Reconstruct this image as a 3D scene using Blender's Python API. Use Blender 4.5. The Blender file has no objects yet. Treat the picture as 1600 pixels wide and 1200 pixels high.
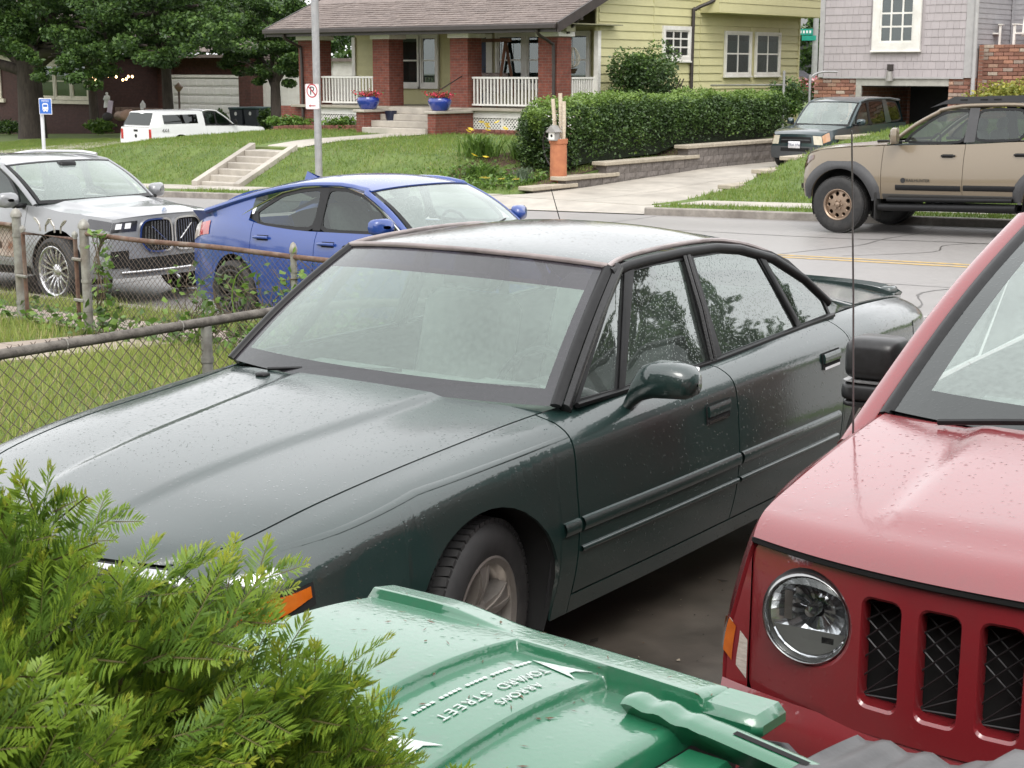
import bpy, bmesh, math, random
import numpy as np
from mathutils import Vector, Matrix
from mathutils.geometry import delaunay_2d_cdt
random.seed(7); np.random.seed(7)
R = math.radians
scn = bpy.context.scene
col = scn.collection

# ---------------------------------------------------------------- camera
# world axes: X runs along the street (to the right), Y across it (away), camera stands at the origin
cam_d = bpy.data.cameras.new('camera'); cam = bpy.data.objects.new('camera', cam_d); col.objects.link(cam)
cam.location = (0, 0, 2.1); cam.rotation_euler = (R(90 - 11.4), 0, R(39))
cam_d.sensor_width = 36; cam_d.lens = 36 * 2450 / 1600; cam_d.clip_start = .05; cam_d.clip_end = 2000
cam_d.dof.use_dof = True; cam_d.dof.focus_distance = 6.2; cam_d.dof.aperture_fstop = 40
scn.camera = cam

# ---------------------------------------------------------------- sky, sun, exposure (rainy overcast day)
wd = bpy.data.worlds.new('World'); scn.world = wd; wd.use_nodes = True
nt = wd.node_tree; nt.nodes.clear()
sky = nt.nodes.new('ShaderNodeTexSky'); sky.sky_type = 'NISHITA'; sky.sun_disc = False
sky.sun_elevation = R(48); sky.sun_rotation = R(142); sky.air_density = 1.2; sky.dust_density = 6; sky.ozone_density = 1
hs = nt.nodes.new('ShaderNodeHueSaturation'); hs.inputs['Saturation'].default_value = .25
mx = nt.nodes.new('ShaderNodeMix'); mx.data_type = 'RGBA'; mx.inputs[0].default_value = .72
mx.inputs[7].default_value = (10.2, 10.2, 10.3, 1)          # even cloud layer
bgn = nt.nodes.new('ShaderNodeBackground'); bgn.inputs['Strength'].default_value = .15
wo = nt.nodes.new('ShaderNodeOutputWorld')
nt.links.new(sky.outputs[0], hs.inputs['Color']); nt.links.new(hs.outputs[0], mx.inputs[6])
nt.links.new(mx.outputs[2], bgn.inputs['Color']); nt.links.new(bgn.outputs[0], wo.inputs['Surface'])
sun_d = bpy.data.lights.new('sun', 'SUN'); sun_d.energy = .8; sun_d.angle = R(28); sun_d.color = (1, .97, .92)
sun = bpy.data.objects.new('sun', sun_d); col.objects.link(sun)
sun.rotation_euler = (R(42), 0, R(38))     # from behind the camera's right shoulder
vs = scn.view_settings; vs.view_transform = 'Standard'; vs.look = 'None'; vs.gamma = 1; vs.exposure = 0.6
vs.use_curve_mapping = False
scn.render.engine = 'CYCLES'; scn.cycles.use_denoising = True; scn.cycles.max_bounces = 8
scn.cycles.transparent_max_bounces = 24; scn.cycles.caustics_reflective = False; scn.cycles.caustics_refractive = False

# ---------------------------------------------------------------- materials
MATS = {}
def _new(name):
    m = bpy.data.materials.new(name); m.use_nodes = True; n = m.node_tree.nodes; n.clear()
    return m, n, m.node_tree.links
def pm(name, c1, c2=None, scale=6, rough=.6, bump=0, bscale=None, metal=0, coat=0, spec=.5, vary=0, stretch=None, c3=None, c3scale=1.2, c3amt=.5, rvar=0, detail=5, trans=0, emit=0):
    """general procedural surface: noise between two colours, a third broad stain colour, per-object variation, bump"""
    if name in MATS: return MATS[name]
    m, n, L = _new(name)
    out = n.new('ShaderNodeOutputMaterial'); p = n.new('ShaderNodeBsdfPrincipled'); L.new(p.outputs[0], out.inputs[0])
    p.inputs['Roughness'].default_value = rough; p.inputs['Metallic'].default_value = metal
    p.inputs['Coat Weight'].default_value = coat; p.inputs['Coat Roughness'].default_value = .05
    p.inputs['Specular IOR Level'].default_value = spec
    tc = n.new('ShaderNodeTexCoord'); mp = n.new('ShaderNodeMapping'); L.new(tc.outputs['Object'], mp.inputs[0])
    if stretch: mp.inputs['Scale'].default_value = stretch
    if vary:
        oi = n.new('ShaderNodeObjectInfo'); ad = n.new('ShaderNodeVectorMath'); ad.operation = 'MULTIPLY_ADD'
        L.new(oi.outputs['Random'], ad.inputs[0]); ad.inputs[1].default_value = (37, 51, 23); L.new(tc.outputs['Object'], ad.inputs[2])
        L.new(ad.outputs[0], mp.inputs[0])
    c2 = c2 or tuple(v * .8 for v in c1)
    nz = n.new('ShaderNodeTexNoise'); nz.inputs['Scale'].default_value = scale; nz.inputs['Detail'].default_value = detail; nz.inputs['Roughness'].default_value = .65
    L.new(mp.outputs[0], nz.inputs['Vector'])
    cr = n.new('ShaderNodeValToRGB'); cr.color_ramp.elements[0].position = .35; cr.color_ramp.elements[1].position = .68
    cr.color_ramp.elements[0].color = (*c2, 1); cr.color_ramp.elements[1].color = (*c1, 1); L.new(nz.outputs[0], cr.inputs[0])
    cur = cr.outputs[0]
    if c3:
        n3 = n.new('ShaderNodeTexNoise'); n3.inputs['Scale'].default_value = c3scale; n3.inputs['Detail'].default_value = 6; L.new(mp.outputs[0], n3.inputs['Vector'])
        r3 = n.new('ShaderNodeMapRange'); r3.inputs[1].default_value = .48; r3.inputs[2].default_value = .68; r3.inputs[4].default_value = c3amt; L.new(n3.outputs[0], r3.inputs[0])
        m3 = n.new('ShaderNodeMix'); m3.data_type = 'RGBA'; L.new(r3.outputs[0], m3.inputs[0]); L.new(cur, m3.inputs[6]); m3.inputs[7].default_value = (*c3, 1); cur = m3.outputs[2]
    if vary:
        hv = n.new('ShaderNodeHueSaturation'); mr = n.new('ShaderNodeMapRange'); L.new(oi.outputs['Random'], mr.inputs[0])
        mr.inputs[3].default_value = 1 - vary; mr.inputs[4].default_value = 1 + vary; L.new(mr.outputs[0], hv.inputs['Value']); L.new(cur, hv.inputs['Color']); cur = hv.outputs[0]
    L.new(cur, p.inputs['Base Color'])
    if rvar:
        rr = n.new('ShaderNodeMapRange'); L.new(nz.outputs[0], rr.inputs[0]); rr.inputs[3].default_value = max(0, rough - rvar); rr.inputs[4].default_value = rough + rvar; L.new(rr.outputs[0], p.inputs['Roughness'])
    if bump:
        bz = n.new('ShaderNodeTexNoise'); bz.inputs['Scale'].default_value = bscale or scale * 4; bz.inputs['Detail'].default_value = 6; L.new(mp.outputs[0], bz.inputs['Vector'])
        bn = n.new('ShaderNodeBump'); bn.inputs['Strength'].default_value = min(1, bump * 5); bn.inputs['Distance'].default_value = bump * .2; L.new(bz.outputs[0], bn.inputs['Height']); L.new(bn.outputs[0], p.inputs['Normal'])
    if trans:
        t = n.new('ShaderNodeBsdfTranslucent'); L.new(cur, t.inputs[0]); ms = n.new('ShaderNodeMixShader'); ms.inputs[0].default_value = trans
        L.new(p.outputs[0], ms.inputs[1]); L.new(t.outputs[0], ms.inputs[2]); L.new(ms.outputs[0], out.inputs[0])
    if emit:
        p.inputs['Emission Color'].default_value = (*c1, 1); p.inputs['Emission Strength'].default_value = emit
    MATS[name] = m; return m

def paint(name, c, metal=.35, rough=.38, ior=1.6, drop=1.0, dscale=75, flake=.12, mott=.5, few=.72, dirt=None):
    """wet car paint: flake base, clear coat, rain beads and a wavy water film in the coat normal"""
    if name in MATS: return MATS[name]
    m, n, L = _new(name)
    out = n.new('ShaderNodeOutputMaterial'); p = n.new('ShaderNodeBsdfPrincipled'); L.new(p.outputs[0], out.inputs[0])
    p.inputs['Metallic'].default_value = metal; p.inputs['Roughness'].default_value = rough
    p.inputs['Coat Weight'].default_value = 1; p.inputs['Coat Roughness'].default_value = .035; p.inputs['Coat IOR'].default_value = ior
    tc = n.new('ShaderNodeTexCoord')
    nz = n.new('ShaderNodeTexNoise'); nz.inputs['Scale'].default_value = 900; L.new(tc.outputs['Object'], nz.inputs['Vector'])
    cr = n.new('ShaderNodeValToRGB'); cr.color_ramp.elements[0].position = .4; cr.color_ramp.elements[1].position = .7
    cr.color_ramp.elements[0].color = (*[v * (1 - flake) for v in c], 1); cr.color_ramp.elements[1].color = (*[min(1, v * (1 + flake) + .002) for v in c], 1)
    L.new(nz.outputs[0], cr.inputs[0]); L.new(cr.outputs[0], p.inputs['Base Color'])
    if dirt:
        dm = n.new('ShaderNodeMapping'); dm.inputs['Scale'].default_value = dirt[3] if len(dirt) > 3 else (1, 1, 1); L.new(tc.outputs['Object'], dm.inputs[0])
        dn = n.new('ShaderNodeTexNoise'); dn.inputs['Scale'].default_value = dirt[2]; dn.inputs['Detail'].default_value = 9; dn.inputs['Roughness'].default_value = .72; L.new(dm.outputs[0], dn.inputs['Vector'])
        dr_ = n.new('ShaderNodeMapRange'); dr_.inputs[1].default_value = .5; dr_.inputs[2].default_value = .72; dr_.inputs[4].default_value = dirt[1]; L.new(dn.outputs[0], dr_.inputs[0])
        dx = n.new('ShaderNodeMix'); dx.data_type = 'RGBA'; L.new(dr_.outputs[0], dx.inputs[0]); L.new(cr.outputs[0], dx.inputs[6]); dx.inputs[7].default_value = (*dirt[0], 1); L.new(dx.outputs[2], p.inputs['Base Color'])
        rr = n.new('ShaderNodeMapRange'); L.new(dn.outputs[0], rr.inputs[0]); rr.inputs[1].default_value = .35; rr.inputs[2].default_value = .75; rr.inputs[3].default_value = .02; rr.inputs[4].default_value = .02 + dirt[1] * .22; L.new(rr.outputs[0], p.inputs['Coat Roughness'])
    if drop:
        vo = n.new('ShaderNodeTexVoronoi'); vo.inputs['Scale'].default_value = dscale; L.new(tc.outputs['Object'], vo.inputs['Vector'])
        sp = n.new('ShaderNodeSeparateColor'); L.new(vo.outputs['Color'], sp.inputs[0])
        mr = n.new('ShaderNodeMapRange'); L.new(sp.outputs[0], mr.inputs[0]); mr.inputs[1].default_value = few; mr.inputs[3].default_value = 0; mr.inputs[4].default_value = .55
        sb = n.new('ShaderNodeMath'); sb.operation = 'SUBTRACT'; sb.use_clamp = True; L.new(mr.outputs[0], sb.inputs[0]); L.new(vo.outputs['Distance'], sb.inputs[1])
        b1 = n.new('ShaderNodeBump'); b1.inputs['Strength'].default_value = .55 * drop; b1.inputs['Distance'].default_value = .006; L.new(sb.outputs[0], b1.inputs['Height'])
        n2 = n.new('ShaderNodeTexNoise'); n2.inputs['Scale'].default_value = 85; n2.inputs['Detail'].default_value = 3; L.new(tc.outputs['Object'], n2.inputs['Vector'])
        b2 = n.new('ShaderNodeBump'); b2.inputs['Strength'].default_value = .22 * mott; b2.inputs['Distance'].default_value = .004; L.new(n2.outputs[0], b2.inputs['Height'])
        L.new(b1.outputs[0], b2.inputs['Normal']); L.new(b2.outputs[0], p.inputs['Coat Normal'])
    MATS[name] = m; return m

def glass(name, tint=(.75, .85, .8), film=.0, filmc=(.75, .82, .78), rough=.02, refl=1.45, drops=0, dscale=110):
    """thin pane: tinted see-through, Fresnel sky reflection, optional pale water film and rain beads"""
    if name in MATS: return MATS[name]
    m, n, L = _new(name)
    out = n.new('ShaderNodeOutputMaterial'); tr = n.new('ShaderNodeBsdfTransparent'); tr.inputs[0].default_value = (*tint, 1)
    gl = n.new('ShaderNodeBsdfGlossy'); gl.inputs['Roughness'].default_value = rough; gl.inputs['Color'].default_value = (.95, 1, .98, 1)
    lw = n.new('ShaderNodeLayerWeight'); lw.inputs[0].default_value = .5
    pw = n.new('ShaderNodeMath'); pw.operation = 'POWER'; pw.inputs[1].default_value = 4.2; L.new(lw.outputs['Facing'], pw.inputs[0])
    f0 = ((refl - 1) / (refl + 1))**2 * 1.8; fr = n.new('ShaderNodeMapRange'); L.new(pw.outputs[0], fr.inputs[0]); fr.inputs[3].default_value = f0; fr.inputs[4].default_value = 1
    base = tr.outputs[0]
    tc = n.new('ShaderNodeTexCoord')
    if film:
        df = n.new('ShaderNodeBsdfDiffuse'); df.inputs[0].default_value = (*filmc, 1)
        nz = n.new('ShaderNodeTexNoise'); nz.inputs['Scale'].default_value = 60; nz.inputs['Detail'].default_value = 4; L.new(tc.outputs['Object'], nz.inputs['Vector'])
        nb = n.new('ShaderNodeTexNoise'); nb.inputs['Scale'].default_value = 2.2; nb.inputs['Detail'].default_value = 2; L.new(tc.outputs['Object'], nb.inputs['Vector'])
        av = n.new('ShaderNodeMath'); av.operation = 'ADD'; L.new(nz.outputs[0], av.inputs[0]); L.new(nb.outputs[0], av.inputs[1])
        mr = n.new('ShaderNodeMapRange'); L.new(av.outputs[0], mr.inputs[0]); mr.inputs[1].default_value = .7; mr.inputs[2].default_value = 1.3; mr.inputs[3].default_value = film * .75; mr.inputs[4].default_value = min(1, film * 1.25)
        ms = n.new('ShaderNodeMixShader'); L.new(mr.outputs[0], ms.inputs[0]); L.new(base, ms.inputs[1]); L.new(df.outputs[0], ms.inputs[2]); base = ms.outputs[0]
    mg = n.new('ShaderNodeMixShader'); L.new(fr.outputs[0], mg.inputs[0]); L.new(base, mg.inputs[1]); L.new(gl.outputs[0], mg.inputs[2]); L.new(mg.outputs[0], out.inputs[0])
    if drops:
        vo = n.new('ShaderNodeTexVoronoi'); vo.inputs['Scale'].default_value = dscale; L.new(tc.outputs['Object'], vo.inputs['Vector'])
        sb = n.new('ShaderNodeMath'); sb.operation = 'SUBTRACT'; sb.use_clamp = True; sb.inputs[0].default_value = .32; L.new(vo.outputs['Distance'], sb.inputs[1])
        b1 = n.new('ShaderNodeBump'); b1.inputs['Strength'].default_value = drops; b1.inputs['Distance'].default_value = .004; L.new(sb.outputs[0], b1.inputs['Height'])
        L.new(b1.outputs[0], gl.inputs['Normal']); L.new(b1.outputs[0], lw.inputs['Normal'])
    MATS[name] = m; return m

# ---------------------------------------------------------------- mesh helpers
def tag(o, label=None, cat=None, group=None, kind=None):
    if label: o['label'] = label
    if cat: o['category'] = cat
    if group: o['group'] = group
    if kind: o['kind'] = kind
    return o
def empty(name, loc=(0, 0, 0), rz=0, label=None, cat=None, group=None, parent=None):
    o = bpy.data.objects.new(name, None); col.objects.link(o); o.location = loc; o.rotation_euler = (0, 0, rz)
    o.empty_display_size = .1
    if parent: o.parent = parent
    return tag(o, label, cat, group)
def link(name, me, parent=None, loc=None, rot=None, scale=None):
    o = bpy.data.objects.new(name, me); col.objects.link(o)
    if parent: o.parent = parent
    if loc is not None: o.location = loc
    if rot is not None: o.rotation_euler = rot
    if scale is not None: o.scale = scale
    return o
def copy_tree(o, parent=None):
    c = o.copy(); col.objects.link(c); c.parent = parent
    for ch in list(o.children): copy_tree(ch, c)
    return c
class MB:
    """collects faces; build() makes ONE mesh object"""
    def __init__(s): s.V = []; s.F = []; s.I = []
    def add(s, v, f, mi=0):
        k = len(s.V); s.V.extend([tuple(p) for p in v]); s.F.extend([tuple(i + k for i in q) for q in f]); s.I.extend([mi] * len(f)); return s
    def box(s, x0, x1, y0, y1, z0, z1, mi=0, b=0):
        if x0 > x1: x0, x1 = x1, x0
        if y0 > y1: y0, y1 = y1, y0
        if z0 > z1: z0, z1 = z1, z0
        if not b:
            v = [(x, y, z) for x in (x0, x1) for y in (y0, y1) for z in (z0, z1)]
            return s.add(v, [(0, 1, 3, 2), (4, 6, 7, 5), (0, 4, 5, 1), (2, 3, 7, 6), (0, 2, 6, 4), (1, 5, 7, 3)], mi)
        return s.cbox(((x0 + x1) / 2, (y0 + y1) / 2, (z0 + z1) / 2), ((x1 - x0) / 2, (y1 - y0) / 2, (z1 - z0) / 2), b=b, mi=mi)
    def cbox(s, c, h, b=.01, mi=0, mat=None):
        """chamfered box"""
        v = []; idx = {}
        for sx in (-1, 1):
            for sy in (-1, 1):
                for sz in (-1, 1):
                    for a in range(3):
                        q = [sx * (h[0] - b), sy * (h[1] - b), sz * (h[2] - b)]; q[a] = (sx, sy, sz)[a] * h[a]
                        idx[(sx, sy, sz, a)] = len(v); v.append(q)
        f = []
        for a in range(3):
            o1, o2 = [(1, 2), (2, 0), (0, 1)][a]
            for sg in (-1, 1):
                def k(p, q):
                    t = [0, 0, 0]; t[a] = sg; t[o1] = p; t[o2] = q; return idx[(*t, a)]
                r = [k(-1, -1), k(1, -1), k(1, 1), k(-1, 1)]; f.append(r if sg > 0 else r[::-1])
        for a in range(3):
            o1, o2 = [(1, 2), (2, 0), (0, 1)][a]
            for p in (-1, 1):
                for q in (-1, 1):
                    def k(sg, ax):
                        t = [0, 0, 0]; t[a] = sg; t[o1] = p; t[o2] = q; return idx[(*t, ax)]
                    r = [k(-1, o1), k(1, o1), k(1, o2), k(-1, o2)]; f.append(r if p * q < 0 else r[::-1])
        for sx in (-1, 1):
            for sy in (-1, 1):
                for sz in (-1, 1):
                    r = [idx[(sx, sy, sz, a)] for a in range(3)]; f.append(r if sx * sy * sz > 0 else r[::-1])
        if mat is not None: v = [tuple(mat @ Vector(p)) for p in v]
        return s.add([(p[0] + c[0], p[1] + c[1], p[2] + c[2]) for p in v], f, mi)
    def tube(s, path, r, n=8, mi=0, caps=True, closed=False, flat=None):
        """sweep a circle (or ellipse flat=(a,b)) along a path; r number or list"""
        P = [Vector(p) for p in path]; k = len(P); rs = r if isinstance(r, (list, tuple)) else [r] * k
        up = None; rings = []
        for i in range(k):
            if closed: d = P[(i + 1) % k] - P[i - 1]
            else: d = P[min(i + 1, k - 1)] - P[max(i - 1, 0)]
            if d.length < 1e-9: d = Vector((0, 0, 1))
            d.normalize()
            if up is None: up = Vector((0, 0, 1)) if abs(d.z) < .9 else Vector((1, 0, 0))
            u = (up - d * up.dot(d)); u.normalize(); up = u; w = d.cross(u)
            fa, fb = flat or (1, 1)
            rings.append([P[i] + (u * math.cos(2 * math.pi * j / n) * fa + w * math.sin(2 * math.pi * j / n) * fb) * rs[i] for j in range(n)])
        v = [p for g in rings for p in g]; f = []
        for i in range(k if closed else k - 1):
            a = i * n; b = ((i + 1) % k) * n
            for j in range(n): f.append((a + j, a + (j + 1) % n, b + (j + 1) % n, b + j))
        if caps and not closed:
            f.append(tuple(range(n))[::-1]); f.append(tuple((k - 1) * n + j for j in range(n)))
        return s.add(v, f, mi)
    def lathe(s, prof, n=24, o=(0, 0, 0), axis='z', mi=0, a0=0, a1=2 * math.pi):
        full = abs(a1 - a0 - 2 * math.pi) < 1e-6; m = n if full else n + 1; v = []
        for j in range(m):
            a = a0 + (a1 - a0) * j / n; c, sn = math.cos(a), math.sin(a)
            for (r, h) in prof:
                p = {'z': (r * c, r * sn, h), 'y': (r * c, h, r * sn), 'x': (h, r * c, r * sn)}[axis]
                v.append((p[0] + o[0], p[1] + o[1], p[2] + o[2]))
        k = len(prof); f = []
        for j in range(n):
            a = j * k; b = ((j + 1) % m) * k
            for i in range(k - 1):
                q = (a + i, b + i, b + i + 1, a + i + 1)
                f.append(q if axis != 'y' else q[::-1])
        return s.add(v, f, mi)
    def grid(s, fn, us, vs, mi=0, flip=False, flange=0):
        nu, nv = len(us), len(vs)
        P = [[Vector(fn(u, v)) for v in vs] for u in us]
        v = [p for r in P for p in r]
        f = []
        for i in range(nu - 1):
            for j in range(nv - 1):
                q = (i * nv + j, (i + 1) * nv + j, (i + 1) * nv + j + 1, i * nv + j + 1)
                f.append(q[::-1] if flip else q)
        if flange:
            def nrm(i, j):
                a = P[min(i + 1, nu - 1)][j] - P[max(i - 1, 0)][j]; b = P[i][min(j + 1, nv - 1)] - P[i][max(j - 1, 0)]
                c = a.cross(b); c.normalize(); return -c if flip else c
            ring = [(i, 0) for i in range(nu)] + [(nu - 1, j) for j in range(1, nv)] + [(i, nv - 1) for i in range(nu - 2, -1, -1)] + [(0, j) for j in range(nv - 2, 0, -1)]
            k = len(v); m = len(ring)
            for (i, j) in ring: v.append(P[i][j] - nrm(i, j) * flange)
            for t in range(m):
                i, j = ring[t]; i2, j2 = ring[(t + 1) % m]
                q = (i * nv + j, k + t, k + (t + 1) % m, i2 * nv + j2)
                f.append(q[::-1] if flip else q)
        return s.add(v, f, mi)
    def mirror(s):
        o = MB(); o.V = [(x, -y, z) for x, y, z in s.V]; o.F = [q[::-1] for q in s.F]; o.I = list(s.I); return o
    def xf(s, M):
        s.V = [tuple(M @ Vector(p)) for p in s.V]; return s
    def build(s, name, mats, parent=None, smooth=None, loc=None, rot=None):
        me = bpy.data.meshes.new(name); me.from_pydata(s.V, [], s.F)
        if not isinstance(mats, (list, tuple)): mats = [mats]
        for m in mats: me.materials.append(m)
        if len(mats) > 1: me.polygons.foreach_set('material_index', s.I)
        if smooth is not None:
            me.polygons.foreach_set('use_smooth', [True] * len(me.polygons))
            if smooth < 180: me.set_sharp_from_angle(angle=R(smooth))
        me.update()
        return link(name, me, parent, loc, rot)
def fastmesh(name, V, F, mats, parent=None, mi=None, smooth=False):
    """numpy arrays -> mesh; F (n,3) or (n,4)"""
    me = bpy.data.meshes.new(name); V = np.asarray(V, np.float32); F = np.asarray(F, np.int32)
    me.vertices.add(len(V)); me.vertices.foreach_set('co', V.ravel())
    k = F.shape[1]; me.loops.add(F.size); me.loops.foreach_set('vertex_index', F.ravel())
    me.polygons.add(len(F)); me.polygons.foreach_set('loop_start', np.arange(len(F), dtype=np.int32) * k)
    if not isinstance(mats, (list, tuple)): mats = [mats]
    for m in mats: me.materials.append(m)
    if mi is not None: me.polygons.foreach_set('material_index', np.asarray(mi, np.int32))
    if smooth: me.polygons.foreach_set('use_smooth', np.ones(len(F), bool))
    me.update(calc_edges=True); me.validate()
    return link(name, me, parent)
def lin(a, b, n): return [a + (b - a) * i / (n - 1) for i in range(n)]
def sst(x, a, b):
    t = min(1, max(0, (x - a) / (b - a))); return t * t * (3 - 2 * t)
def pchip(pts):
    """monotone cubic through (x, a, b, ...) rows, any order of x; returns f(x) -> tuple"""
    A = np.array(sorted(pts)); X = A[:, 0]; Y = A[:, 1:]; h = np.diff(X)[:, None]; d = np.diff(Y, axis=0) / h
    n = len(X); m = np.zeros_like(Y)
    if n == 2: m[:] = d[0]
    else:
        for k in range(1, n - 1):
            for c in range(Y.shape[1]):
                a, b = d[k - 1, c], d[k, c]
                if a * b > 0:
                    w1 = 2 * h[k, 0] + h[k - 1, 0]; w2 = h[k, 0] + 2 * h[k - 1, 0]; m[k, c] = (w1 + w2) / (w1 / a + w2 / b)
        m[0] = d[0]; m[-1] = d[-1]
    def f(x):
        x = min(max(x, X[0]), X[-1]); i = min(n - 2, max(0, int(np.searchsorted(X, x)) - 1)); H = h[i, 0]; t = (x - X[i]) / H
        r = (2 * t**3 - 3 * t**2 + 1) * Y[i] + (t**3 - 2 * t**2 + t) * H * m[i] + (-2 * t**3 + 3 * t**2) * Y[i + 1] + (t**3 - t**2) * H * m[i + 1]
        return tuple(r)
    return f
def cpath(pts, n=8, closed=False):
    """Catmull-Rom points through pts"""
    P = [Vector(p) for p in pts]; k = len(P); o = []
    for i in range(k if closed else k - 1):
        g = lambda j: P[j % k] if closed else P[min(max(j, 0), k - 1)]
        a, b, c, d = g(i - 1), g(i), g(i + 1), g(i + 2)
        for q in range(n):
            t = q / n; o.append(.5 * ((2 * b) + (c - a) * t + (2 * a - 5 * b + 4 * c - d) * t * t + (-a + 3 * b - 3 * c + d) * t**3))
    if not closed: o.append(P[-1])
    return o
def rrect(x0, x1, y0, y1, r, n=5):
    o = []
    for (cx, cy, a) in ((x1 - r, y1 - r, 0), (x0 + r, y1 - r, 90), (x0 + r, y0 + r, 180), (x1 - r, y0 + r, 270)):
        for i in range(n + 1):
            t = R(a + 90 * i / n); o.append((cx + r * math.cos(t), cy + r * math.sin(t)))
    return o
def holed(mb, outer, holes, fn, step=.03, depth=.03, mi=0, lip=.006, mid=None, flip=False):
    """flat panel (u,v) with holes, mapped to 3-D by fn(u,v,d) where d is depth behind the face; hole walls turn inward"""
    pts = [Vector(p) for p in outer]; edges = []; k = len(pts)
    edges += [(i, (i + 1) % k) for i in range(k)]
    for h in holes:
        a = len(pts); pts += [Vector(p) for p in h]; m = len(h); edges += [(a + i, a + (i + 1) % m) for i in range(m)]
    us = [p[0] for p in outer]; vs_ = [p[1] for p in outer]
    def inside(p, poly):
        c = False; j = len(poly) - 1
        for i in range(len(poly)):
            xi, yi = poly[i]; xj, yj = poly[j]
            if (yi > p[1]) != (yj > p[1]) and p[0] < (xj - xi) * (p[1] - yi) / (yj - yi) + xi: c = not c
            j = i
        return c
    u = min(us) + step / 2
    while u < max(us):
        v = min(vs_) + step / 2
        while v < max(vs_):
            if inside((u, v), outer) and not any(inside((u, v), h) for h in holes): pts.append(Vector((u, v)))
            v += step
        u += step
    res = delaunay_2d_cdt(pts, edges, [], 0, 1e-6)
    V2, F2 = res[0], res[2]; F = []
    for q in F2:
        c = sum((V2[i] for i in q), Vector((0, 0))) / len(q)
        if inside(c, outer) and not any(inside(c, h) for h in holes): F.append(tuple(q)[::-1] if flip else tuple(q))
    mb.add([fn(p[0], p[1], 0) for p in V2], F, mi)
    for h in holes:
        m = len(h); cx = sum(p[0] for p in h) / m; cy = sum(p[1] for p in h) / m
        def shr(p, e):
            dx, dy = cx - p[0], cy - p[1]; l = math.hypot(dx, dy) or 1; return (p[0] + dx / l * e, p[1] + dy / l * e)
        rows = [[fn(*p, 0) for p in h], [fn(*shr(p, lip * .3), lip * .35) for p in h], [fn(*shr(p, lip), lip) for p in h], [fn(*shr(p, lip), depth) for p in h]]
        v = [p for r in rows for p in r]; f = []
        for i in range(3):
            for j in range(m):
                q = (i * m + j, i * m + (j + 1) % m, (i + 1) * m + (j + 1) % m, (i + 1) * m + j); f.append(q[::-1] if flip else q)
        mb.add(v, f, mid if mid is not None else mi)
    return mb
def text_obj(name, s, size, mat, parent, M, extrude=.001, align='CENTER'):
    """lettering as a thin mesh, in local plane XY of matrix M"""
    cu = bpy.data.curves.new(name, 'FONT'); cu.body = s; cu.size = size; cu.extrude = extrude; cu.align_x = align; cu.align_y = 'CENTER'; cu.resolution_u = 3
    t = bpy.data.objects.new(name, cu); col.objects.link(t)
    me = bpy.data.meshes.new_from_object(t.evaluated_get(bpy.context.evaluated_depsgraph_get()))
    bpy.data.objects.remove(t); me.materials.clear(); me.materials.append(mat)
    o = link(name, me, parent); o.matrix_local = M; return o
def frame(o, x, y):
    """matrix with origin o, local axes x, y"""
    x = Vector(x).normalized(); y = Vector(y); z = x.cross(y).normalized(); y = z.cross(x)
    return Matrix(((x.x, y.x, z.x, o[0]), (x.y, y.y, z.y, o[1]), (x.z, y.z, z.z, o[2]), (0, 0, 0, 1)))
# ================================================================ SETTING
GRASS = pm('lawn_soil', (.125, .18, .04), (.07, .11, .025), scale=2.2, rough=.95, bump=.06, bscale=60, c3=(.17, .175, .06), c3scale=.7, c3amt=.35)
CONC = pm('wet_concrete', (.47, .43, .37), (.36, .33, .285), scale=3, rough=.55, bump=.012, bscale=90, c3=(.23, .205, .175), c3scale=.9, c3amt=.55, rvar=.12)
CONC_OLD = pm('old_driveway_concrete', (.085, .070, .056), (.045, .038, .030), scale=4, rough=.5, bump=.02, bscale=80, c3=(.13, .115, .095), c3scale=2.5, c3amt=.5, rvar=.15)
CONC_PINK = pm('sidewalk_concrete', (.40, .33, .265), (.29, .24, .195), scale=4, rough=.65, bump=.012, bscale=90, c3=(.2, .16, .13), c3scale=1, c3amt=.4)
ASPH = pm('wet_asphalt', (.31, .295, .285), (.235, .222, .215), scale=30, rough=.42, bump=.012, bscale=220, c3=(.18, .17, .163), c3scale=.35, c3amt=.6, rvar=.12, stretch=(.35, 1, 1))
SOIL = pm('mulch', (.10, .055, .035), (.045, .025, .018), scale=18, rough=.95, bump=.1, bscale=50)
def road(s):
    s = min(40, max(-80, s)); return -.30 + .027 * (s + 9)
def drv(t):          # driveway across the street
    return float(np.interp(t, [23.5, 24.3, 25.6, 27.5, 30, 32.5, 36, 60], [-.47, -.43, -.48, -.46, -.37, -.28, -.27, -.2]))
def soilz(t):        # planting bed behind the block wall
    return float(np.interp(t, [26.0, 27.2, 28.6, 29.5, 31.8, 32.5, 38], [-.40, -.22, -.06, .01, .06, .24, .28]))
def ground_z(s, t):
    r = road(s)
    if t < 9.85: return sst(t, 3.5, 9.6) * (r + .11)
    if t < 23.55: return r - .08
    b = r + .12
    if t < 24.34 and -26 < s < -15.9: return r - .05
    if -20.52 < s < -16.38 and t > 23.6: return drv(t)
    if s >= -16.38:
        return b + float(np.interp(t, [25.4, 27.2, 28.5, 29.7, 32.2, 36], [0, .10, .30, .52, .80, 1])) * (.80 - b)
    hi = float(np.interp(t, [25.5, 27.3, 29, 33], [0, .80, .93, 1]))
    z1 = b + hi * (.30 - b)
    if -30.83 < s < -29.02 and 25.5 < t < 27.55: z1 -= .30
    z0 = b + sst(t, 25, 42) * .55
    w = float(np.interp(s, [-44, -42, -39.5, -38, -36, -33], [0, .1, .42, .72, .92, 1]))
    if s > -23.6 and t < 39: z1 += (soilz(t) - .03 - z1) * sst(s, -23.6, -21.9) * sst(t, 25.6, 26.4)
    return z0 + (z1 - z0) * w
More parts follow.
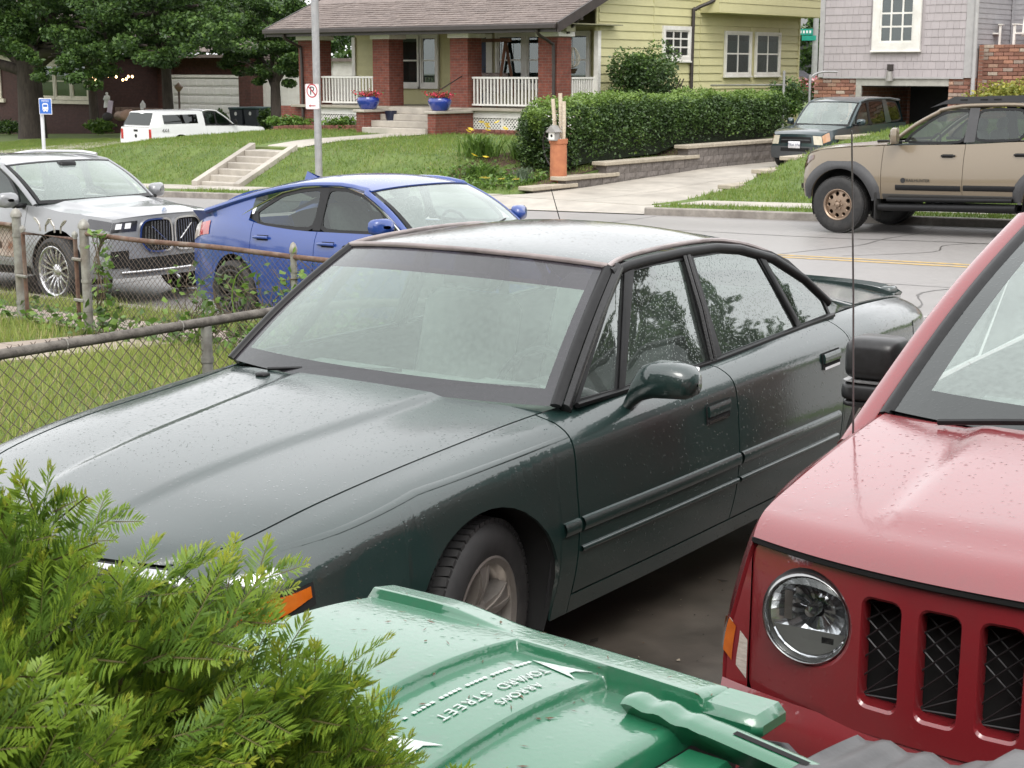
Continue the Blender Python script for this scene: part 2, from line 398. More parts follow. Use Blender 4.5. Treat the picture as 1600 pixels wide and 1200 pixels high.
def sheet(name, ss, ts, dz, mat, zf=ground_z, thick=0, kind='structure', parent=None):
    mb = MB(); mb.grid(lambda s, t: (s, t, zf(s, t) + dz), ss, ts)
    if thick:
        n, m = len(ss), len(ts); base = list(mb.V); k = len(base); mb.V += [(x, y, z - thick) for x, y, z in base]
        def side(idx):
            for a, b in zip(idx, idx[1:]): mb.F.append((a, a + k, b + k, b)); mb.I.append(0); 
        side([i * m for i in range(n)]); side([(n - 1) * m + j for j in range(m)]); side([i * m + m - 1 for i in range(n)][::-1]); side(list(range(m))[::-1])
    o = mb.build(name, mat, parent, smooth=40)
    if kind and not parent: o['kind'] = kind
    return o
def rng(a, b, st):
    n = max(2, int(round(abs(b - a) / st)) + 1); return lin(a, b, n)
ss = sorted(set(rng(-400, -100, 30) + rng(-100, -56, 3) + rng(-56, -6, .8) + [-20.53, -20.51, -16.39, -16.37, -26.01, -25.99, -15.91, -15.89, -30.84, -30.81, -29.03, -29.01] + rng(-6, 12, 1.5) + rng(12, 400, 30)))
ts = sorted(set(rng(-300, -12, 30) + rng(-12, 3, 2) + rng(3, 9.84, .45) + [9.845, 9.86, 23.54, 23.56, 24.335, 24.345, 25.49, 25.51, 27.54, 27.56] + rng(9.86, 23.5, 2.5) + rng(23.56, 34, .4) + rng(34, 60, 2.5) + rng(60, 900, 60)))
sheet('ground', ss, ts, 0, GRASS)
# street with kerbs, crown-free, climbing to the right
rs = rng(-140, 60, 2.5)
sheet('road', rs, [9.95, 13, 16, 18.2, 21, 23.42], 0, ASPH, zf=lambda s, t: road(s))
KERB = pm('kerb_concrete', (.34, .31, .27), (.2, .18, .16), scale=5, rough=.7, bump=.02, c3=(.12, .1, .085), c3scale=1.5, c3amt=.6)
def kerb(name, a, b, t0, t1):
    mb = MB(); S = rng(a, b, 1.5)
    prof = [(t0, -.1), (t0, .115), (t0 + .02, .13), (t1 - .02, .13), (t1, .115), (t1, -.1)]
    v = [(s, t, road(s) + h) for s in S for t, h in prof]; k = len(prof); f = []
    for i in range(len(S) - 1):
        for j in range(k - 1): f.append((i * k + j, (i + 1) * k + j, (i + 1) * k + j + 1, i * k + j + 1))
    f += [tuple(range(k)), tuple((len(S) - 1) * k + j for j in range(k))[::-1]]
    return tag(mb.add(v, f).build(name, KERB, None, smooth=30), kind='structure')
kerb('kerb', -130, -6.2, 9.8, 9.96); kerb('kerb', 2.5, 50, 9.8, 9.96)
kerb('kerb', -130, -26, 23.41, 23.57); kerb('kerb', -15.9, 50, 23.41, 23.57)
LINE_Y = pm('worn_yellow_line_paint', (.62, .40, .10), (.34, .26, .14), scale=14, rough=.7, c3=(.22, .2, .17), c3scale=6, c3amt=.7)
LINE_W = pm('worn_white_line_paint', (.55, .54, .52), (.3, .29, .28), scale=14, rough=.7, c3=(.22, .21, .2), c3scale=5, c3amt=.8)
for t0 in (18.06, 18.30):
    sheet('yellow_line', rs, [t0, t0 + .11], .004, LINE_Y, zf=lambda s, t: road(s))
for k in range(-8, 6):
    sheet('lane_dash', rng(-6.8 + k * 12, -3.8 + k * 12, 1), [13.9, 14.0], .004, LINE_W, zf=lambda s, t: road(s))
# tar-sealed cracks and an older patch in the asphalt
TAR = pm('crack_sealant', (.10, .095, .09), (.06, .057, .055), scale=20, rough=.35); rdc = random.Random(4)
def crack(pts, w):
    mb = MB(); P = cpath([(a, b, 0) for a, b in pts], 5); n = len(P); V = []
    for i, p in enumerate(P):
        d = (P[min(i + 1, n - 1)] - P[max(i - 1, 0)]).normalized(); q = Vector((-d.y, d.x, 0)) * w * rdc.uniform(.4, 1.2); V += [(p.x + q.x, p.y + q.y, road(p.x) + .003), (p.x - q.x, p.y - q.y, road(p.x) + .003)]
    tag(mb.add(V, [(2 * i, 2 * i + 1, 2 * i + 3, 2 * i + 2) for i in range(n - 1)]).build('crack_seal', TAR, None), kind='structure')
crack([(s, 16.1 + rdc.uniform(-.06, .06)) for s in rng(-30, 10, 1.5)], .018); crack([(s, 20.9 + rdc.uniform(-.08, .08)) for s in rng(-30, 6, 1.5)], .02)
for s in (-22, -15.5, -10.2, -6.8, -2.5): crack([(s + rdc.uniform(-.25, .25), t) for t in rng(10.2, 23.2, 1.1)], .015)
crack([(-9.5, 18.6), (-8.7, 19.6), (-8.9, 20.6), (-7.9, 21.7), (-7.6, 23)], .014)
# sidewalks: separate slabs with joints
def slabs(name, a, b, t0, t1, step, mat, dz=.012, gap=.012):
    root = tag(sheet(name, rng(a, b, 1.2), [t0, (t0 + t1) / 2, t1], dz - .012, pm('joint_dirt', (.10, .085, .06), (.05, .045, .03), scale=20, rough=.9)), kind='structure')
    s = a
    while s < b - .2:
        e = min(b, s + step)
        mb = MB(); j = random.uniform(-.004, .004); mb.grid(lambda x, t: (x, t, ground_z(x, t) + dz + j), lin(s + gap / 2, e - gap / 2, 3), lin(t0, t1, 3), flange=.03)
        mb.build('paving_slab', mat, root, smooth=30); s = e
    return root
slabs('sidewalk', -30, -5.4, 8.5, 9.22, 1.5, CONC_PINK)
slabs('sidewalk', -52, -20.9, 24.35, 25.5, 1.5, CONC)
slabs('sidewalk', -15.9, 4, 24.35, 25.4, 1.5, CONC)
# near driveway with expansion joints, apron down to the gutter
def drive_z(s, t):
    g = ground_z(s, min(t, 9.7)); return g + (road(s) + .004 - g) * sst(t, 8.9, 9.98)
dj = sheet('driveway', rng(-5.3, 3.2, .7), sorted(rng(-4, 9.99, .6)), .006, pm('joint_dirt', (.1, .085, .06)), zf=drive_z)
for i, (a, b) in enumerate(((-5.3, -2.35), (-2.33, .4), (.42, 3.2))):
    for (c, d) in ((-4, .6), (.62, 4.2), (4.22, 7.7), (7.72, 9.985)):
        mb = MB(); mb.grid(lambda x, t: (x, t, drive_z(x, t) + .018), rng(a, b, .6), rng(c, d, .45), flange=.012); mb.build('concrete_panel', CONC_OLD, dj, smooth=30)
# garden path from the gate to the house
slabs_path = sheet('garden_path', [-11.5, -11, -10.45], rng(1, 8.45, .5), .004, pm('joint_dirt', (.1, .085, .06)))
for k in range(7):
    a = 1.0 + k * 1.06; mb = MB(); mb.grid(lambda x, t: (x, t, ground_z(x, t) + .02), [-11.48, -11, -10.47], lin(a, a + 1.045, 4), flange=.02); mb.build('paving_slab', CONC_PINK, slabs_path, smooth=30)
# driveway across the street between the retaining walls
def far_drive_z(s, t):
    if t < 23.6: return road(s) + .004
    e = sst(t, 23.42, 24.4); return (road(s) + .004) * (1 - e) + (max(drv(t), -9)) * e
for q in (-26, -24.7, -23.4, -22.1):
    tag(sheet('apron_slab', [q, q + .65, q + 1.285], [23.38, 23.7, 24.0, 24.34], .012, CONC, zf=lambda s, t: road(s) + .004 + .118 * sst(t, 23.38, 24.3)), kind='structure')
fd = sheet('driveway', [-20.79, -20.3, -18.4, -16.6, -15.9], rng(23.38, 24.4, .2), .012, CONC, zf=lambda s, t: (road(s) + .004) * (1 - sst(t, 23.38, 24.3)) + ((road(s) + .12) * (1 - sst(s, -20.9, -20.3) * (1 - sst(s, -16.6, -15.9))) + drv(t) * sst(s, -20.9, -20.3) * (1 - sst(s, -16.6, -15.9))) * sst(t, 23.38, 24.3))
for (a, b) in ((24.41, 27.4), (27.415, 30.4), (30.415, 33.4), (33.415, 37), (37.015, 41.9)):
    for (c, d) in ((-20.28, -18.46), (-18.445, -16.62)):
        mb = MB(); mb.grid(lambda x, t: (x, t, drv(t) + .018), lin(c, d, 3), rng(a, b, .5), flange=.02); mb.build('concrete_panel', CONC, fd, smooth=30)
sheet('driveway', [-53.6, -51.5, -49.2], rng(23.38, 60, 1.5), .02, CONC, zf=lambda s, t: ground_z(s, max(t, 23.6)) if t > 24 else road(s) + .01)

# wet leaf litter and grit on the driveway
rl = np.random.default_rng(12); nl = 2600; lx = rl.uniform(-4.9, 2.6, nl); ly = rl.uniform(.5, 9, nl); la = rl.uniform(0, 6.28, nl); lsz = np.where(rl.random(nl) < .12, rl.uniform(.012, .03, nl), rl.uniform(.003, .009, nl)); lz = np.array([drive_z(a, b) + .021 for a, b in zip(lx, ly)])
LV = np.stack([np.stack([lx + np.cos(la + k * 1.571) * lsz * (1 if k % 2 else .55), ly + np.sin(la + k * 1.571) * lsz * (1 if k % 2 else .55), lz + .003 * (k % 2)], 1) for k in range(4)], 1).reshape(-1, 3)
tag(fastmesh('leaf_litter', LV, np.arange(4 * nl).reshape(nl, 4), [pm('litter_brown', (.14, .085, .04), rough=.7), pm('litter_pale', (.34, .29, .22), rough=.8), pm('litter_dark', (.03, .026, .02), rough=.7)], None, rl.integers(0, 3, nl)), 'leaf bits and grit lying on the wet driveway', 'litter', kind='stuff')
# ---------------------------------------------------------------- grass blades
GB = [pm('grass_blade_a', (.18, .27, .05), (.11, .18, .035), scale=1.5, rough=.6, trans=.35), pm('grass_blade_b', (.25, .32, .065), (.15, .21, .04), scale=2, rough=.6, trans=.35), pm('grass_blade_dry', (.33, .30, .11), (.22, .2, .08), scale=2, rough=.7, trans=.3)]
GN = [pm('yard_blade_a', (.30, .37, .09), (.20, .27, .06), scale=1.5, rough=.6, trans=.35), pm('yard_blade_b', (.38, .42, .11), (.27, .32, .08), scale=2, rough=.6, trans=.35), pm('yard_blade_dry', (.48, .42, .2), (.34, .3, .15), scale=2, rough=.7, trans=.3)]
def blades(name, regions, per, h, w, label, dry=.07, avoid=None, mats=GB):
    rg = np.random.default_rng(len(name) + int(per)); P = []
    for (s0, s1, t0, t1) in regions:
        n = int((s1 - s0) * (t1 - t0) * per); P.append(np.stack([rg.uniform(s0, s1, n), rg.uniform(t0, t1, n)], 1))
    P = np.concatenate(P)
    if avoid: P = P[[not avoid(a, b) for a, b in P]]
    # patchy growth
    k = (np.sin(P[:, 0] * 1.9 + 1) + np.sin(P[:, 1] * 2.7) + np.sin(P[:, 0] * 4.1 + P[:, 1] * 3.3) + 3) / 6
    z = np.array([ground_z(a, b) for a, b in P]); n = len(P)
    hh = h * rg.uniform(.45, 1.2, n) * (.6 + .8 * k); a = rg.uniform(0, 2 * np.pi, n); ln = rg.uniform(.1, .75, n) * hh; la = rg.uniform(0, 2 * np.pi, n); ww = w * rg.uniform(.6, 1.3, n)
    V = np.zeros((n, 3, 3)); dx = np.cos(a) * ww / 2; dy = np.sin(a) * ww / 2
    V[:, 0] = np.stack([P[:, 0] - dx, P[:, 1] - dy, z - .005], 1); V[:, 1] = np.stack([P[:, 0] + dx, P[:, 1] + dy, z - .005], 1)
    V[:, 2] = np.stack([P[:, 0] + np.cos(la) * ln, P[:, 1] + np.sin(la) * ln, z + hh], 1)
    mi = np.where(rg.random(n) < dry * (1.6 - k), 2, (rg.random(n) < .25 + .4 * k).astype(int))
    o = fastmesh(name, V.reshape(-1, 3), np.arange(3 * n).reshape(n, 3), mats, None, mi)
    return tag(o, label, 'grass', kind='stuff')
blades('grass', [(-16, -5.7, 2.5, 8.42)], 1100, .11, .012, 'long uneven grass of the front yard inside the chain-link fence', .16, lambda s, t: -11.55 < s < -10.4, mats=GN)
blades('grass', [(-30, -5.5, 9.24, 9.8)], 1100, .10, .012, 'grass strip between near sidewalk and the parked cars', .12, mats=GN)
blades('lawn', [(-46, -20.6, 25.55, 34), (-46, -26.05, 23.6, 24.33), (-60, -38, 34, 42)], 380, .075, .02, 'mown green lawn sloping up to the yellow bungalow', .05, lambda s, t: (-31.0 < s < -29.2 and t < 29) or (s > -34 and s < -26 and t > 33.4) or (-30.9 < s < -29.3 and t < 33))
blades('lawn', [(-16.5, 2, 25.45, 36), (-15.9, 2, 23.6, 24.33)], 420, .075, .02, 'mown green lawn slope behind the tan pickup', .04)
# ================================================================ BUILDINGS AND WALLS ACROSS THE STREET
WHITE = pm('white_trim_paint', (.78, .77, .73), (.68, .66, .62), scale=5, rough=.55, bump=.004, c3=(.5, .48, .43), c3scale=2, c3amt=.3)
CREAM = pm('cream_trim_paint', (.62, .58, .47), (.5, .46, .37), scale=5, rough=.6)
YEL = pm('yellow_green_siding', (.60, .57, .32), (.55, .52, .285), scale=3, rough=.6, vary=.06, bump=.004, c3=(.46, .44, .25), c3scale=1.5, c3amt=.3)
SHAKE = pm('mauve_grey_shake', (.42, .38, .388), (.375, .34, .35), scale=4, rough=.7, vary=.05, bump=.006, stretch=(8, 8, 1))
GREYB = pm('grey_lap_siding', (.33, .325, .34), (.28, .275, .29), scale=4, rough=.65, vary=.04)
GUT = pm('brown_gutter', (.045, .035, .032), (.03, .024, .022), scale=5, rough=.45)
DARKG = glass('house_window_glass', tint=(.55, .6, .6), refl=1.6)
def brickmat(name, cs, mortar, sc=1.0):
    if name in MATS: return MATS[name]
    m, n, L = _new(name); out = n.new('ShaderNodeOutputMaterial'); p = n.new('ShaderNodeBsdfPrincipled'); L.new(p.outputs[0], out.inputs[0])
    tc = n.new('ShaderNodeTexCoord'); sx = n.new('ShaderNodeSeparateXYZ'); L.new(tc.outputs['Object'], sx.inputs[0])
    ad = n.new('ShaderNodeMath'); ad.operation = 'ADD'; L.new(sx.outputs[0], ad.inputs[0]); L.new(sx.outputs[1], ad.inputs[1])
    cm = n.new('ShaderNodeCombineXYZ'); L.new(ad.outputs[0], cm.inputs[0]); L.new(sx.outputs[2], cm.inputs[1])
    b = n.new('ShaderNodeTexBrick'); L.new(cm.outputs[0], b.inputs['Vector']); b.inputs['Scale'].default_value = 1
    b.inputs['Color1'].default_value = (*cs[0], 1); b.inputs['Color2'].default_value = (*cs[1], 1); b.inputs['Mortar'].default_value = (*mortar, 1)
    b.inputs['Brick Width'].default_value = .215 * sc; b.inputs['Row Height'].default_value = .075 * sc; b.inputs['Mortar Size'].default_value = .006 * sc
    nz = n.new('ShaderNodeTexNoise'); nz.inputs['Scale'].default_value = 7; L.new(tc.outputs['Object'], nz.inputs['Vector'])
    hv = n.new('ShaderNodeHueSaturation'); mr = n.new('ShaderNodeMapRange'); L.new(nz.outputs[0], mr.inputs[0]); mr.inputs[3].default_value = .5; mr.inputs[4].default_value = 1.5
    L.new(mr.outputs[0], hv.inputs['Value']); L.new(b.outputs[0], hv.inputs['Color']); L.new(hv.outputs[0], p.inputs['Base Color']); p.inputs['Roughness'].default_value = .85
    bn = n.new('ShaderNodeBump'); bn.inputs['Strength'].default_value = .7; bn.inputs['Distance'].default_value = .008; bn.invert = True; L.new(b.outputs['Fac'], bn.inputs['Height']); L.new(bn.outputs[0], p.inputs['Normal'])
    MATS[name] = m; return m
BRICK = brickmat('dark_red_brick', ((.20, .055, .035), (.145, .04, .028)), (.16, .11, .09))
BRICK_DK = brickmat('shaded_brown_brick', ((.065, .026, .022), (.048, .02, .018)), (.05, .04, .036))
def win(parent, M, w, h, vb=(), hb=(.5,), trim=.09, tm=WHITE, sash=.045, sill=True, blind=None):
    """window in local (u,v,w): trim frame, sash bars, pane (and roller blind) set back"""
    mb = MB()
    for (a, b, c, d) in ((-trim, w + trim, h, h + trim), (-trim, w + trim, -trim, 0), (-trim, 0, 0, h), (w, w + trim, 0, h)): mb.box(a, b, c, d, .0, .075)
    o = mb.build('window', tm, parent, smooth=30); o.matrix_local = M
    s = MB(); e = sash
    for (a, b, c, d) in ((0, w, 0, e), (0, w, h - e, h), (0, e, e, h - e), (w - e, w, e, h - e)): s.box(a, b, c, d, .004, .045)
    for f in vb: s.box(w * f - e * .5, w * f + e * .5, e, h - e, .005, .042)
    for f in hb: s.box(e, w - e, h * f - e * .5, h * f + e * .5, .003, .040)
    s.build('sash', tm, o)
    g = MB().box(e * .5, w - e * .5, e * .5, h - e * .5, .020, .024); g.build('pane', DARKG, o)
    MB().box(.002, w - .002, .002, h - .002, .001, .003).build('inside_shade', pm('inside_shade', (.05, .05, .055), (.03, .03, .033), rough=.9), o)  # thin dark sheet painted as the unlit inside behind the pane
    if blind:
        MB().box(e, w - e, h * blind[0], h * blind[1], .008, .012).build('blind', pm('window_blind', blind[2], rough=.8), o)
    if sill: MB().box(-trim - .03, w + trim + .03, -trim - .05, -trim + .002, .002, .11, b=.008).build('sill', tm, o)
    return o
def FR(s, t, z): return frame((s, t, z), (1, 0, 0), (0, 0, 1))       # faces the street
def SD(s, t, z): return frame((s, t, z), (0, 1, 0), (0, 0, 1))       # faces +X
def board_mesh(ln, h, th=.022):
    """lap siding board: local x length, z height, outward -y, foot proud"""
    v = [(0, 0, 0), (0, -th, 0), (0, -.004, h), (0, 0, h), (ln, 0, 0), (ln, -th, 0), (ln, -.004, h), (ln, 0, h)]
    return MB().add(v, [(0, 1, 2, 3), (4, 7, 6, 5), (1, 5, 6, 2), (0, 4, 5, 1), (3, 2, 6, 7), (0, 3, 7, 4)])
def siding(parent, mat, origin, dirv, length, z0, z1, step, holes=(), name='siding_board', th=.022):
    """courses of boards from origin along dirv; holes = (u0,u1,z0,z1)"""
    ang = math.atan2(dirv[1], dirv[0]); z = z0; cache = {}
    while z < z1 - .02:
        h = min(step, z1 - z); segs = [(0, length)]
        for (a, b, c, d) in holes:
            if z + h * .5 > c and z + h * .5 < d:
                ns = []
                for (p, q) in segs:
                    if b <= p or a >= q: ns.append((p, q))
                    else:
                        if a - p > .02: ns.append((p, a))
                        if q - b > .02: ns.append((b, q))
                segs = ns
        for (p, q) in segs:
            k = (round(q - p, 3), round(h, 3))
            if k not in cache:
                o = board_mesh(q - p, h + .006, th).build(name, mat, parent); cache[k] = o.data
            else: o = link(name, cache[k], parent)
            o.location = (origin[0] + dirv[0] * p, origin[1] + dirv[1] * p, z); o.rotation_euler = (0, 0, ang)
        z += step

# ---------------------------------------------------------------- yellow bungalow
H = empty('bungalow', (-31, 34, .27), label='yellow green bungalow with brick porch columns and brown shingle roof', cat='house')
def bo(name, mb, mat, smooth=None): 
    mb.V = [(x + 31, y - 34, z - .27) for x, y, z in mb.V]; return mb.build(name, mat, H, smooth)
def bl(s, t, z): return (s + 31, t - 34, z - .27)
def hw(M, *a, **k):
    M = M.copy(); M.translation = Vector(bl(*M.translation)); return win(H, M, *a, **k)
bo('foundation', MB().box(-36.9, -25.95, 34.1, 47, -.1, .95), BRICK)
PF = pm('porch_floor', (.36, .33, .27), (.28, .25, .2), scale=4, rough=.6)
bo('porch_floor', MB().box(-36.2, -25.8, 33.85, 36.4, .92, 1.0, b=.01), PF)
SID = pm('narrow_yellow_siding', (.56, .53, .29), (.5, .47, .255), scale=3, rough=.6, vary=.04)
bo('wall', MB().box(-35.9, -25.98, 36.42, 47, .9, 3.9), YEL)
bo('wall', MB().box(-25.98, -25.93, 35.7, 47, .3, 5.2), YEL)
siding(H, SID, bl(-35.9, 36.42, 1.0), (1, 0), 9.9, .73, 2.85, .115, holes=((1.55, 3.75, .9, 9), (4.65, 5.6, -9, 9), (5.85, 8.0, .9, 9), (8.2, 9.3, .9, 9)), th=.014)
bo('corner_post', MB().box(-36.0, -35.86, 36.36, 36.44, 1.0, 3.05), WHITE)
bo('corner_post', MB().box(-25.98, -25.84, 35.66, 35.8, 1.0, 3.1), WHITE)
# porch windows and door
hw(FR(-34.22, 36.38, 1.62), 1.08, 1.40, trim=.1, blind=(.0, .98, (.10, .16, .16)))
hw(FR(-32.98, 36.38, 1.62), .58, 1.40, trim=.1, blind=(.0, .98, (.10, .16, .16)))
hw(FR(-29.95, 36.38, 1.62), .9, 1.40, trim=.1, blind=(.0, .98, (.10, .16, .16)))
hw(FR(-28.85, 36.38, 1.62), .8, 1.40, trim=.1, blind=(.0, .98, (.10, .16, .16)))
hw(FR(-27.55, 36.38, 1.62), .85, 1.40, trim=.1, blind=(.0, .98, (.10, .16, .16)))
dr = bo('door', MB().box(-31.14, -30.42, 36.36, 36.42, 1.0, 2.98), pm('navy_door', (.02, .03, .085), (.015, .022, .06), rough=.4))
bo('door_frame', MB().box(-31.26, -31.15, 36.33, 36.42, 1.0, 3.08).box(-30.41, -30.18, 36.33, 36.42, 1.0, 3.08).box(-31.149, -30.411, 36.33, 36.42, 2.99, 3.08), WHITE)
mb = MB().tube([bl(-30.5, 36.3, 1.9), bl(-30.5, 36.3, 2.05)], .02, 8).tube([bl(-30.5, 36.33, 2.12), bl(-30.5, 36.31, 2.12)], .03, 8); mb.build('door_handle', GUT, dr)
# swing hanging in the porch: wooden A-frame with bench
WOOD = pm('reddish_wood', (.19, .085, .045), (.12, .05, .028), scale=8, rough=.6, stretch=(1, 1, .3))
sw = empty('porch_swing', (-29.6, 35.2, 1.0), label='reddish wooden A-frame swing with patterned cushions on the porch', cat='swing')
for x in (-.9, .9):
    for y in (-.45, .45):
        MB().tube([(x, y, 0), (x * .96, 0, 1.85)], .045, 6).build('leg', WOOD, sw, smooth=50)
MB().box(-1.05, 1.05, -.05, .05, 1.82, 1.92, b=.01).build('crossbar', WOOD, sw)
CUSH = pm('patterned_cushion', (.42, .36, .33), (.16, .11, .11), scale=16, rough=.9)
MB().cbox((0, .05, .45), (.72, .25, .06), b=.04).build('seat_cushion', CUSH, sw, smooth=40)
MB().cbox((0, .27, .72), (.72, .07, .24), b=.04).build('back_cushion', CUSH, sw, smooth=40)
for x in (-.7, .7): MB().tube([(x, .05, .4), (x, .02, 1.84)], .008, 5).build('hanger', GUT, sw)
# columns, beam, soffit
for i, s in enumerate((-35.55, -32.48, -29.46, -26.3)):
    w = .33 if i != 0 else .4
    bo('brick_column', MB().box(s - w, s + w, 34.0, 34.62, .25, 2.92, b=.008), BRICK)
    bo('column_cap', MB().box(s - w - .05, s + w + .07, 33.95, 34.68, 2.921, 3.05, b=.01), WHITE)
bo('porch_beam', MB().box(-36.1, -25.75, 34.1, 34.5, 3.051, 3.24), pm('olive_soffit', (.30, .29, .19), (.24, .23, .15), rough=.7))
bo('porch_ceiling', MB().box(-36.4, -25.6, 33.45, 36.5, 3.241, 3.27), pm('olive_soffit', (.3, .29, .19)))
# roof: shingle courses with stepped butts
SHING = pm('brown_shingle', (.235, .195, .175), (.15, .12, .11), scale=9, rough=.9, bump=.02, vary=.07, stretch=(1, 1, 3), c3=(.1, .085, .08), c3scale=3, c3amt=.4)
roof = bo('roof', MB().add([(-36.55, 33.25, 3.24), (-25.45, 33.25, 3.24), (-25.45, 39.6, 5.80), (-36.55, 39.6, 5.80), (-36.55, 47.5, 5.80), (-25.45, 47.5, 5.80)], [(0, 1, 2, 3), (3, 2, 5, 4)]), SHING)
rt = Vector((0, 6.35, 2.56)).normalized(); rn = Vector((0, -rt.z, rt.y))
mt = MB(); k = 0
tabs = {}
ncourse = 13
for c in range(ncourse):
    d0 = c * .17; off = (c % 2) * .15 + random.uniform(0, .03); s = -36.52 - off
    strip = MB()
    while s < -25.46:
        w = random.uniform(.26, .34); a, b = max(s, -36.54), min(s + w - .006, -25.46); s += w
        if b - a < .03: continue
        th = random.choice((.012, .017, .023)); p0 = Vector((0, 33.25, 3.24)) + rt * (d0 - .012); p1 = p0 + rt * .19
        q = [p0 + rn * .003, p0 + rn * (th + .012), p1 + rn * .008, p1 + rn * .003]
        strip.add([(a, x.y, x.z) for x in q] + [(b, x.y, x.z) for x in q], [(0, 3, 2, 1), (4, 5, 6, 7), (1, 2, 6, 5), (0, 1, 5, 4)])
    strip.V = [bl(*p) for p in strip.V]; o = strip.build('shingle_course', SHING, roof)
bo('gutter', MB().box(-36.6, -25.42, 33.12, 33.25, 3.10, 3.235, b=.02), GUT)
bo('fascia', MB().box(-36.55, -25.46, 33.26, 33.32, 3.02, 3.22), GUT)
for s in (-25.42, -36.62):
    rk = MB()
    for (a, b) in (((33.25, 3.2), (39.6, 5.76)),):
        rk.add([(s, a[0], a[1] - .2), (s + .05, a[0], a[1] - .2), (s + .05, a[0], a[1] + .07), (s, a[0], a[1] + .07), (s, b[0], b[1] - .2), (s + .05, b[0], b[1] - .2), (s + .05, b[0], b[1] + .07), (s, b[0], b[1] + .07)], [(0, 1, 2, 3), (4, 7, 6, 5), (0, 4, 5, 1), (1, 5, 6, 2), (2, 6, 7, 3), (3, 7, 4, 0)])
    bo('bargeboard', rk, GUT)
for (t, z) in ((34.35, 3.35), (36.9, 4.35)):
    bo('roof_bracket', MB().box(-25.93, -25.43, t - .06, t + .06, z, z + .13).box(-25.93, -25.86, t - .05, t + .05, z - .35, z).add([(-25.9, t - .04, z - .33), (-25.9, t + .04, z - .33), (-25.5, t + .04, z), (-25.5, t - .04, z), (-25.9, t - .04, z - .22), (-25.9, t + .04, z - .22), (-25.6, t + .04, z), (-25.6, t - .04, z)], [(0, 1, 2, 3), (4, 7, 6, 5), (0, 3, 7, 4), (1, 5, 6, 2)]), GUT)
for s in (-35.75, -26.05):
    mb = MB().tube(cpath([bl(s, 33.2, 3.1), bl(s, 33.3, 2.95), bl(s, 33.8, 2.75), bl(s, 33.93, 2.5), bl(s, 33.94, .4)], 5), .045, 8, flat=(1, 1)); mb.build('downspout', GUT, H, smooth=50)
# side wall: wide lap boards, windows, projecting upper storey
siding(H, YEL, bl(-25.93, 35.8, .3), (0, 1), 2.66, 0.03, 3.7, .235, name='siding_board', th=.034)
siding(H, YEL, bl(-25.93, 38.49, .3), (0, 1), 2.45, 0.03, 4.9, .235, holes=((.42, 1.92, 2.0, 3.03),), th=.034)
siding(H, YEL, bl(-25.93, 40.97, .3), (0, 1), 6.03, 0.03, 3.4, .235, holes=((1.3, 2.95, 1.48, 2.98), (3.1, 4.75, 1.48, 2.98)), th=.034)
bo('corner_board', MB().box(-25.95, -25.90, 38.46, 38.49, .5, 5.2), YEL)
bo('corner_board', MB().box(-25.97, -25.89, 46.98, 47.06, .3, 3.7), YEL)
bo('overhang', MB().box(-26.2, -25.25, 40.94, 47.6, 3.71, 3.77).box(-25.33, -25.27, 40.94, 47.6, 3.771, 5.2).box(-26.2, -25.331, 47.54, 47.6, 3.771, 5.2).box(-26.2, -25.331, 40.94, 41.0, 3.771, 5.2), YEL)
siding(H, YEL, bl(-25.27, 40.94, 3.7), (0, 1), 6.66, 3.5, 4.9, .235, th=.02)
hw(SD(-25.92, 39.02, 2.42), 1.28, .76, vb=(.36, .66), hb=(.36, .68), trim=.12)
for t in (42.45, 43.25):
    pass
for t in (42.42, 44.25):
    hw(SD(-25.92, t, 1.92), 1.42, 1.22, vb=(.5,), hb=(.5,), trim=.07, blind=(.5, .82, (.36, .40, .42)))
mb = MB().tube([bl(*p) for p in cpath([(-25.2, 41.5, 4.9), (-25.3, 41.3, 4.4), (-25.45, 40.9, 4.05), (-25.8, 40.5, 3.8), (-25.84, 40.45, 3.5), (-25.84, 40.4, .4)], 6)], .055, 8); mb.build('downspout', GUT, H, smooth=50)
# railings
def railing(s0, s1, t0, t1, z0=1.06, z1=1.80, n=20):
    r = MB(); d = Vector((s1 - s0, t1 - t0, 0)); L = d.length; ang = math.atan2(d.y, d.x)
    rail = MB().box(0, L, -.035, .035, z1 - z0, z1 - z0 + .055).box(0, L, -.03, .03, 0, .05).build('railing', WHITE, H)
    rail.location = bl(s0, t0, z0); rail.rotation_euler = (0, 0, ang)
    bm_ = None
    for i in range(n):
        x = L * (i + .5) / n
        if bm_ is None: b = MB().box(-.02, .02, -.02, .02, .051, z1 - z0 - .001).build('baluster', WHITE, rail); bm_ = b.data
        else: b = link('baluster', bm_, rail)
        b.location = (x, 0, 0)
railing(-35.15, -32.82, 34.2, 34.2, n=18); railing(-29.12, -26.65, 34.2, 34.2, n=20); railing(-26.0, -26.0, 34.65, 35.7, n=10)
railing(-35.6, -35.6, 34.7, 36.3, n=12)
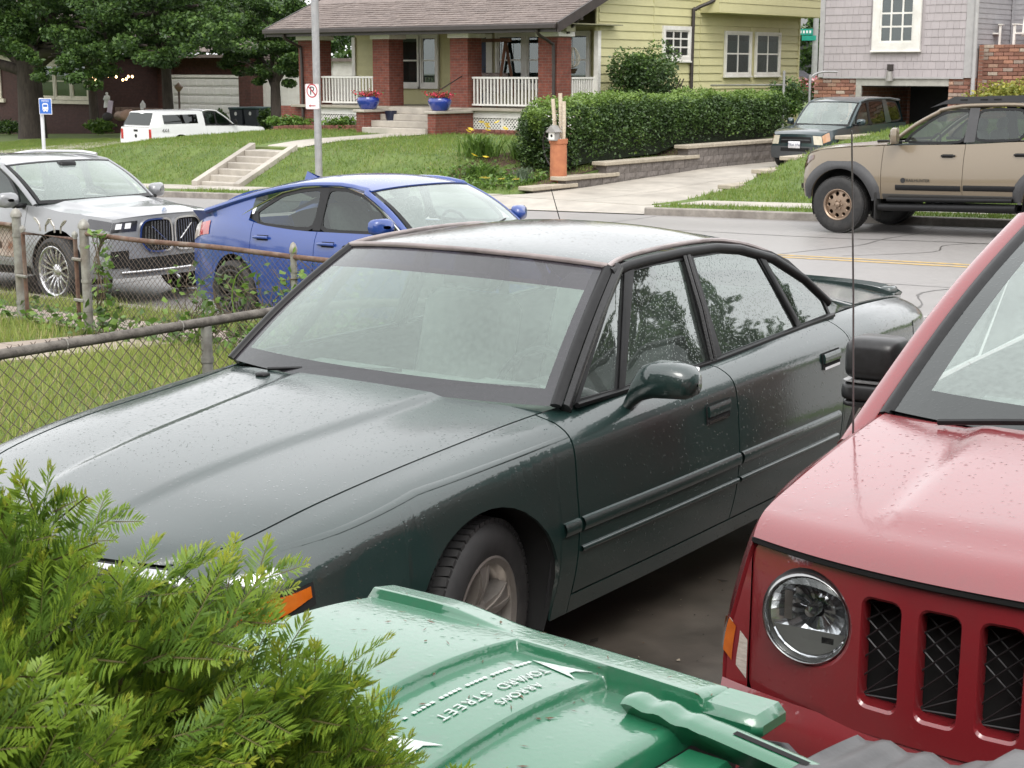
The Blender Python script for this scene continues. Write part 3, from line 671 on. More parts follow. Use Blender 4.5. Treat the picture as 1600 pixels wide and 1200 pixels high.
# lattice skirt under the porch floor
for (a, b) in ((-35.1, -32.7), (-29.1, -26.65)):
    bo('skirt_board', MB().box(a, b, 33.98, 34.05, .73, .92), WHITE)
    for q in (a, (a + b) / 2 - .035, b - .07): bo('skirt_frame', MB().box(q, q + .07, 33.99, 34.04, .28, .729), WHITE)
    la = MB(); x = a - .5
    while x < b:
        for sg in (1, -1):
            p, q = (x, .28), (x + .45, .73)
            if sg < 0: p, q = (x + .45, .28), (x, .73)
            lo, hi = a + .07, b - .07
            pts = []
            for (u, v) in (p, q):
                pts.append([u, v])
            # clip in s
            (u0, v0), (u1, v1) = pts
            def cl(u0, v0, u1, v1):
                if u0 > u1: u0, v0, u1, v1 = u1, v1, u0, v0
                if u1 < lo or u0 > hi: return None
                m_ = (v1 - v0) / (u1 - u0)
                if u0 < lo: v0 += m_ * (lo - u0); u0 = lo
                if u1 > hi: v1 -= m_ * (u1 - hi); u1 = hi
                return u0, v0, u1, v1
            c = cl(u0, v0, u1, v1)
            if c:
                u0, v0, u1, v1 = c; w = .024; y = 34.0 + (.008 if sg > 0 else .02)
                la.add([(u0, y, v0 - w), (u0, y, v0 + w), (u1, y, v1 + w), (u1, y, v1 - w), (u0, y + .01, v0 - w), (u0, y + .01, v0 + w), (u1, y + .01, v1 + w), (u1, y + .01, v1 - w)], [(0, 1, 2, 3), (4, 7, 6, 5), (0, 3, 7, 4), (1, 5, 6, 2), (0, 4, 5, 1), (3, 2, 6, 7)])
        x += .105
    tag(bo('lattice', la, WHITE), kind='stuff')
    bo('crawl_shade_sheet', MB().box(a, b, 34.06, 34.09, .25, .92), pm('crawl_dark', (.03, .025, .02)))  # dark sheet painted as the shade behind the lattice
# porch stairs with brick cheek walls
for i in range(4):
    bo('stair_step', MB().box(-31.64, -29.22, 32.3 + i * .38, 34.1, .28 + i * .175 - (.2 if i == 0 else .0), .28 + (i + 1) * .175, b=.012), CONC)
for s in (-31.8, -29.07):
    bo('cheek_wall', MB().box(s - .15, s + .15, 32.4, 33.99, .1, .86, b=.006), BRICK)
    bo('cheek_cap', MB().box(s - .22, s + .22, 32.33, 33.98, .861, .94, b=.015), CONC)
bo('handrail', MB().tube([(-29.35, 32.9, .9), (-29.35, 32.95, 1.45), (-29.35, 34.2, 1.95), (-29.35, 34.2, 1.0)], .02, 6), GUT)
# low brick edging in front of the porch
eb = empty('brick_edging', (-31, 33.4, .3), label='low red brick edging of the flower bed before the porch', cat='edging')
EB = pm('edging_brick', (.22, .085, .06), (.14, .05, .04), scale=8, rough=.85, vary=.25); ebm = None
for (a, b, t) in ((-36.4, -32.1, 33.35), (-28.8, -25.6, 33.2)):
    s = a
    while s < b:
        for r_ in range(2):
            if ebm is None: o = MB().cbox((0, 0, 0), (.105, .05, .04), b=.008).build('brick', EB, eb); ebm = o.data
            else: o = link('brick', ebm, eb)
            o.location = (s + 31 + r_ * .1, t - 33.4, ground_z(s, t) - .3 + .03 + r_ * .083); o.rotation_euler = (0, 0, random.uniform(-.05, .05))
        s += .225
# hanging basket
hb = empty('hanging_basket', (-26.45, 35.3, 2.1), label='hanging flower basket with pale scrolled frame under the porch roof', cat='basket')
MB().tube([(0, 0, .55), (0, 0, 1.14)], .006, 5).build('chain', GUT, hb)
mb = MB()
for a in range(4):
    q = a * math.pi / 4; mb.tube(cpath([(.0, 0, .0), (.17 * math.cos(q), .17 * math.sin(q), .1), (.2 * math.cos(q), .2 * math.sin(q), .3), (.1 * math.cos(q), .1 * math.sin(q), .5), (0, 0, .55)], 4), .013, 5)
    mb.tube(cpath([(.0, 0, .0), (-.17 * math.cos(q), -.17 * math.sin(q), .1), (-.2 * math.cos(q), -.2 * math.sin(q), .3), (-.1 * math.cos(q), -.1 * math.sin(q), .5), (0, 0, .55)], 4), .013, 5)
mb.build('scroll_frame', CREAM, hb, smooth=60)
MB().lathe([(.08, -.16), (.15, -.02), (.14, -.02), (.07, -.14)], 12).build('basket', pm('coir', (.06, .04, .02)), hb, smooth=50)

# ---------------------------------------------------------------- grey house with the basement garage
GH = empty('grey_house', (-20, 42, -.2), label='grey shake sided house on brick base with open garage doorway', cat='house')
def go(name, mb, mat, smooth=None):
    mb.V = [(x + 20, y - 42, z + .2) for x, y, z in mb.V]; return mb.build(name, mat, GH, smooth)
def gl_(s, t, z): return (s + 20, t - 42, z + .2)
go('wall', MB().box(-22.4, -17.83, 42.0, 52, 1.83, 7), SHAKE)
OLDB = brickmat('old_mixed_brick', ((.36, .17, .115), (.27, .13, .10)), (.33, .28, .24), 1.35)
go('brick_base', MB().box(-22.45, -21.27, 42.06, 52, -.4, 1.82).box(-18.45, -17.83, 42.06, 52, -.4, 1.82).box(-21.269, -18.451, 45.5, 52, -.4, 1.82), OLDB)
# old bricks laid one by one on the garage front
bricks = tag(go('brickwork', MB().box(-22.44, -21.28, 42.051, 42.055, -.4, 1.81), OLDB), None)
cols = [pm('old_brick_%d' % i, c, tuple(v * .7 for v in c), scale=9, rough=.9, vary=.15) for i, c in enumerate(((.40, .20, .135), (.31, .15, .11), (.46, .29, .21), (.34, .26, .215), (.25, .12, .085), (.52, .42, .34)))]
bme = [None] * len(cols)
def laybricks(s0, s1, t, z0, z1, parent, edge=None):
    row = 0; z = z0
    while z < z1 - .05:
        s = s0 - (row % 2) * .14; hi = s1
        while s < hi - .04:
            a, b = max(s, s0), min(s + .27, hi); s += .285
            if b - a < .05: continue
            if edge and a < edge(z): continue
            k = random.choice((0, 0, 1, 1, 2, 3, 4, 4, 5))
            if bme[k] is None: o = MB().cbox((0, 0, 0), (.5, .03, .045), b=.008).build('brick', cols[k], parent); bme[k] = o.data
            else: o = link('brick', bme[k], parent)
            o.location = gl_((a + b) / 2, t, z + .045); o.scale = ((b - a), 1, 1)
        z += .105; row += 1
laybricks(-22.6, -21.28, 42.04, .2, 1.75, bricks); laybricks(-18.44, -17.83, 42.04, .9, 1.75, bricks)
go('garage_header', MB().box(-21.27, -18.45, 42.03, 42.1, 1.60, 1.825).box(-21.27, -21.1, 42.03, 42.1, -.3, 1.599), pm('garage_frame_paint', (.42, .41, .37), (.33, .32, .29), rough=.6))
go('garage_interior', MB().box(-21.09, -18.46, 45.3, 45.4, -.4, 1.6).box(-21.09, -18.46, 42.2, 45.3, 1.57, 1.6), pm('garage_dark', (.012, .012, .013), (.006, .006, .006)))
# shakes, each its own piece
sm = {}
z = 1.85; row = 0
while z < 4.5:
    s = -22.30 - (row % 2) * .06; 
    while s < -18.0:
        w = random.uniform(.15, .28); a, b = max(s, -22.30), min(s + w - .006, -18.02); s += w
        if b - a < .04: continue
        if z > 2.55 and b > -20.86 and a < -19.22: 
            if a < -20.86: b = -20.86
            elif b > -19.22: a = -19.22
            else: continue
            if b - a < .04: continue
        k = round((b - a) / .02)
        if k not in sm: o = board_mesh(1, .24, .02).build('shake', SHAKE, GH); sm[k] = o.data
        else: o = link('shake', sm[k], GH)
        o.scale = (b - a, 1, 1); o.location = gl_(a, 42.0, z)
    z += .218; row += 1
go('corner_board', MB().box(-22.46, -22.31, 41.96, 42.06, 1.83, 7), pm('grey_trim', (.42, .41, .41), (.36, .35, .35), rough=.6))
go('corner_board', MB().box(-18.01, -17.78, 41.96, 42.06, 1.83, 7), pm('grey_trim', (.42, .41, .41)))
go('bottom_trim', MB().box(-22.31, -18.011, 41.975, 42.0, 1.80, 1.85), pm('grey_trim', (.42, .41, .41)))
M = FR(-20.55, 41.97, 2.80); M.translation = Vector(gl_(*M.translation)); win(GH, M, 1.02, 1.75, vb=(.33, .67), hb=(.46, .25, .75), trim=.22, sash=.05)
go('downspout', MB().tube([(-17.72, 41.95, 5), (-17.72, 41.95, .9)], .06, 8), pm('grey_trim', (.42, .41, .41)), 50)
ls = empty('wall_lamp', gl_(-20.18, 41.9, 2.0)); ls.parent = GH
MB().box(-.08, .08, .0, .08, .03, .2).build('bracket', GUT, ls); MB().lathe([(.07, 0), (.11, -.26), (.10, -.26), (.06, 0)], 10).build('lamp_shade', pm('ribbed_lamp_glass', (.30, .29, .27), rough=.3), ls, smooth=40)
# neighbouring wing: grey boards over brick retaining wall, right
go('wing_wall', MB().box(-17.8, -8, 44.6, 52, 1.5, 7), GREYB)
siding(GH, GREYB, gl_(-17.7, 44.6, 2.6), (1, 0), 9.7, 2.8, 5.2, .14, th=.018)
siding(GH, GREYB, gl_(-17.83, 42.06, 2.6), (0, 1), 2.55, 2.8, 5.2, .14, th=.018)
go('terrace_wall', MB().box(-17.78, -8, 42.4, 44.6, -.2, 2.72), OLDB)
tb = tag(go('brickwork', MB().box(-17.7, -14.3, 42.385, 42.39, .6, 2.72), OLDB))
laybricks(-17.62, -14.3, 42.37, .95, 2.7, tb)

# ---------------------------------------------------------------- retaining walls of that driveway
BLK = pm('split_face_block', (.205, .18, .165), (.13, .115, .105), scale=11, rough=.9, bump=.06, bscale=30, vary=.14)
CAP = pm('cap_stone', (.42, .37, .29), (.32, .28, .22), scale=7, rough=.8, bump=.02, vary=.06)
_blk = {}
def rough_block(w, h, d, key):
    mb = MB(); nx, nz = 5, 3; rg = random.Random(key)
    def f(u, v): 
        e = 0 if (u in (0, 1) or v in (0, 1)) else rg.uniform(.006, .028); return (e, (u - .5) * w, (v - .5) * h)
    mb.grid(f, lin(0, 1, nx), lin(0, 1, nz), flange=d); return mb
def rwall(name, label, s, face, secs, t_end, base):
    root = empty(name, (s, secs[0][0], 0), label=label, cat='wall'); me_ = [None] * 5
    MB().box(s - face * .05 - root.location.x, s - face * .30 - root.location.x, 0, t_end - secs[0][0], -.7, -.45).build('footing', BLK, root)
    for i, (a, b, top) in enumerate(secs):
        lo = min(base(a), base(b)) - .05; z = top - .085; row = 0
        MB().box(-face * .035, -face * .30, a - secs[0][0], b - secs[0][0] - .002, -.6, top - .087).build('core', BLK, root)
        while z > lo:
            h = .2; t = a - (row % 2) * .2
            while t < b - .03:
                p, q = max(a, t), min(b, t + .44); t += .45
                if q - p < .06: continue
                k = random.randrange(5)
                if me_[k] is None: o = rough_block(1, .195, .02, k + i * 7).build('block', BLK, root); me_[k] = o.data
                else: o = link('block', me_[k], root)
                o.scale = (1, q - p - .006, 1); o.location = (-face * .012, (p + q) / 2 - secs[0][0], z - h / 2)
                if face < 0: o.rotation_euler = (0, 0, math.pi)
            z -= h; row += 1
        t = a - .12
        while t < b:
            e = min(b + .03, t + random.uniform(.55, .7)); o = MB().box(-.34, .05, t - secs[0][0] + .003, e - secs[0][0] - .003, top - .084, top, b=.012).build('cap_stone', CAP, root)
            if face < 0: o.location = (.29, 0, 0)
            t = e
    return root
rwall('retaining_wall', 'stepped grey block retaining wall with tan caps below the clipped hedge', -20.3, 1, ((25.8, 27.25, -.33), (26.9, 28.8, -.18), (28.4, 32.1, .07), (31.7, 41.9, .31)), 41.9, lambda t: drv(t))
rwall('retaining_wall', 'stepped grey block retaining wall with tan caps along the lawn behind the tan pickup', -16.6, -1, ((27.2, 28.6, -.19), (28.5, 29.8, .05), (29.65, 32.2, .27), (32.1, 41.9, .62)), 41.9, lambda t: drv(t))
# soil bed under hedge
sheet('soil_bed', rng(-23.2, -20.56, .4), rng(26.0, 38, .5), .012, SOIL)
# lawn steps up from the sidewalk
ST = empty('lawn_steps', (-30.8, 25.5, -.75), label='concrete steps with sloped side curbs cut into the lawn bank', cat='steps')
zb = ground_z(-30, 25.5)
for i in range(6):
    MB().box(.22, 1.55, .02 + i * .29, 2.2, -.1 + i * .14, (zb + .75) + (i + 1) * .142 - .05, b=.012).build('step', CONC, ST)
for x in (0, 1.551):
    MB().add([(x, -.1, -.3), (x + .21, -.1, -.3), (x + .21, -.1, zb + .85), (x, -.1, zb + .85), (x, 1.85, -.2), (x + .21, 1.85, -.2), (x + .21, 1.85, .97), (x, 1.85, .97)], [(0, 1, 2, 3), (4, 7, 6, 5), (0, 4, 5, 1), (1, 5, 6, 2), (2, 6, 7, 3), (3, 7, 4, 0)]).build('side_curb', CONC, ST)
sheet('garden_path', [-30.6, -30, -29.25], rng(27.3, 32.4, .5), .02, CONC)

# ---------------------------------------------------------------- brown brick house, far left
LH = empty('brick_house', (-78, 50, -1.2), label='dark brown brick house with cream framed windows behind the big maple', cat='house')
def lo_(name, mb, mat, smooth=None):
    mb.V = [(x + 78, y - 50, z + 1.2) for x, y, z in mb.V]; return mb.build(name, mat, LH, smooth)
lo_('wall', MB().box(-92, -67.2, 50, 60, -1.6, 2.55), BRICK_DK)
lo_('frieze', MB().box(-92, -67.1, 49.9, 50.0, 2.3, 2.95), CREAM)
lo_('roof', MB().add([(-93, 49, 2.95), (-66.2, 49, 2.95), (-71, 55, 6), (-93, 55, 6), (-93, 61, 2.95), (-66.2, 61, 2.95)], [(0, 1, 2, 3), (3, 2, 5, 4), (1, 5, 2)]), SHING)
for s in (-72.6, -71.15, -69.7, -79, -77.5):
    M = FR(s, 49.97, .62); M.translation = M.translation + Vector((78, -50, 1.2)); win(LH, M, 1.2, 1.6, trim=.14, tm=CREAM)
lo_('sill', MB().box(-73.0, -68.1, 49.86, 50.0, .26, .46), CREAM); lo_('sill', MB().box(-79.5, -75.9, 49.86, 50.0, .26, .46), CREAM)
# rear wing and white garage
LG = empty('garage', (-63.4, 53, -.6), label='white panelled double garage door in a brick outbuilding behind the white pickup', cat='garage')
def lg(name, mb, mat, smooth=None):
    mb.V = [(x + 62, y - 53, z + .6) for x, y, z in mb.V]; return mb.build(name, mat, LG, smooth)
lg('wall', MB().box(-74, -64.5, 53.4, 58, -1, 2.6).box(-64.499, -59.2, 53.5, 58, 1.62, 2.6).box(-59.199, -58.3, 53.2, 58, -1, 2.6), brickmat('shaded_shed_brick', ((.10, .034, .026), (.07, .026, .02)), (.07, .055, .048)))  # dark brown brick, darkened further for the shade under the trees
lg('roof', MB().box(-74.5, -58, 52.8, 58.5, 2.6, 2.75), SHING)
GD = pm('garage_door_white', (.72, .71, .69), (.64, .63, .61), rough=.5)
for i in range(5):
    lg('door_panel', MB().box(-64.45, -59.25, 53.3, 53.36, -.6 + i * .44, -.6 + i * .44 + .425, b=.01), GD)
    for j in range(8):
        a = -64.4 + j * .645; lg('raised_panel', MB().box(a + .05, a + .6, 53.275, 53.31, -.53 + i * .44, -.53 + i * .44 + .29, b=.012), GD)
lg('door_frame', MB().box(-64.6, -64.46, 53.25, 53.4, -.7, 1.75).box(-59.24, -59.1, 53.25, 53.4, -.7, 1.75).box(-64.459, -59.241, 53.25, 53.4, 1.61, 1.75), WHITE)
for s in (-70.6,):
    M = FR(s, 53.35, .55); M.translation = M.translation + Vector((62, -53, .6)); win(LG, M, .75, 1.0, vb=(.25, .5, .75), trim=.06)
WB = empty('white_shed', (-58.7, 54, -.2), label='plain white low building between the small tree and bungalow', cat='shed')
MB().box(-2.3, 4, 0, 4, -.3, 2.6).build('wall', WHITE, WB); MB().box(-2.5, 4.2, -.3, 4.3, 2.6, 2.75).build('roof', SHING, WB)
# far building glimpsed between the two houses
FB = empty('far_house', (-52, 95, 1), label='grey house with dark window glimpsed between bungalow and grey house', cat='house')
MB().box(-8, 12, 0, 8, -1, 9).build('wall', GREYB, FB); MB().box(-8, 12, -.06, -.01, 3.5, 3.8).build('white_band', WHITE, FB)
MB().box(-2, 3.5, -.06, -.01, .5, 3.2).build('window', pm('inside_shade', (.05, .05, .055)), FB)

# ---------------------------------------------------------------- unseen house added behind the camera to darken reflections and light
HB = empty('added_dark_house', (-2, -4.2, 0), label='unseen dark brick house added behind the viewpoint to darken the reflections', cat='house')
MB().box(-9, 9, -4, 0, -.2, 5.0).build('wall', BRICK_DK, HB); MB().box(-9.8, 9.8, -4.6, .7, 5.0, 5.15).build('eave', GUT, HB)
for x in (-6, -2, 2.5): win(HB, frame((x, .0, 1.4), (-1, 0, 0), (0, 0, 1)), 1.1, 1.5)
# ================================================================ CAR TOOLKIT
BLACKT = pm('black_trim', (.012, .012, .0125), (.007, .007, .0075), scale=30, rough=.4, bump=.004, spec=.3)
RUBBER = pm('rubber', (.022, .021, .021), (.013, .013, .013), scale=25, rough=.75, bump=.01)
TYRE = pm('tyre_rubber', (.030, .029, .029), (.018, .018, .018), scale=20, rough=.7, bump=.012, c3=(.06, .055, .05), c3scale=5, c3amt=.4)
CHROME = pm('chrome', (.8, .8, .81), (.72, .72, .73), scale=10, rough=.12, metal=1)
ALLOY = pm('dull_alloy', (.42, .39, .36), (.30, .275, .25), scale=12, rough=.4, metal=.75)
SILV = pm('machined_alloy', (.72, .72, .73), (.62, .62, .63), scale=12, rough=.25, metal=.9)
UNDER = pm('underbody', (.012, .012, .012), (.008, .008, .008), rough=.9)
LINER = pm('door_liner', (.035, .035, .037), (.022, .022, .024), rough=.85)
SEAT = pm('seat_cloth', (.33, .33, .31), (.25, .25, .235), scale=20, rough=.9, bump=.01)
DASH = pm('dashboard', (.05, .052, .055), (.035, .036, .04), scale=20, rough=.7)
AMBER = pm('amber_lens', (.55, .13, .012), (.42, .09, .008), scale=14, rough=.12, coat=1)
REDL = pm('red_lens', (.45, .015, .012), (.3, .01, .01), scale=14, rough=.12, coat=1)
CLEARL = glass('clear_lens', tint=(.93, .95, .95), refl=1.5)
REFL = pm('lamp_reflector', (.75, .76, .78), (.5, .51, .53), scale=14, rough=.15, metal=.95)
PLATE = pm('plate_white', (.7, .7, .72), (.6, .6, .63), rough=.4)
SEAM = pm('seam_black', (.006, .006, .006), (.004, .004, .004), rough=.9)
class Car:
    def __init__(s, name, label, loc, yaw, lines, xf, xr, arches, paint_, pitch=0, bulge=(.12, .10), capdz=(0, 0), bp=2.2):
        s.root = empty(name, loc, label=label, cat='car'); s.root.rotation_euler = (0, -pitch, yaw)
        s.L = [pchip(l) for l in lines]; s.n = len(lines); s.xf = xf; s.xr = xr; s.arches = arches; s.p = paint_; s.b = bulge; s.dz = capdz; s.bp = bp
    def o(s, mb, name, mat, parent=None, smooth=45):
        return mb.build(name, mat, parent or s.root, smooth)
    def both(s, mb, name, mat, parent=None, smooth=45, only=None):
        r = []
        if only != -1: r.append(mb.build(name, mat, parent or s.root, smooth))
        if only != 1: r.append(mb.mirror().build(name, mat, parent or s.root, smooth))
        return r
    def S(s, x, v, off=0):
        x_ = min(max(x, s.xr), s.xf)
        P = [f(x_) for f in s.L]; n = s.n; q = min(max(v, 0), 1) * (n - 1); i = min(int(q), n - 2); t = q - i
        g = lambda j: P[min(max(j, 0), n - 1)]
        a, b, c, d = g(i - 1), g(i), g(i + 1), g(i + 2); r = []
        if i == 0: a = (2 * b[0] - c[0], 2 * b[1] - c[1])
        if i == n - 2: d = (2 * c[0] - b[0], 2 * c[1] - b[1])
        for k in range(2): r.append(.5 * (2 * b[k] + (c[k] - a[k]) * t + (2 * a[k] - 5 * b[k] + 4 * c[k] - d[k]) * t * t + (-a[k] + 3 * b[k] - 3 * c[k] + d[k]) * t**3))
        return Vector((x, r[0] + off, r[1]))
    def vz(s, x, z):
        """v where the side reaches height z"""
        a, b = 0., 1.
        for _ in range(22):
            m = (a + b) / 2
            if s.S(x, m).z > z: a = m
            else: b = m
        return (a + b) / 2
    def archz(s, x):
        for (xc, zc, r) in s.arches:
            if abs(x - xc) < r: return zc + math.sqrt(r * r - (x - xc)**2)
        return -1
    def panel(s, name, x0, x1, v0=0, v1=1, mat=None, nx=14, nv=16, flange=.012, off=0, only=None, parent=None):
        """body side panel between seams x0..x1 (x0 > x1, front to rear), following wheel arches"""
        f0 = x0 if callable(x0) else (lambda v: x0); f1 = x1 if callable(x1) else (lambda v: x1)
        a, b = f0(.7), f1(.7); fr = set(lin(0, 1, nx))
        for (xc, zc, r) in s.arches:
            if b < xc + r and a > xc - r:
                xs = [xc + r * math.cos(math.pi * k / 18) for k in range(19)] + [xc + r + .003, xc - r - .003]
                for x in xs:
                    f = (x - a) / (b - a)
                    if 0 < f < 1: fr.add(f)
        fr = sorted(fr); mb = MB()
        def fn(u, w):
            x = f0(.8) + (f1(.8) - f0(.8)) * u; az = s.archz(x); ve = v1
            if az > 0: ve = min(v1, s.vz(x, az))
            v = v0 + (ve - v0) * w; x = f0(v) + (f1(v) - f0(v)) * u
            return s.S(x, v, off)
        mb.grid(fn, fr, lin(0, 1, nv), flange=flange, flip=True)
        return s.both(mb, name, mat or s.p, parent, 50, only)
    def strip(s, name, x0, x1, z0, z1, mat, out=.012, nx=24, parent=None, only=None, taper=0):
        """moulding on the side following heights z0..z1 (callables of x allowed)"""
        f0 = z0 if callable(z0) else (lambda x: z0); f1 = z1 if callable(z1) else (lambda x: z1); mb = MB()
        def fn(x, w):
            v = s.vz(x, f1(x) + (f0(x) - f1(x)) * w); p = s.S(x, v); e = min(abs(x - x0), abs(x - x1)); k = 1 if not taper else min(1, e / taper)
            return p + Vector((0, out * k * math.sin(math.pi * min(max(w, .0), 1)) ** .35 if 0 < w < 1 else 0, 0))
        mb.grid(fn, lin(x0, x1, nx), [0, .06, .25, .5, .75, .94, 1], flip=True)
        return s.both(mb, name, mat, parent, 40, only)
    def cap(s, front, a, v, off=0):
        x = s.xf if front else s.xr; P = s.S(x, v); sg = 1 if front else -1; b = s.b[0] if front else s.b[1]; dz = s.dz[0] if front else s.dz[1]
        if callable(b): b = b(v)
        k = 1 - abs(a)**s.bp
        return Vector((x + sg * (b * k + off), a * P.y, P.z + dz * (1 - a * a) * (1 - v)))
    def cappatch(s, name, front, a0, a1, v0, v1, mat, off=0, n=20, m=10, parent=None, flange=0, smooth=45):
        mb = MB(); mb.grid(lambda a, v: s.cap(front, a, v, off), lin(a0, a1, n), lin(v0, v1, m), flip=front is False, flange=flange)
        return s.o(mb, name, mat, parent, smooth)
    def wells(s, depth=.30):
        for (xc, zc, r) in s.arches:
            mb = MB()
            def fn(a, w):
                x = xc + (r + .004) * math.cos(a); z = zc + (r + .004) * math.sin(a); y = s.S(x, s.vz(x, max(z, .2))).y; return (x, y - .012 - w * depth, z)
            mb.grid(fn, lin(-.35, math.pi + .35, 24), [0, 1]); mb.grid(lambda a, w: (xc + (r + .004) * math.cos(a) * w, fn(a, 1)[1], zc + (r + .004) * math.sin(a) * w), lin(-.35, math.pi + .35, 24), [1, 0])
            s.both(mb, 'wheel_well', UNDER, smooth=180)
    def liner(s, x0=None, x1=None, vtop=.02):
        mb = MB(); x0 = x0 or s.xf - .05; x1 = x1 or s.xr + .05
        def fn(x, w):
            az = s.archz(x); ve = .985 if az < 0 else s.vz(x, az + .01); p = s.S(x, vtop + (ve - vtop) * w); return p + Vector((0, -.03, 0))
        xs = sorted(set(lin(x0, x1, 40) + [xc + r * math.cos(math.pi * k / 10) for xc, zc, r in s.arches for k in range(11)]), reverse=True)
        mb.grid(fn, xs, lin(0, 1, 6), flip=True); s.both(mb, 'door_liner', LINER, smooth=60)
        zb = max(.16, s.S((x0 + x1) / 2, 1).z + .02); yb = s.S((x0 + x1) / 2, 1).y - .06
        c = MB().box(s.xr + .1, s.xf - .1, -yb + .25, yb - .25, zb, zb + .03); s.o(c, 'underbody', UNDER)
def wheel(car, x, y, r, w, rim_r, style, steer=0, mat=ALLOY, tread=True, z=None, camber=0):
    """tyre (part) with rim, hub and lug nuts (sub-parts); outer face towards sign of y"""
    z = r if z is None else z; sg = 1 if y > 0 else -1
    t = MB(); h = w / 2
    prof = [(rim_r - .012, -h * .75), (rim_r + .01, -h * .95), (rim_r + (r - rim_r) * .55, -h * 1.06), (r - .03, -h * .97), (r - .008, -h * .82), (r, -h * .6), (r, h * .6), (r - .008, h * .82), (r - .03, h * .97), (rim_r + (r - rim_r) * .55, h * 1.06), (rim_r + .01, h * .95), (rim_r - .012, h * .75)]
    t.lathe(prof, 56, axis='y')
    if tread:
        n = 60
        for k in range(n):
            for (c, hw) in ((-h * .66, h * .2), (-h * .22, h * .17), (h * .22, h * .17), (h * .66, h * .2)):
                a0 = 2 * math.pi * (k + (.5 if abs(c) < h * .4 else 0)) / n; a1 = a0 + 2 * math.pi / n * .72; sk = .02 if c > 0 else -.02
                rr = r + .0075 if abs(c) < h * .4 else r + .004
                P = []
                for (a, cc) in ((a0, c - hw), (a1, c - hw), (a1 + sk, c + hw), (a0 + sk, c + hw)):
                    P.append((rr * math.cos(a), cc, rr * math.sin(a)))
                Q = [(p[0] * (r - .012) / rr, p[1], p[2] * (r - .012) / rr) for p in P]
                t.add(P + Q, [(0, 1, 2, 3), (0, 4, 5, 1), (1, 5, 6, 2), (2, 6, 7, 3), (3, 7, 4, 0)])
    o = t.build('wheel', TYRE, car.root, 40); o.location = (x, y, z); o.rotation_euler = (camber, 0, steer if sg > 0 else steer + math.pi)
    # rim barrel and lip (outer side = +y local)
    m = MB(); R0 = rim_r
    m.lathe([(R0 - .02, -h * .8), (R0 - .025, h * .2), (R0 - .012, h * .72), (R0 + .008, h * .86), (R0 + .014, h * .98), (R0 + .006, h * 1.0), (R0 - .012, h * .9), (R0 - .02, h * .6)], 48, axis='y')
    m.lathe([(R0 - .03, h * .02), (.0, h * .02)], 24, axis='y', mi=1)
    rim = m.build('rim', [mat, UNDER], o, 40)
    d = MB().lathe([(R0 * .72, h * .1), (R0 * .72, h * .16), (0, h * .16)], 28, axis='y'); d.build('brake_disc', pm('brake_disc', (.2, .17, .15), rough=.4, metal=.8), o, 40)
    sp = MB()
    def spoke(a, w0, w1, y0, y1, r0=.055, r1=None, th=.022, tw=0):
        r1 = r1 or R0 - .012; ca, sa = math.cos(a), math.sin(a); n = 5; V = []
        for i in range(n):
            f = i / (n - 1); rr = r0 + (r1 - r0) * f; ww = w0 + (w1 - w0) * f; yy = y0 + (y1 - y0) * f + .012 * math.sin(math.pi * f); off = tw * f
            for (q, dy) in ((-ww, -th), (-ww * .8, 0), (ww * .8, 0), (ww, -th)):
                q += off; V.append((rr * ca - q * sa, yy + dy, rr * sa + q * ca))
        F = []
        for i in range(n - 1):
            for j in range(3): F.append((i * 4 + j, i * 4 + j + 1, (i + 1) * 4 + j + 1, (i + 1) * 4 + j))
        MB().add(V, F).build('spoke', mat, o, 40)
    if style == 'five':         # paired flat five-spoke
        for k in range(5):
            a = 2 * math.pi * k / 5 + .35; spoke(a, .034, .05, h * .62, h * .80, th=.05); 
            for q in (-1, 1): spoke(a, .006, .008, h * .66, h * .84, tw=q * .03, th=.02)
    elif style == 'multi':
        for k in range(8):
            a = 2 * math.pi * k / 8
            for q in (-1, 1): spoke(a + q * .06, .010, .016, h * .55, h * .82, tw=q * .045, th=.03)
    elif style == 'truck':      # forged disc with round windows
        m2 = MB()
        outer = [(R0 * .97 * math.cos(2 * math.pi * k / 48), R0 * .97 * math.sin(2 * math.pi * k / 48)) for k in range(48)]
        holes = []
        for k in range(9):
            a = 2 * math.pi * k / 9; c = (R0 * .74 * math.cos(a), R0 * .74 * math.sin(a)); rr = R0 * (.17 if k % 3 else .14)
            holes.append([(c[0] + rr * math.cos(2 * math.pi * j / 12), c[1] + rr * math.sin(2 * math.pi * j / 12)) for j in range(12)])
        holed(m2, outer, holes, lambda u, v, dd: (u, h * .62 + .03 * (1 - (math.hypot(u, v) / R0)**2) - dd, v), step=R0 * .2, depth=.05, flip=True)
        m2.build('wheel_disc', mat, o, 40)
        for k in range(6):
            a = 2 * math.pi * k / 6; sp.lathe([(.0, h * .62 + .055), (.014, h * .62 + .05), (.014, h * .62)], 8, o=(R0 * .3 * math.cos(a), 0, R0 * .3 * math.sin(a)), axis='y')
        sp.lathe([(0, h * .62 + .075), (R0 * .17, h * .62 + .06), (R0 * .19, h * .62)], 16, axis='y')
    elif style == 'simple':
        for k in range(7): spoke(2 * math.pi * k / 7, .02, .03, h * .5, h * .8, th=.03)
    if style != 'truck':
        sp.lathe([(0, h * .74), (.03, h * .74), (.055, h * .66), (.075, h * .58), (.08, h * .3)], 20, axis='y')
        for k in range(5):
            a = 2 * math.pi * (k + .5) / 5; sp.lathe([(0, h * .66), (.011, h * .64), (.011, h * .5)], 6, o=(.062 * math.cos(a), 0, .062 * math.sin(a)), axis='y')
    sp.build('hub', mat, o, 40)
    return o
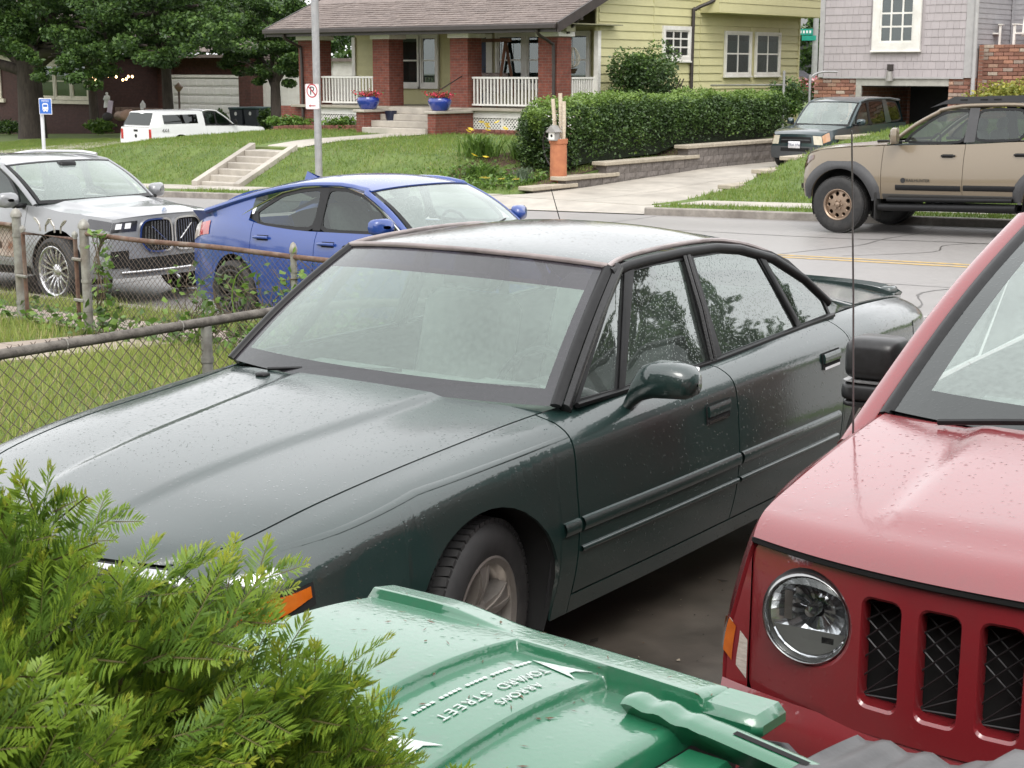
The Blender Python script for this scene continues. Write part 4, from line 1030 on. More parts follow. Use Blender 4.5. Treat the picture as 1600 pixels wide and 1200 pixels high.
def poly_on(fn, pts, off=0, sub=6, inset=0):
    """polygon given in 2-D mapped by fn(u,v,off)->3-D as a fan-free grid of triangles"""
    mb = MB(); P = [Vector(p) for p in pts]; k = len(P)
    xs = [p[0] for p in pts]; ys = [p[1] for p in pts]; st = max(max(xs) - min(xs), max(ys) - min(ys)) / sub
    holed(mb, [tuple(p) for p in pts], [], lambda u, v, d: fn(u, v, off), step=st)
    return mb
def ring_on(mb, fn, pts, w, off=.004, th=.012, mi=0, outward=True):
    """flat frame of width w round a closed 2-D outline, mapped by fn; outer side grows outwards"""
    P = [Vector(p) for p in pts]; k = len(P); N = []
    area = sum(P[i].x * P[(i + 1) % k].y - P[(i + 1) % k].x * P[i].y for i in range(k)); sg = 1 if area > 0 else -1
    for i in range(k):
        d1 = (P[i] - P[i - 1]).normalized(); d2 = (P[(i + 1) % k] - P[i]).normalized(); n1 = Vector((d1.y, -d1.x)) * sg; n2 = Vector((d2.y, -d2.x)) * sg
        m_ = n1 + n2; l = m_.length; m_ = m_ / l if l > 1e-6 else n1; c = max(.45, m_.dot(n1)); N.append(m_ / c)
    if not outward: N = [-x for x in N]
    V = []
    for i in range(k):
        a = P[i]; b = P[i] + N[i] * w
        V += [fn(a.x, a.y, off - th), fn(a.x, a.y, off), fn(b.x, b.y, off), fn(b.x, b.y, off - th)]
    F = []
    for i in range(k):
        j = (i + 1) % k
        for q in range(3):
            f = (i * 4 + q, j * 4 + q, j * 4 + q + 1, i * 4 + q + 1); F.append(f)
    return mb.add(V, F, mi)
def dens(pts, n=5, closed=True):
    """round a polygon's corners by Catmull-Rom"""
    return [(p.x, p.y) for p in cpath([(a, b, 0) for a, b in pts], n, closed)]
def chaikin(pts, k=2, keep=.22):
    P = [Vector(p) for p in pts]
    for _ in range(k):
        Q = []
        for i in range(len(P)):
            a, b = P[i], P[(i + 1) % len(P)]; Q += [a.lerp(b, keep), a.lerp(b, 1 - keep)]
        P = Q; keep = .25
    return [(p.x, p.y) for p in P]
def seat(car, x, y, z, sc=1, mat=SEAT):
    mb = MB(); mb.cbox((x, y, z), (.25 * sc, .25 * sc, .08), b=.05)
    M = Matrix.Rotation(R(-16), 3, 'Y'); mb.cbox((x - .28, y, z + .34), (.075, .25 * sc, .32), b=.06, mat=M)
    mb.cbox((x - .39, y, z + .74), (.05, .13, .09), b=.04, mat=M)
    return car.o(mb, 'seat', mat, None, 50)
def steering(car, x, y, z, mat=BLACKT):
    mb = MB(); mb.lathe([(.185 + .014 * math.cos(a), .014 * math.sin(a)) for a in lin(0, 2 * math.pi, 9)], 28, axis='x'); mb.cbox((0, 0, 0), (.02, .17, .02), b=.008); mb.cbox((.0, 0, -.06), (.025, .05, .06), b=.015)
    mb.xf(Matrix.Translation((x, y, z)) @ Matrix.Rotation(R(-22), 4, 'Y')); return car.o(mb, 'steering_wheel', mat, None, 50)
# ================================================================ GREEN SEDAN IN THE DRIVEWAY
def to_st(x, y):        # view-axes ground coordinates -> street axes
    c, s = math.cos(R(39)), math.sin(R(39)); return (x * c - y * s, x * s + y * c)
GREEN = paint('dark_green_metallic_paint', (.003, .021, .018), metal=0, rough=.5, ior=1.72, drop=.6, dscale=105, mott=.5, few=.66, dirt=((.008, .016, .014), .35, 3.0, (1, 1, .35)))
sx, sy = to_st(-.787, 5.28)
LN = [
 [(1.0, .50, .725), (.93, .575, .755), (.82, .63, .785), (.6, .675, .835), (.3, .70, .872), (0, .712, .895), (-.3, .725, .915), (-.55, .755, .932), (-.8, .80, .94), (-1.2, .815, .942), (-1.6, .818, .945), (-2.2, .812, .965), (-2.75, .79, .982), (-3.15, .755, .975), (-3.5, .715, .955), (-3.85, .665, .925), (-4.1, .60, .885)],
 [(1.0, .58, .71), (.93, .66, .74), (.82, .72, .768), (.6, .775, .815), (.3, .803, .852), (0, .815, .875), (-.55, .84, .905), (-1.2, .862, .918), (-2.2, .864, .938), (-3.0, .842, .945), (-3.5, .80, .925), (-3.9, .735, .89), (-4.1, .65, .855)],
 [(1.0, .625, .67), (.93, .725, .695), (.8, .80, .72), (.6, .842, .765), (.3, .868, .80), (0, .88, .82), (-.55, .897, .845), (-1.2, .912, .86), (-2.2, .914, .875), (-3.0, .90, .88), (-3.5, .862, .865), (-3.9, .795, .835), (-4.1, .70, .80)],
 [(1.0, .64, .58), (.93, .745, .60), (.8, .825, .62), (.6, .865, .645), (.3, .89, .665), (-.55, .915, .69), (-1.2, .928, .70), (-2.2, .93, .715), (-3.0, .915, .725), (-3.5, .88, .715), (-3.9, .81, .695), (-4.1, .71, .675)],
 [(1.0, .655, .49), (.93, .765, .50), (.8, .845, .51), (.6, .88, .53), (.3, .903, .55), (-.55, .925, .565), (-1.2, .938, .57), (-2.2, .94, .58), (-3.0, .928, .59), (-3.5, .895, .58), (-3.9, .825, .56), (-4.1, .72, .55)],
 [(1.0, .645, .36), (.93, .755, .36), (.8, .835, .37), (.3, .89, .40), (-.55, .915, .42), (-1.2, .925, .42), (-2.2, .928, .42), (-3.0, .918, .43), (-3.5, .885, .43), (-3.9, .81, .42), (-4.1, .70, .41)],
 [(1.0, .60, .22), (.93, .70, .21), (.8, .78, .215), (.3, .85, .235), (-.55, .875, .245), (-1.2, .885, .245), (-2.2, .885, .245), (-3.0, .88, .25), (-3.5, .85, .26), (-3.9, .77, .28), (-4.1, .66, .29)]]
C = Car('sedan', 'dark green metallic sedan with wet hood parked in the driveway', (sx, sy, .012), R(234.6 + 39), LN, 1.0, -4.1, [(.03, .345, .385), (-3.0, .335, .385)], GREEN, bulge=(.16, .13), capdz=(.03, .02))
SE = C
C.liner(); C.wells(.34)
# fender, doors, quarter panel
fs = lambda v: -.455 - .0 * v                                   # fender / front door seam
bs = lambda v: float(np.interp(v, [0, .15, .45, 1], [-1.535, -1.56, -1.60, -1.585]))      # B seam
rs_ = lambda v: float(np.interp(v, [0, .2, .45, .62, 1], [-2.66, -2.70, -2.72, -2.60, -2.585]))   # rear door / quarter seam
C.panel('fender', .998, lambda v: fs(v) + .004, 0, 1, nx=26, nv=22)
C.panel('front_door', lambda v: fs(v) - .004, lambda v: bs(v) + .004, 0, .93, nx=16, nv=22)
C.panel('rear_door', lambda v: bs(v) - .004, lambda v: rs_(v) + .004, 0, .93, nx=16, nv=22)
C.panel('quarter_panel', lambda v: rs_(v) - .004, -4.098, 0, 1, nx=26, nv=22)
C.panel('rocker_panel', lambda v: fs(v), lambda v: rs_(v), .937, 1, nx=16, nv=4)
# hood with two soft ridges, cowl, fascia
def hood(f, a, off=0):
    xe = 1.0 + (-.50 - 1.0) * f; b = .16 * (1 - f)**3 + .10 * f**2; y, z = C.L[0](xe); k = 1 - abs(a)**2.2
    x = xe + b * k; crown = .030 * (1 - f) + .040 * f
    aa = abs(a) * y; w1 = .17 + .17 * f; rid = .010 * (1 / (1 + math.exp(-(aa - w1) * 70)) - 1) * (-1) * 0
    rid = -.011 * sst(aa, w1 - .015, w1 + .03) * (1 - sst(aa, w1 + .03, .66)) * min(1, f * 3 + .15)
    return Vector((x, a * y * .985, z + crown * k + rid + off))
mb = MB().grid(lambda f, a: hood(f, a), lin(.005, 1, 44), lin(-1, 1, 61), flip=True, flange=.015); C.o(mb, 'hood', GREEN, smooth=60)
C.cappatch('front_bumper', True, -1, 1, .30, 1, GREEN, n=40, m=16)
C.cappatch('front_panel', True, -1, 1, .02, .30, BLACKT, n=40, m=5)
for a in (-.16, .0):
    C.cappatch('grille_opening', True, a + .01, a + .15, .09, .27, SEAM, off=.004, n=8, m=4)
C.cappatch('headlight', True, .28, .99, .05, .30, REFL, off=.006, n=14, m=6); C.cappatch('headlight', True, -.99, -.28, .05, .30, REFL, off=.006, n=14, m=6)
# wrap-round lamp at the fender corner: clear over amber
mb = MB().grid(lambda x, w: C.S(x, .335 + (.66 - .335) * w, .006) if False else C.S(x, .27 + .125 * w, .007), lin(.997, .845, 12), lin(0, 1, 6), flip=True)
C.both(mb, 'headlight_corner', REFL, smooth=60)
mb = MB().grid(lambda x, w: C.S(x, .425 + (.095 - .05 * sst(.98 - x, .06, .22)) * w, .010 * math.sin(math.pi * min(1, (x - .77) / .24 + .02)) + .004), lin(.997, .775, 14), lin(0, 1, 6), flip=True, flange=.012)
C.both(mb, 'turn_signal', AMBER, smooth=60)
mb = MB().grid(lambda x, w: C.S(x, .41 + .12 * w - .03 * sst(.9 - x, 0, .2) * w, .0035), lin(.998, .765, 14), lin(0, 1, 8), flip=True); C.both(mb, 'lamp_gasket', SEAM, smooth=60)
# greenhouse
RL = pchip([(-.50, .785, .945), (-.66, .757, 1.05), (-.83, .708, 1.18), (-1.07, .632, 1.355), (-1.2, .612, 1.375), (-1.35, .604, 1.383), (-1.62, .602, 1.388), (-1.9, .606, 1.382), (-2.1, .617, 1.358), (-2.36, .646, 1.295), (-2.59, .694, 1.185), (-2.78, .742, 1.06), (-2.95, .76, .99), (-3.2, .75, .965)])
def G(x, z, off=0):
    yb, zb = C.L[0](x); yb -= .012; yr, zr = RL(x); t = min(1.1, max(-.2, (z - zb) / max(.08, zr - zb))); return Vector((x, yb + (yr - yb) * (t if t < 0 else t**1.12) + off, z))
def GK(x, z, off=0):      # straight tumblehome plane used for the side windows
    return Vector((x, .803 - .395 * (z - .95) - .05 * (z - .95) * (1.37 - z) * -2 + off, z))
def roof(x, a, off=0):
    y, z = RL(x); k = 1 - abs(a)**2.4; cr = float(np.interp(x, [-3.1, -2.6, -2.1, -1.6, -1.1], [.02, .045, .055, .05, .03]))
    fx = .09 * sst(x, -1.75, -1.08) - .13 * sst(-x, 2.2, 3.05)
    return Vector((x + fx * k, a * y, z + cr * k + off))
mb = MB().grid(lambda x, a: roof(x, a), lin(-1.085, -2.30, 30), lin(-1, 1, 41), flip=False, flange=.012); C.o(mb, 'roof', GREEN, smooth=60)
for sg in (1, -1):
    mb = MB().grid(lambda x, a: roof(x, a * sg), lin(-2.305, -3.16, 22), lin(.80, 1, 8), flip=sg < 0, flange=.01); C.o(mb, 'rear_pillar', GREEN, smooth=60)
GLR = glass('wet_side_glass', tint=(.36, .43, .40), film=.03, refl=2.1, drops=.22, dscale=90)
mb = MB().grid(lambda x, a: roof(x, a, -.002), lin(-2.31, -3.02, 16), lin(-.797, .797, 25)); C.o(mb, 'rear_window', GLR, smooth=180)
# lower body under the greenhouse line behind the rear door glass (sail panel)
mb = MB().grid(lambda x, w: G(x, C.L[0](x)[1] + (RL(x)[1] - C.L[0](x)[1]) * w), lin(-2.74, -3.18, 12), lin(0, 1, 6), flip=True); C.both(mb, 'sail_panel', GREEN, smooth=60)
# deck lid, spoiler, rear bumper, tail lamps
def deck(f, a):
    xe = -3.06 + (-4.1 + 3.06) * f; y, z = C.L[0](xe); k = 1 - abs(a)**2.2; return Vector((xe - .13 * k * f**2 - .10 * k * (1 - f), a * y * .985, z + .035 * k))
mb = MB().grid(deck, lin(0, .99, 20), lin(-1, 1, 31), flip=False, flange=.012); C.o(mb, 'trunk_lid', GREEN, smooth=60)
C.cappatch('rear_bumper', False, -1, 1, .42, 1, GREEN, n=30, m=14); C.cappatch('tail_panel', False, -1, 1, .02, .42, GREEN, n=30, m=8)
for a in (.35, -.98): C.cappatch('tail_light', False, a, a + .63, .14, .38, REDL, off=.008, n=12, m=5)
mb = MB().grid(lambda a, w: Vector((-3.93 - .13 * w - .09 * (1 - a * a), a * (.615 - .01 * w), .925 + .016 * (1 - abs(a)**8) - .02 * abs(a)**10 + .010 * math.sin(math.pi * w))), lin(-1, 1, 33), lin(0, 1, 7), flip=True, flange=.022); C.o(mb, 'spoiler', GREEN, smooth=60)
for y in (.56, 0, -.56): C.o(MB().box(-4.06, -3.96, y - .03, y + .03, .88, .958, b=.01), 'spoiler_post', GREEN)
mb = MB().grid(lambda a, w: C.cap(False, a, .62 + .14 * w, .03 * math.sin(math.pi * w)**.4), lin(-1, 1, 24), lin(0, 1, 6), flip=True); C.o(mb, 'bumper_strip', BLACKT)
C.o(MB().box(-4.30, -4.12, .46, .50, .40, .44).box(-4.27, -4.2, .3, .56, .36, .4, b=.01), 'tow_step', CHROME)
# windshield with shade band and black surround
def wsh(v, a, off=0):
    yb, zb = .775, .95; k = 1 - abs(a)**2.2
    B = Vector((-.52 + .10 * k, a * yb, zb - .005 * k)); T_ = Vector((roof(-1.085, a)))
    p = B.lerp(T_, v); n = Vector((.62, a * .25, .75)).normalized()
    return p + n * (.028 * math.sin(math.pi * v) * (1 - .3 * a * a) + off)
WG = glass('wet_windshield', tint=(.72, .86, .80), film=.22, filmc=(.44, .56, .50), refl=1.6, drops=.3, dscale=170)
WB_ = glass('shade_band_glass', tint=(.22, .2, .24), film=.40, filmc=(.10, .088, .105), refl=1.5, drops=.3, dscale=170)
WF = glass('windshield_frit', tint=(.06, .06, .07), film=.6, filmc=(.05, .044, .053), refl=1.5, drops=.3, dscale=170)
mb = MB().grid(lambda v, a: wsh(v, a), lin(.105, .80, 20), lin(-.93, .93, 41), flip=True); ws = C.o(mb, 'windshield', WG, smooth=180)
mb = MB().grid(lambda v, a: wsh(v, a), lin(.80, 1.0, 8), lin(-.93, .93, 41), flip=True); C.o(mb, 'shade_band', WB_, ws, smooth=180)
mb = MB().grid(lambda v, a: wsh(v, a), lin(0, .105, 5), lin(-.93, .93, 41), flip=True).grid(lambda v, a: wsh(v, a), lin(0, 1, 24), lin(.93, 1, 4), flip=True).grid(lambda v, a: wsh(v, a), lin(0, 1, 24), lin(-1, -.93, 4), flip=True); C.o(mb, 'black_border', WF, ws, smooth=180)
for sg in (1, -1):
    pp = [wsh(v, sg * 1.005, .004) for v in lin(0, 1, 14)]; C.o(MB().tube(pp, .014, 8, flat=(.8, 1.5)), 'windshield_moulding', BLACKT)
    pp = [wsh(v, sg * 1.005, .0) + Vector((-.05, sg * .012, -.006)) for v in lin(-.02, 1, 14)]; C.o(MB().tube(pp, .020, 8, flat=(1.5, 1.1)), 'front_pillar', pm('wet_black_trim', (.02, .02, .021), (.012, .012, .012), scale=60, rough=.25, bump=.02, bscale=120))
pp = [roof(-1.085, a, .008) for a in lin(-1, 1, 31)]; C.o(MB().tube(pp, .011, 8), 'roof_edge_moulding', pm('pale_rubber_moulding', (.33, .28, .27), (.2, .17, .165), rough=.3))
for sg in (1, -1):
    pp = [Vector((x, sg * (RL(x)[0] + .006), RL(x)[1] + .006)) for x in lin(-1.08, -2.80, 40)]
    C.o(MB().tube(pp, .011, 8), 'drip_rail', pm('pale_rubber_moulding', (.33, .28, .27)))
# side windows
wins = {'vent_window': [(-.635, .962), (-.868, .956), (-1.155, 1.33), (-1.10, 1.318)], 'front_window': [(-.925, .957), (-1.572, .955), (-1.618, 1.338), (-1.40, 1.340), (-1.225, 1.334)],
        'rear_side_window': [(-1.672, .962), (-2.375, .982), (-2.215, 1.306), (-1.95, 1.336), (-1.683, 1.340)], 'quarter_window': [(-2.425, .985), (-2.72, .995), (-2.70, 1.06), (-2.62, 1.145), (-2.49, 1.235), (-2.36, 1.285), (-2.262, 1.302)]}
DG = glass('wet_side_glass', tint=(.6, .72, .68))
for nm, pts in wins.items():
    C.both(poly_on(lambda u, v, d: GK(u, v, d), pts, 0), nm, DG, smooth=180)
    mb = ring_on(MB(), lambda u, v, d: GK(u, v, d), pts, .020, off=.006, th=.02); C.both(mb, 'window_frame', BLACKT, smooth=30)
pil = {'door_frame': [[(-1.575, .95), (-1.672, .955), (-1.690, 1.365), (-1.615, 1.362)], [(-.878, .95), (-.922, .952), (-1.232, 1.345), (-1.162, 1.345)], [(-2.378, .975), (-2.428, .978), (-2.27, 1.318), (-2.222, 1.325)]]}
for nm, ps in pil.items():
    for pts in ps: C.both(poly_on(lambda u, v, d: GK(u, v, d), pts, .010), nm, BLACKT, smooth=60)
for xx in (-1.618, -1.650):
    C.both(MB().tube([GK(xx + .045, .955, .014), GK(xx + .022, 1.15, .018), GK(xx, 1.355, .014)], .008, 6), 'door_frame_edge', pm('wet_black_trim', (.02, .02, .021)))
mb = MB(); up = [(-.60, .945), (-.86, .944), (-1.2, .945), (-1.6, .948), (-2.2, .968), (-2.76, .984)]
C.both(MB().tube([GK(x, z, .010) for x, z in up], .011, 6), 'belt_moulding', BLACKT, smooth=60)
tops = [(-1.07, 1.352), (-1.2, 1.366), (-1.35, 1.372), (-1.62, 1.376), (-1.9, 1.370), (-2.1, 1.346), (-2.36, 1.284), (-2.59, 1.174), (-2.76, 1.05)]
C.both(MB().tube([GK(x, z - .012, .004) for x, z in tops], .020, 8, flat=(1.1, .8)), 'door_frame_top', BLACKT, smooth=60)
# mouldings: broad ribbed cladding line on the doors, crease strip
for (a, b) in ((-.47, -1.59), (-1.61, -2.55)):
    C.strip('side_moulding', a, b, .545, .595, GREEN, out=.016, nx=18); C.strip('side_moulding', a, b, .470, .492, GREEN, out=.012, nx=18)
C.strip('side_moulding', -.36, -.45, .545, .595, GREEN, out=.016, nx=5)
C.strip('fender_crease', .80, -.45, lambda x: float(np.interp(x, [-.45, .3, .8], [.868, .835, .765])), lambda x: float(np.interp(x, [-.45, .3, .8], [.880, .847, .775])), GREEN, out=.006, nx=24, taper=.25)
C.strip('side_moulding', .44, .92, .515, .545, GREEN, out=.01, nx=12)
# door handles: recessed cup with flap
for (xa, z) in ((-1.43, .80), (-2.48, .845)):
    v0, v1 = C.vz(xa, z + .028), C.vz(xa, z - .045)
    mb = MB().grid(lambda x, w: C.S(x, v0 + (v1 - v0) * w, .003), lin(xa + .095, xa - .095, 6), lin(0, 1, 5), flip=True); h_ = C.both(mb, 'door_handle', SEAM)
    mb = MB().grid(lambda x, w: C.S(x, v0 + (v1 - v0) * (.05 + .60 * w), .012 + .004 * math.sin(3.1 * w)), lin(xa + .085, xa - .085, 6), lin(0, 1, 5), flip=True, flange=.012); C.both(mb, 'handle_flap', GREEN)
    mb = MB().grid(lambda x, w: C.S(x, v0 + (v1 - v0) * (.86 + .14 * w), .009), lin(xa + .08, xa - .08, 4), lin(0, 1, 3), flip=True, flange=.006); C.both(mb, 'handle_lip', CHROME)
v0, v1 = C.vz(-3.68, .85), C.vz(-3.68, .745); C.both(MB().grid(lambda x, w: C.S(x, v0 + (v1 - v0) * w, .002), lin(-3.60, -3.76, 5), lin(0, 1, 5), flip=True), 'fuel_door', GREEN, only=1)
# mirrors
def mirror_mb():
    mb = MB(); n = 14
    secs = [(-.885, .85, .895, .048, .022), (-.875, .872, .925, .046, .036), (-.865, .90, .965, .052, .052), (-.86, .935, .998, .064, .064), (-.845, .99, 1.018, .072, .066), (-.855, 1.06, 1.02, .074, .064), (-.86, 1.11, 1.016, .068, .057), (-.862, 1.135, 1.012, .045, .038), (-.862, 1.142, 1.01, .005, .005)]
    rings = []
    for (x, y, z, rx, rz) in secs:
        rings.append([(x + rx * math.copysign(abs(math.cos(q))**.7, math.cos(q)), y, z + rz * math.copysign(abs(math.sin(q))**.7, math.sin(q))) for q in [2 * math.pi * j / n for j in range(n)]])
    v = [p for r in rings for p in r]; f = []
    for i in range(len(secs) - 1):
        for j in range(n): f.append((i * n + j, i * n + (j + 1) % n, (i + 1) * n + (j + 1) % n, (i + 1) * n + j))
    return mb.add(v, f)
C.both(mirror_mb(), 'side_mirror', GREEN, smooth=70, only=1)
C.both(MB().box(-.935, -.928, .98, 1.11, .975, 1.06, b=.003), 'mirror_glass', CHROME, only=1)
# wheels
wheel(C, .0, .755, .335, .215, .205, 'five', steer=R(10)); wheel(C, .0, -.775, .335, .215, .205, 'five', steer=R(10)); wheel(C, -3.0, .775, .33, .215, .205, 'five'); wheel(C, -3.0, -.775, .33, .215, .205, 'five')
# interior
seat(C, -1.25, .38, .48); seat(C, -1.25, -.38, .48); C.o(MB().cbox((-2.25, 0, .50), (.26, .62, .1), b=.06).cbox((-2.58, 0, .80), (.09, .62, .30), b=.06, mat=Matrix.Rotation(R(-20), 3, 'Y')), 'rear_seat', SEAT, smooth=50)
C.o(MB().cbox((-.72, 0, .84), (.24, .70, .07), b=.05).cbox((-.80, .38, .88), (.12, .2, .05), b=.04), 'dashboard', pm('pale_dash', (.30, .32, .30), (.22, .24, .22), rough=.7), smooth=50)
steering(C, -.98, .38, .86); C.o(MB().cbox((-1.05, 0, 1.27), (.02, .11, .03), b=.012), 'rear_view_mirror', BLACKT)
C.o(MB().box(-2.9, -.4, -.72, .72, .28, .31), 'cabin_floor', LINER); C.o(MB().box(-3.1, -2.7, -.7, .7, .93, .95), 'parcel_shelf', LINER)
# wipers, antenna, washer nozzles
for (p, q) in (((-.46, .12, .952), (-.60, .66, .992)), ((-.44, -.50, .952), (-.58, .05, .985))):
    C.o(MB().tube([p, ((p[0] + q[0]) / 2 + .02, (p[1] + q[1]) / 2, (p[2] + q[2]) / 2 + .012), q], .007, 5), 'wiper', BLACKT)
for y in (-.46, .0): C.o(MB().cbox((-.37, y, .945), (.02, .025, .008), b=.006), 'washer_nozzle', BLACKT, smooth=50)
C.o(MB().tube([(-2.95, -.74, .98), (-2.86, -.74, 1.25), (-2.74, -.74, 1.49)], [.004, .003, .002], 5), 'antenna', BLACKT)
# ================================================================ RED SUV NOSE AT THE RIGHT
RED = paint('dark_red_paint', (.20, .008, .013), metal=0, rough=.5, ior=1.72, drop=.6, dscale=70, mott=.5, few=.6, dirt=((.12, .03, .03), .3, 4.0))
jx, jy = to_st(1.622, 3.844)
LJ = [
 [(.70, .72, .945), (.62, .735, .985), (.5, .737, 1.01), (.3, .745, 1.035), (0, .755, 1.06), (-.3, .762, 1.078), (-.6, .79, 1.085), (-1.5, .81, 1.085), (-3.4, .78, 1.09)],
 [(.70, .735, .90), (.62, .762, .935), (.5, .78, .96), (.3, .80, .985), (0, .812, 1.0), (-.3, .82, 1.02), (-1.5, .845, 1.02), (-3.4, .81, 1.02)],
 [(.70, .765, .78), (.62, .80, .80), (.5, .825, .82), (.3, .84, .84), (0, .85, .85), (-1.5, .865, .86), (-3.4, .83, .86)],
 [(.70, .79, .66), (.62, .82, .665), (.5, .845, .68), (0, .865, .70), (-1.5, .875, .70), (-3.4, .84, .70)],
 [(.70, .785, .48), (.5, .84, .50), (0, .865, .52), (-1.5, .87, .52), (-3.4, .835, .52)],
 [(.70, .74, .27), (.5, .79, .28), (0, .83, .29), (-1.5, .84, .29), (-3.4, .80, .30)]]
LJ = [[(x, y + .068, z) for x, y, z in l] for l in LJ]
J = Car('red_suv', 'dark red boxy SUV with round headlight and slotted grille beside sedan', (jx, jy, .012), R(237.99 + 39), LJ, .70, -3.4, [(0, .36, .42), (-2.63, .36, .42)], RED, pitch=.02, bulge=(lambda v: .15 - .02 * v, .06), bp=2.6)
J.liner(); J.wells(.34)
J.panel('fender', .698, -.40, 0, 1, nx=18, nv=18); J.panel('front_door', -.408, -1.40, 0, .95, nx=10, nv=16); J.panel('rear_door', -1.408, -2.3, 0, .95, nx=10, nv=16); J.panel('quarter_panel', -2.308, -3.398, 0, 1, nx=16, nv=16)
J.panel('rocker_panel', -.40, -2.3, .955, 1, nx=8, nv=4)
def jx_face(y): return .86 - .15 * (abs(y) / .79)**2.6
def jhood(f, a, off=0):
    xe = .61 + (-.33 - .61) * f; y, z = J.L[0](xe); y -= .012; k = 1 - abs(a)**2.4
    x = xe + (.15 * (1 - f)**1.6 + .16 * f**1.5) * k; aa = abs(a) * y
    rid = .016 * (1 - sst(aa, .44 + .04 * f, .50 + .04 * f)) * sst(f, .0, .12) * .9 + .004
    return Vector((x, a * y, z + .012 * k + rid + off + .016 * (1 - f)**4))
mb = MB()
# rolled front lip of the hood
def jlip(w, a):
    p = jhood(0, a); q = Vector((jx_face(a * .785) + .012, a * .78, .958)); m = p.lerp(q, .45) + Vector((.022, 0, .016)); 
    return p * (1 - w)**2 + m * 2 * w * (1 - w) + q * w * w if w < 1 else q
mb.grid(lambda q, a: jlip(-q, a) if q < 0 else jhood(q, a), lin(-1, -.12, 8) + lin(0, 1, 36), lin(-1, 1, 61), flip=True); J.o(mb, 'hood', RED, smooth=60)
J.both(MB().tube([jlip(1, a) + Vector((-.012, 0, -.010)) for a in lin(0, 1, 20)] + [Vector((.64, .775, .935))], .010, 6), 'hood_gap', SEAM)
# grille panel with round lamp holes and seven slots
SL = [-.42 + .14 * k for k in range(7)]
holes = [[(c[0] + .119 * math.cos(q), c[1] + .119 * math.sin(q)) for q in [2 * math.pi * j / 40 for j in range(40)]] for c in ((-.61, .80), (.61, .80))]
H2 = [rrect(y - .050, y + .050, .625, .893, .024, 4) for y in SL]
outer = rrect(-.785, .785, .545, .952, .05, 6)
jmap = lambda u, v, d: (jx_face(u) - d - .02 * ((v - .75) / .2)**2 * .4, u, v)
mb = holed(MB(), outer, holes + H2, jmap, step=.035, depth=.06, lip=.007, flip=False)
for c in ((-.61, .80), (.61, .80)): mb.grid(lambda q, w: jmap(c[0] + (.118 - .006 * w) * math.cos(q), c[1] + (.118 - .006 * w) * math.sin(q), .006 + .022 * w), lin(0, 2 * math.pi, 41), lin(0, 1, 3))
J.o(mb, 'grille_panel', RED, smooth=40)
mb = MB().grid(lambda a, v: (jx_face(a * .76) - .085, a * .76, v), lin(-1, 1, 30), [.5, .99]); J.o(mb, 'grille_backing', SEAM)
for y in SL:
    w = MB(); x = jx_face(y) - .055
    for k in range(-2, 7):
        z0 = .64 + k * .045
        for sg in (1, -1):
            p, q = [(y - .052, z0), (y + .052, z0 + .096)] if sg > 0 else [(y - .052, z0 + .096), (y + .052, z0)]
            if q[1] > .645 and p[1] < .89: w.tube([(x + .004 * sg, p[0], min(max(p[1], .64), .89)), (x + .004 * sg, q[0], min(max(q[1], .64), .89))], .0022, 4)
    tag(J.o(w, 'grille_mesh', pm('mesh_wire', (.05, .05, .052), rough=.35, metal=.6)), kind=None)
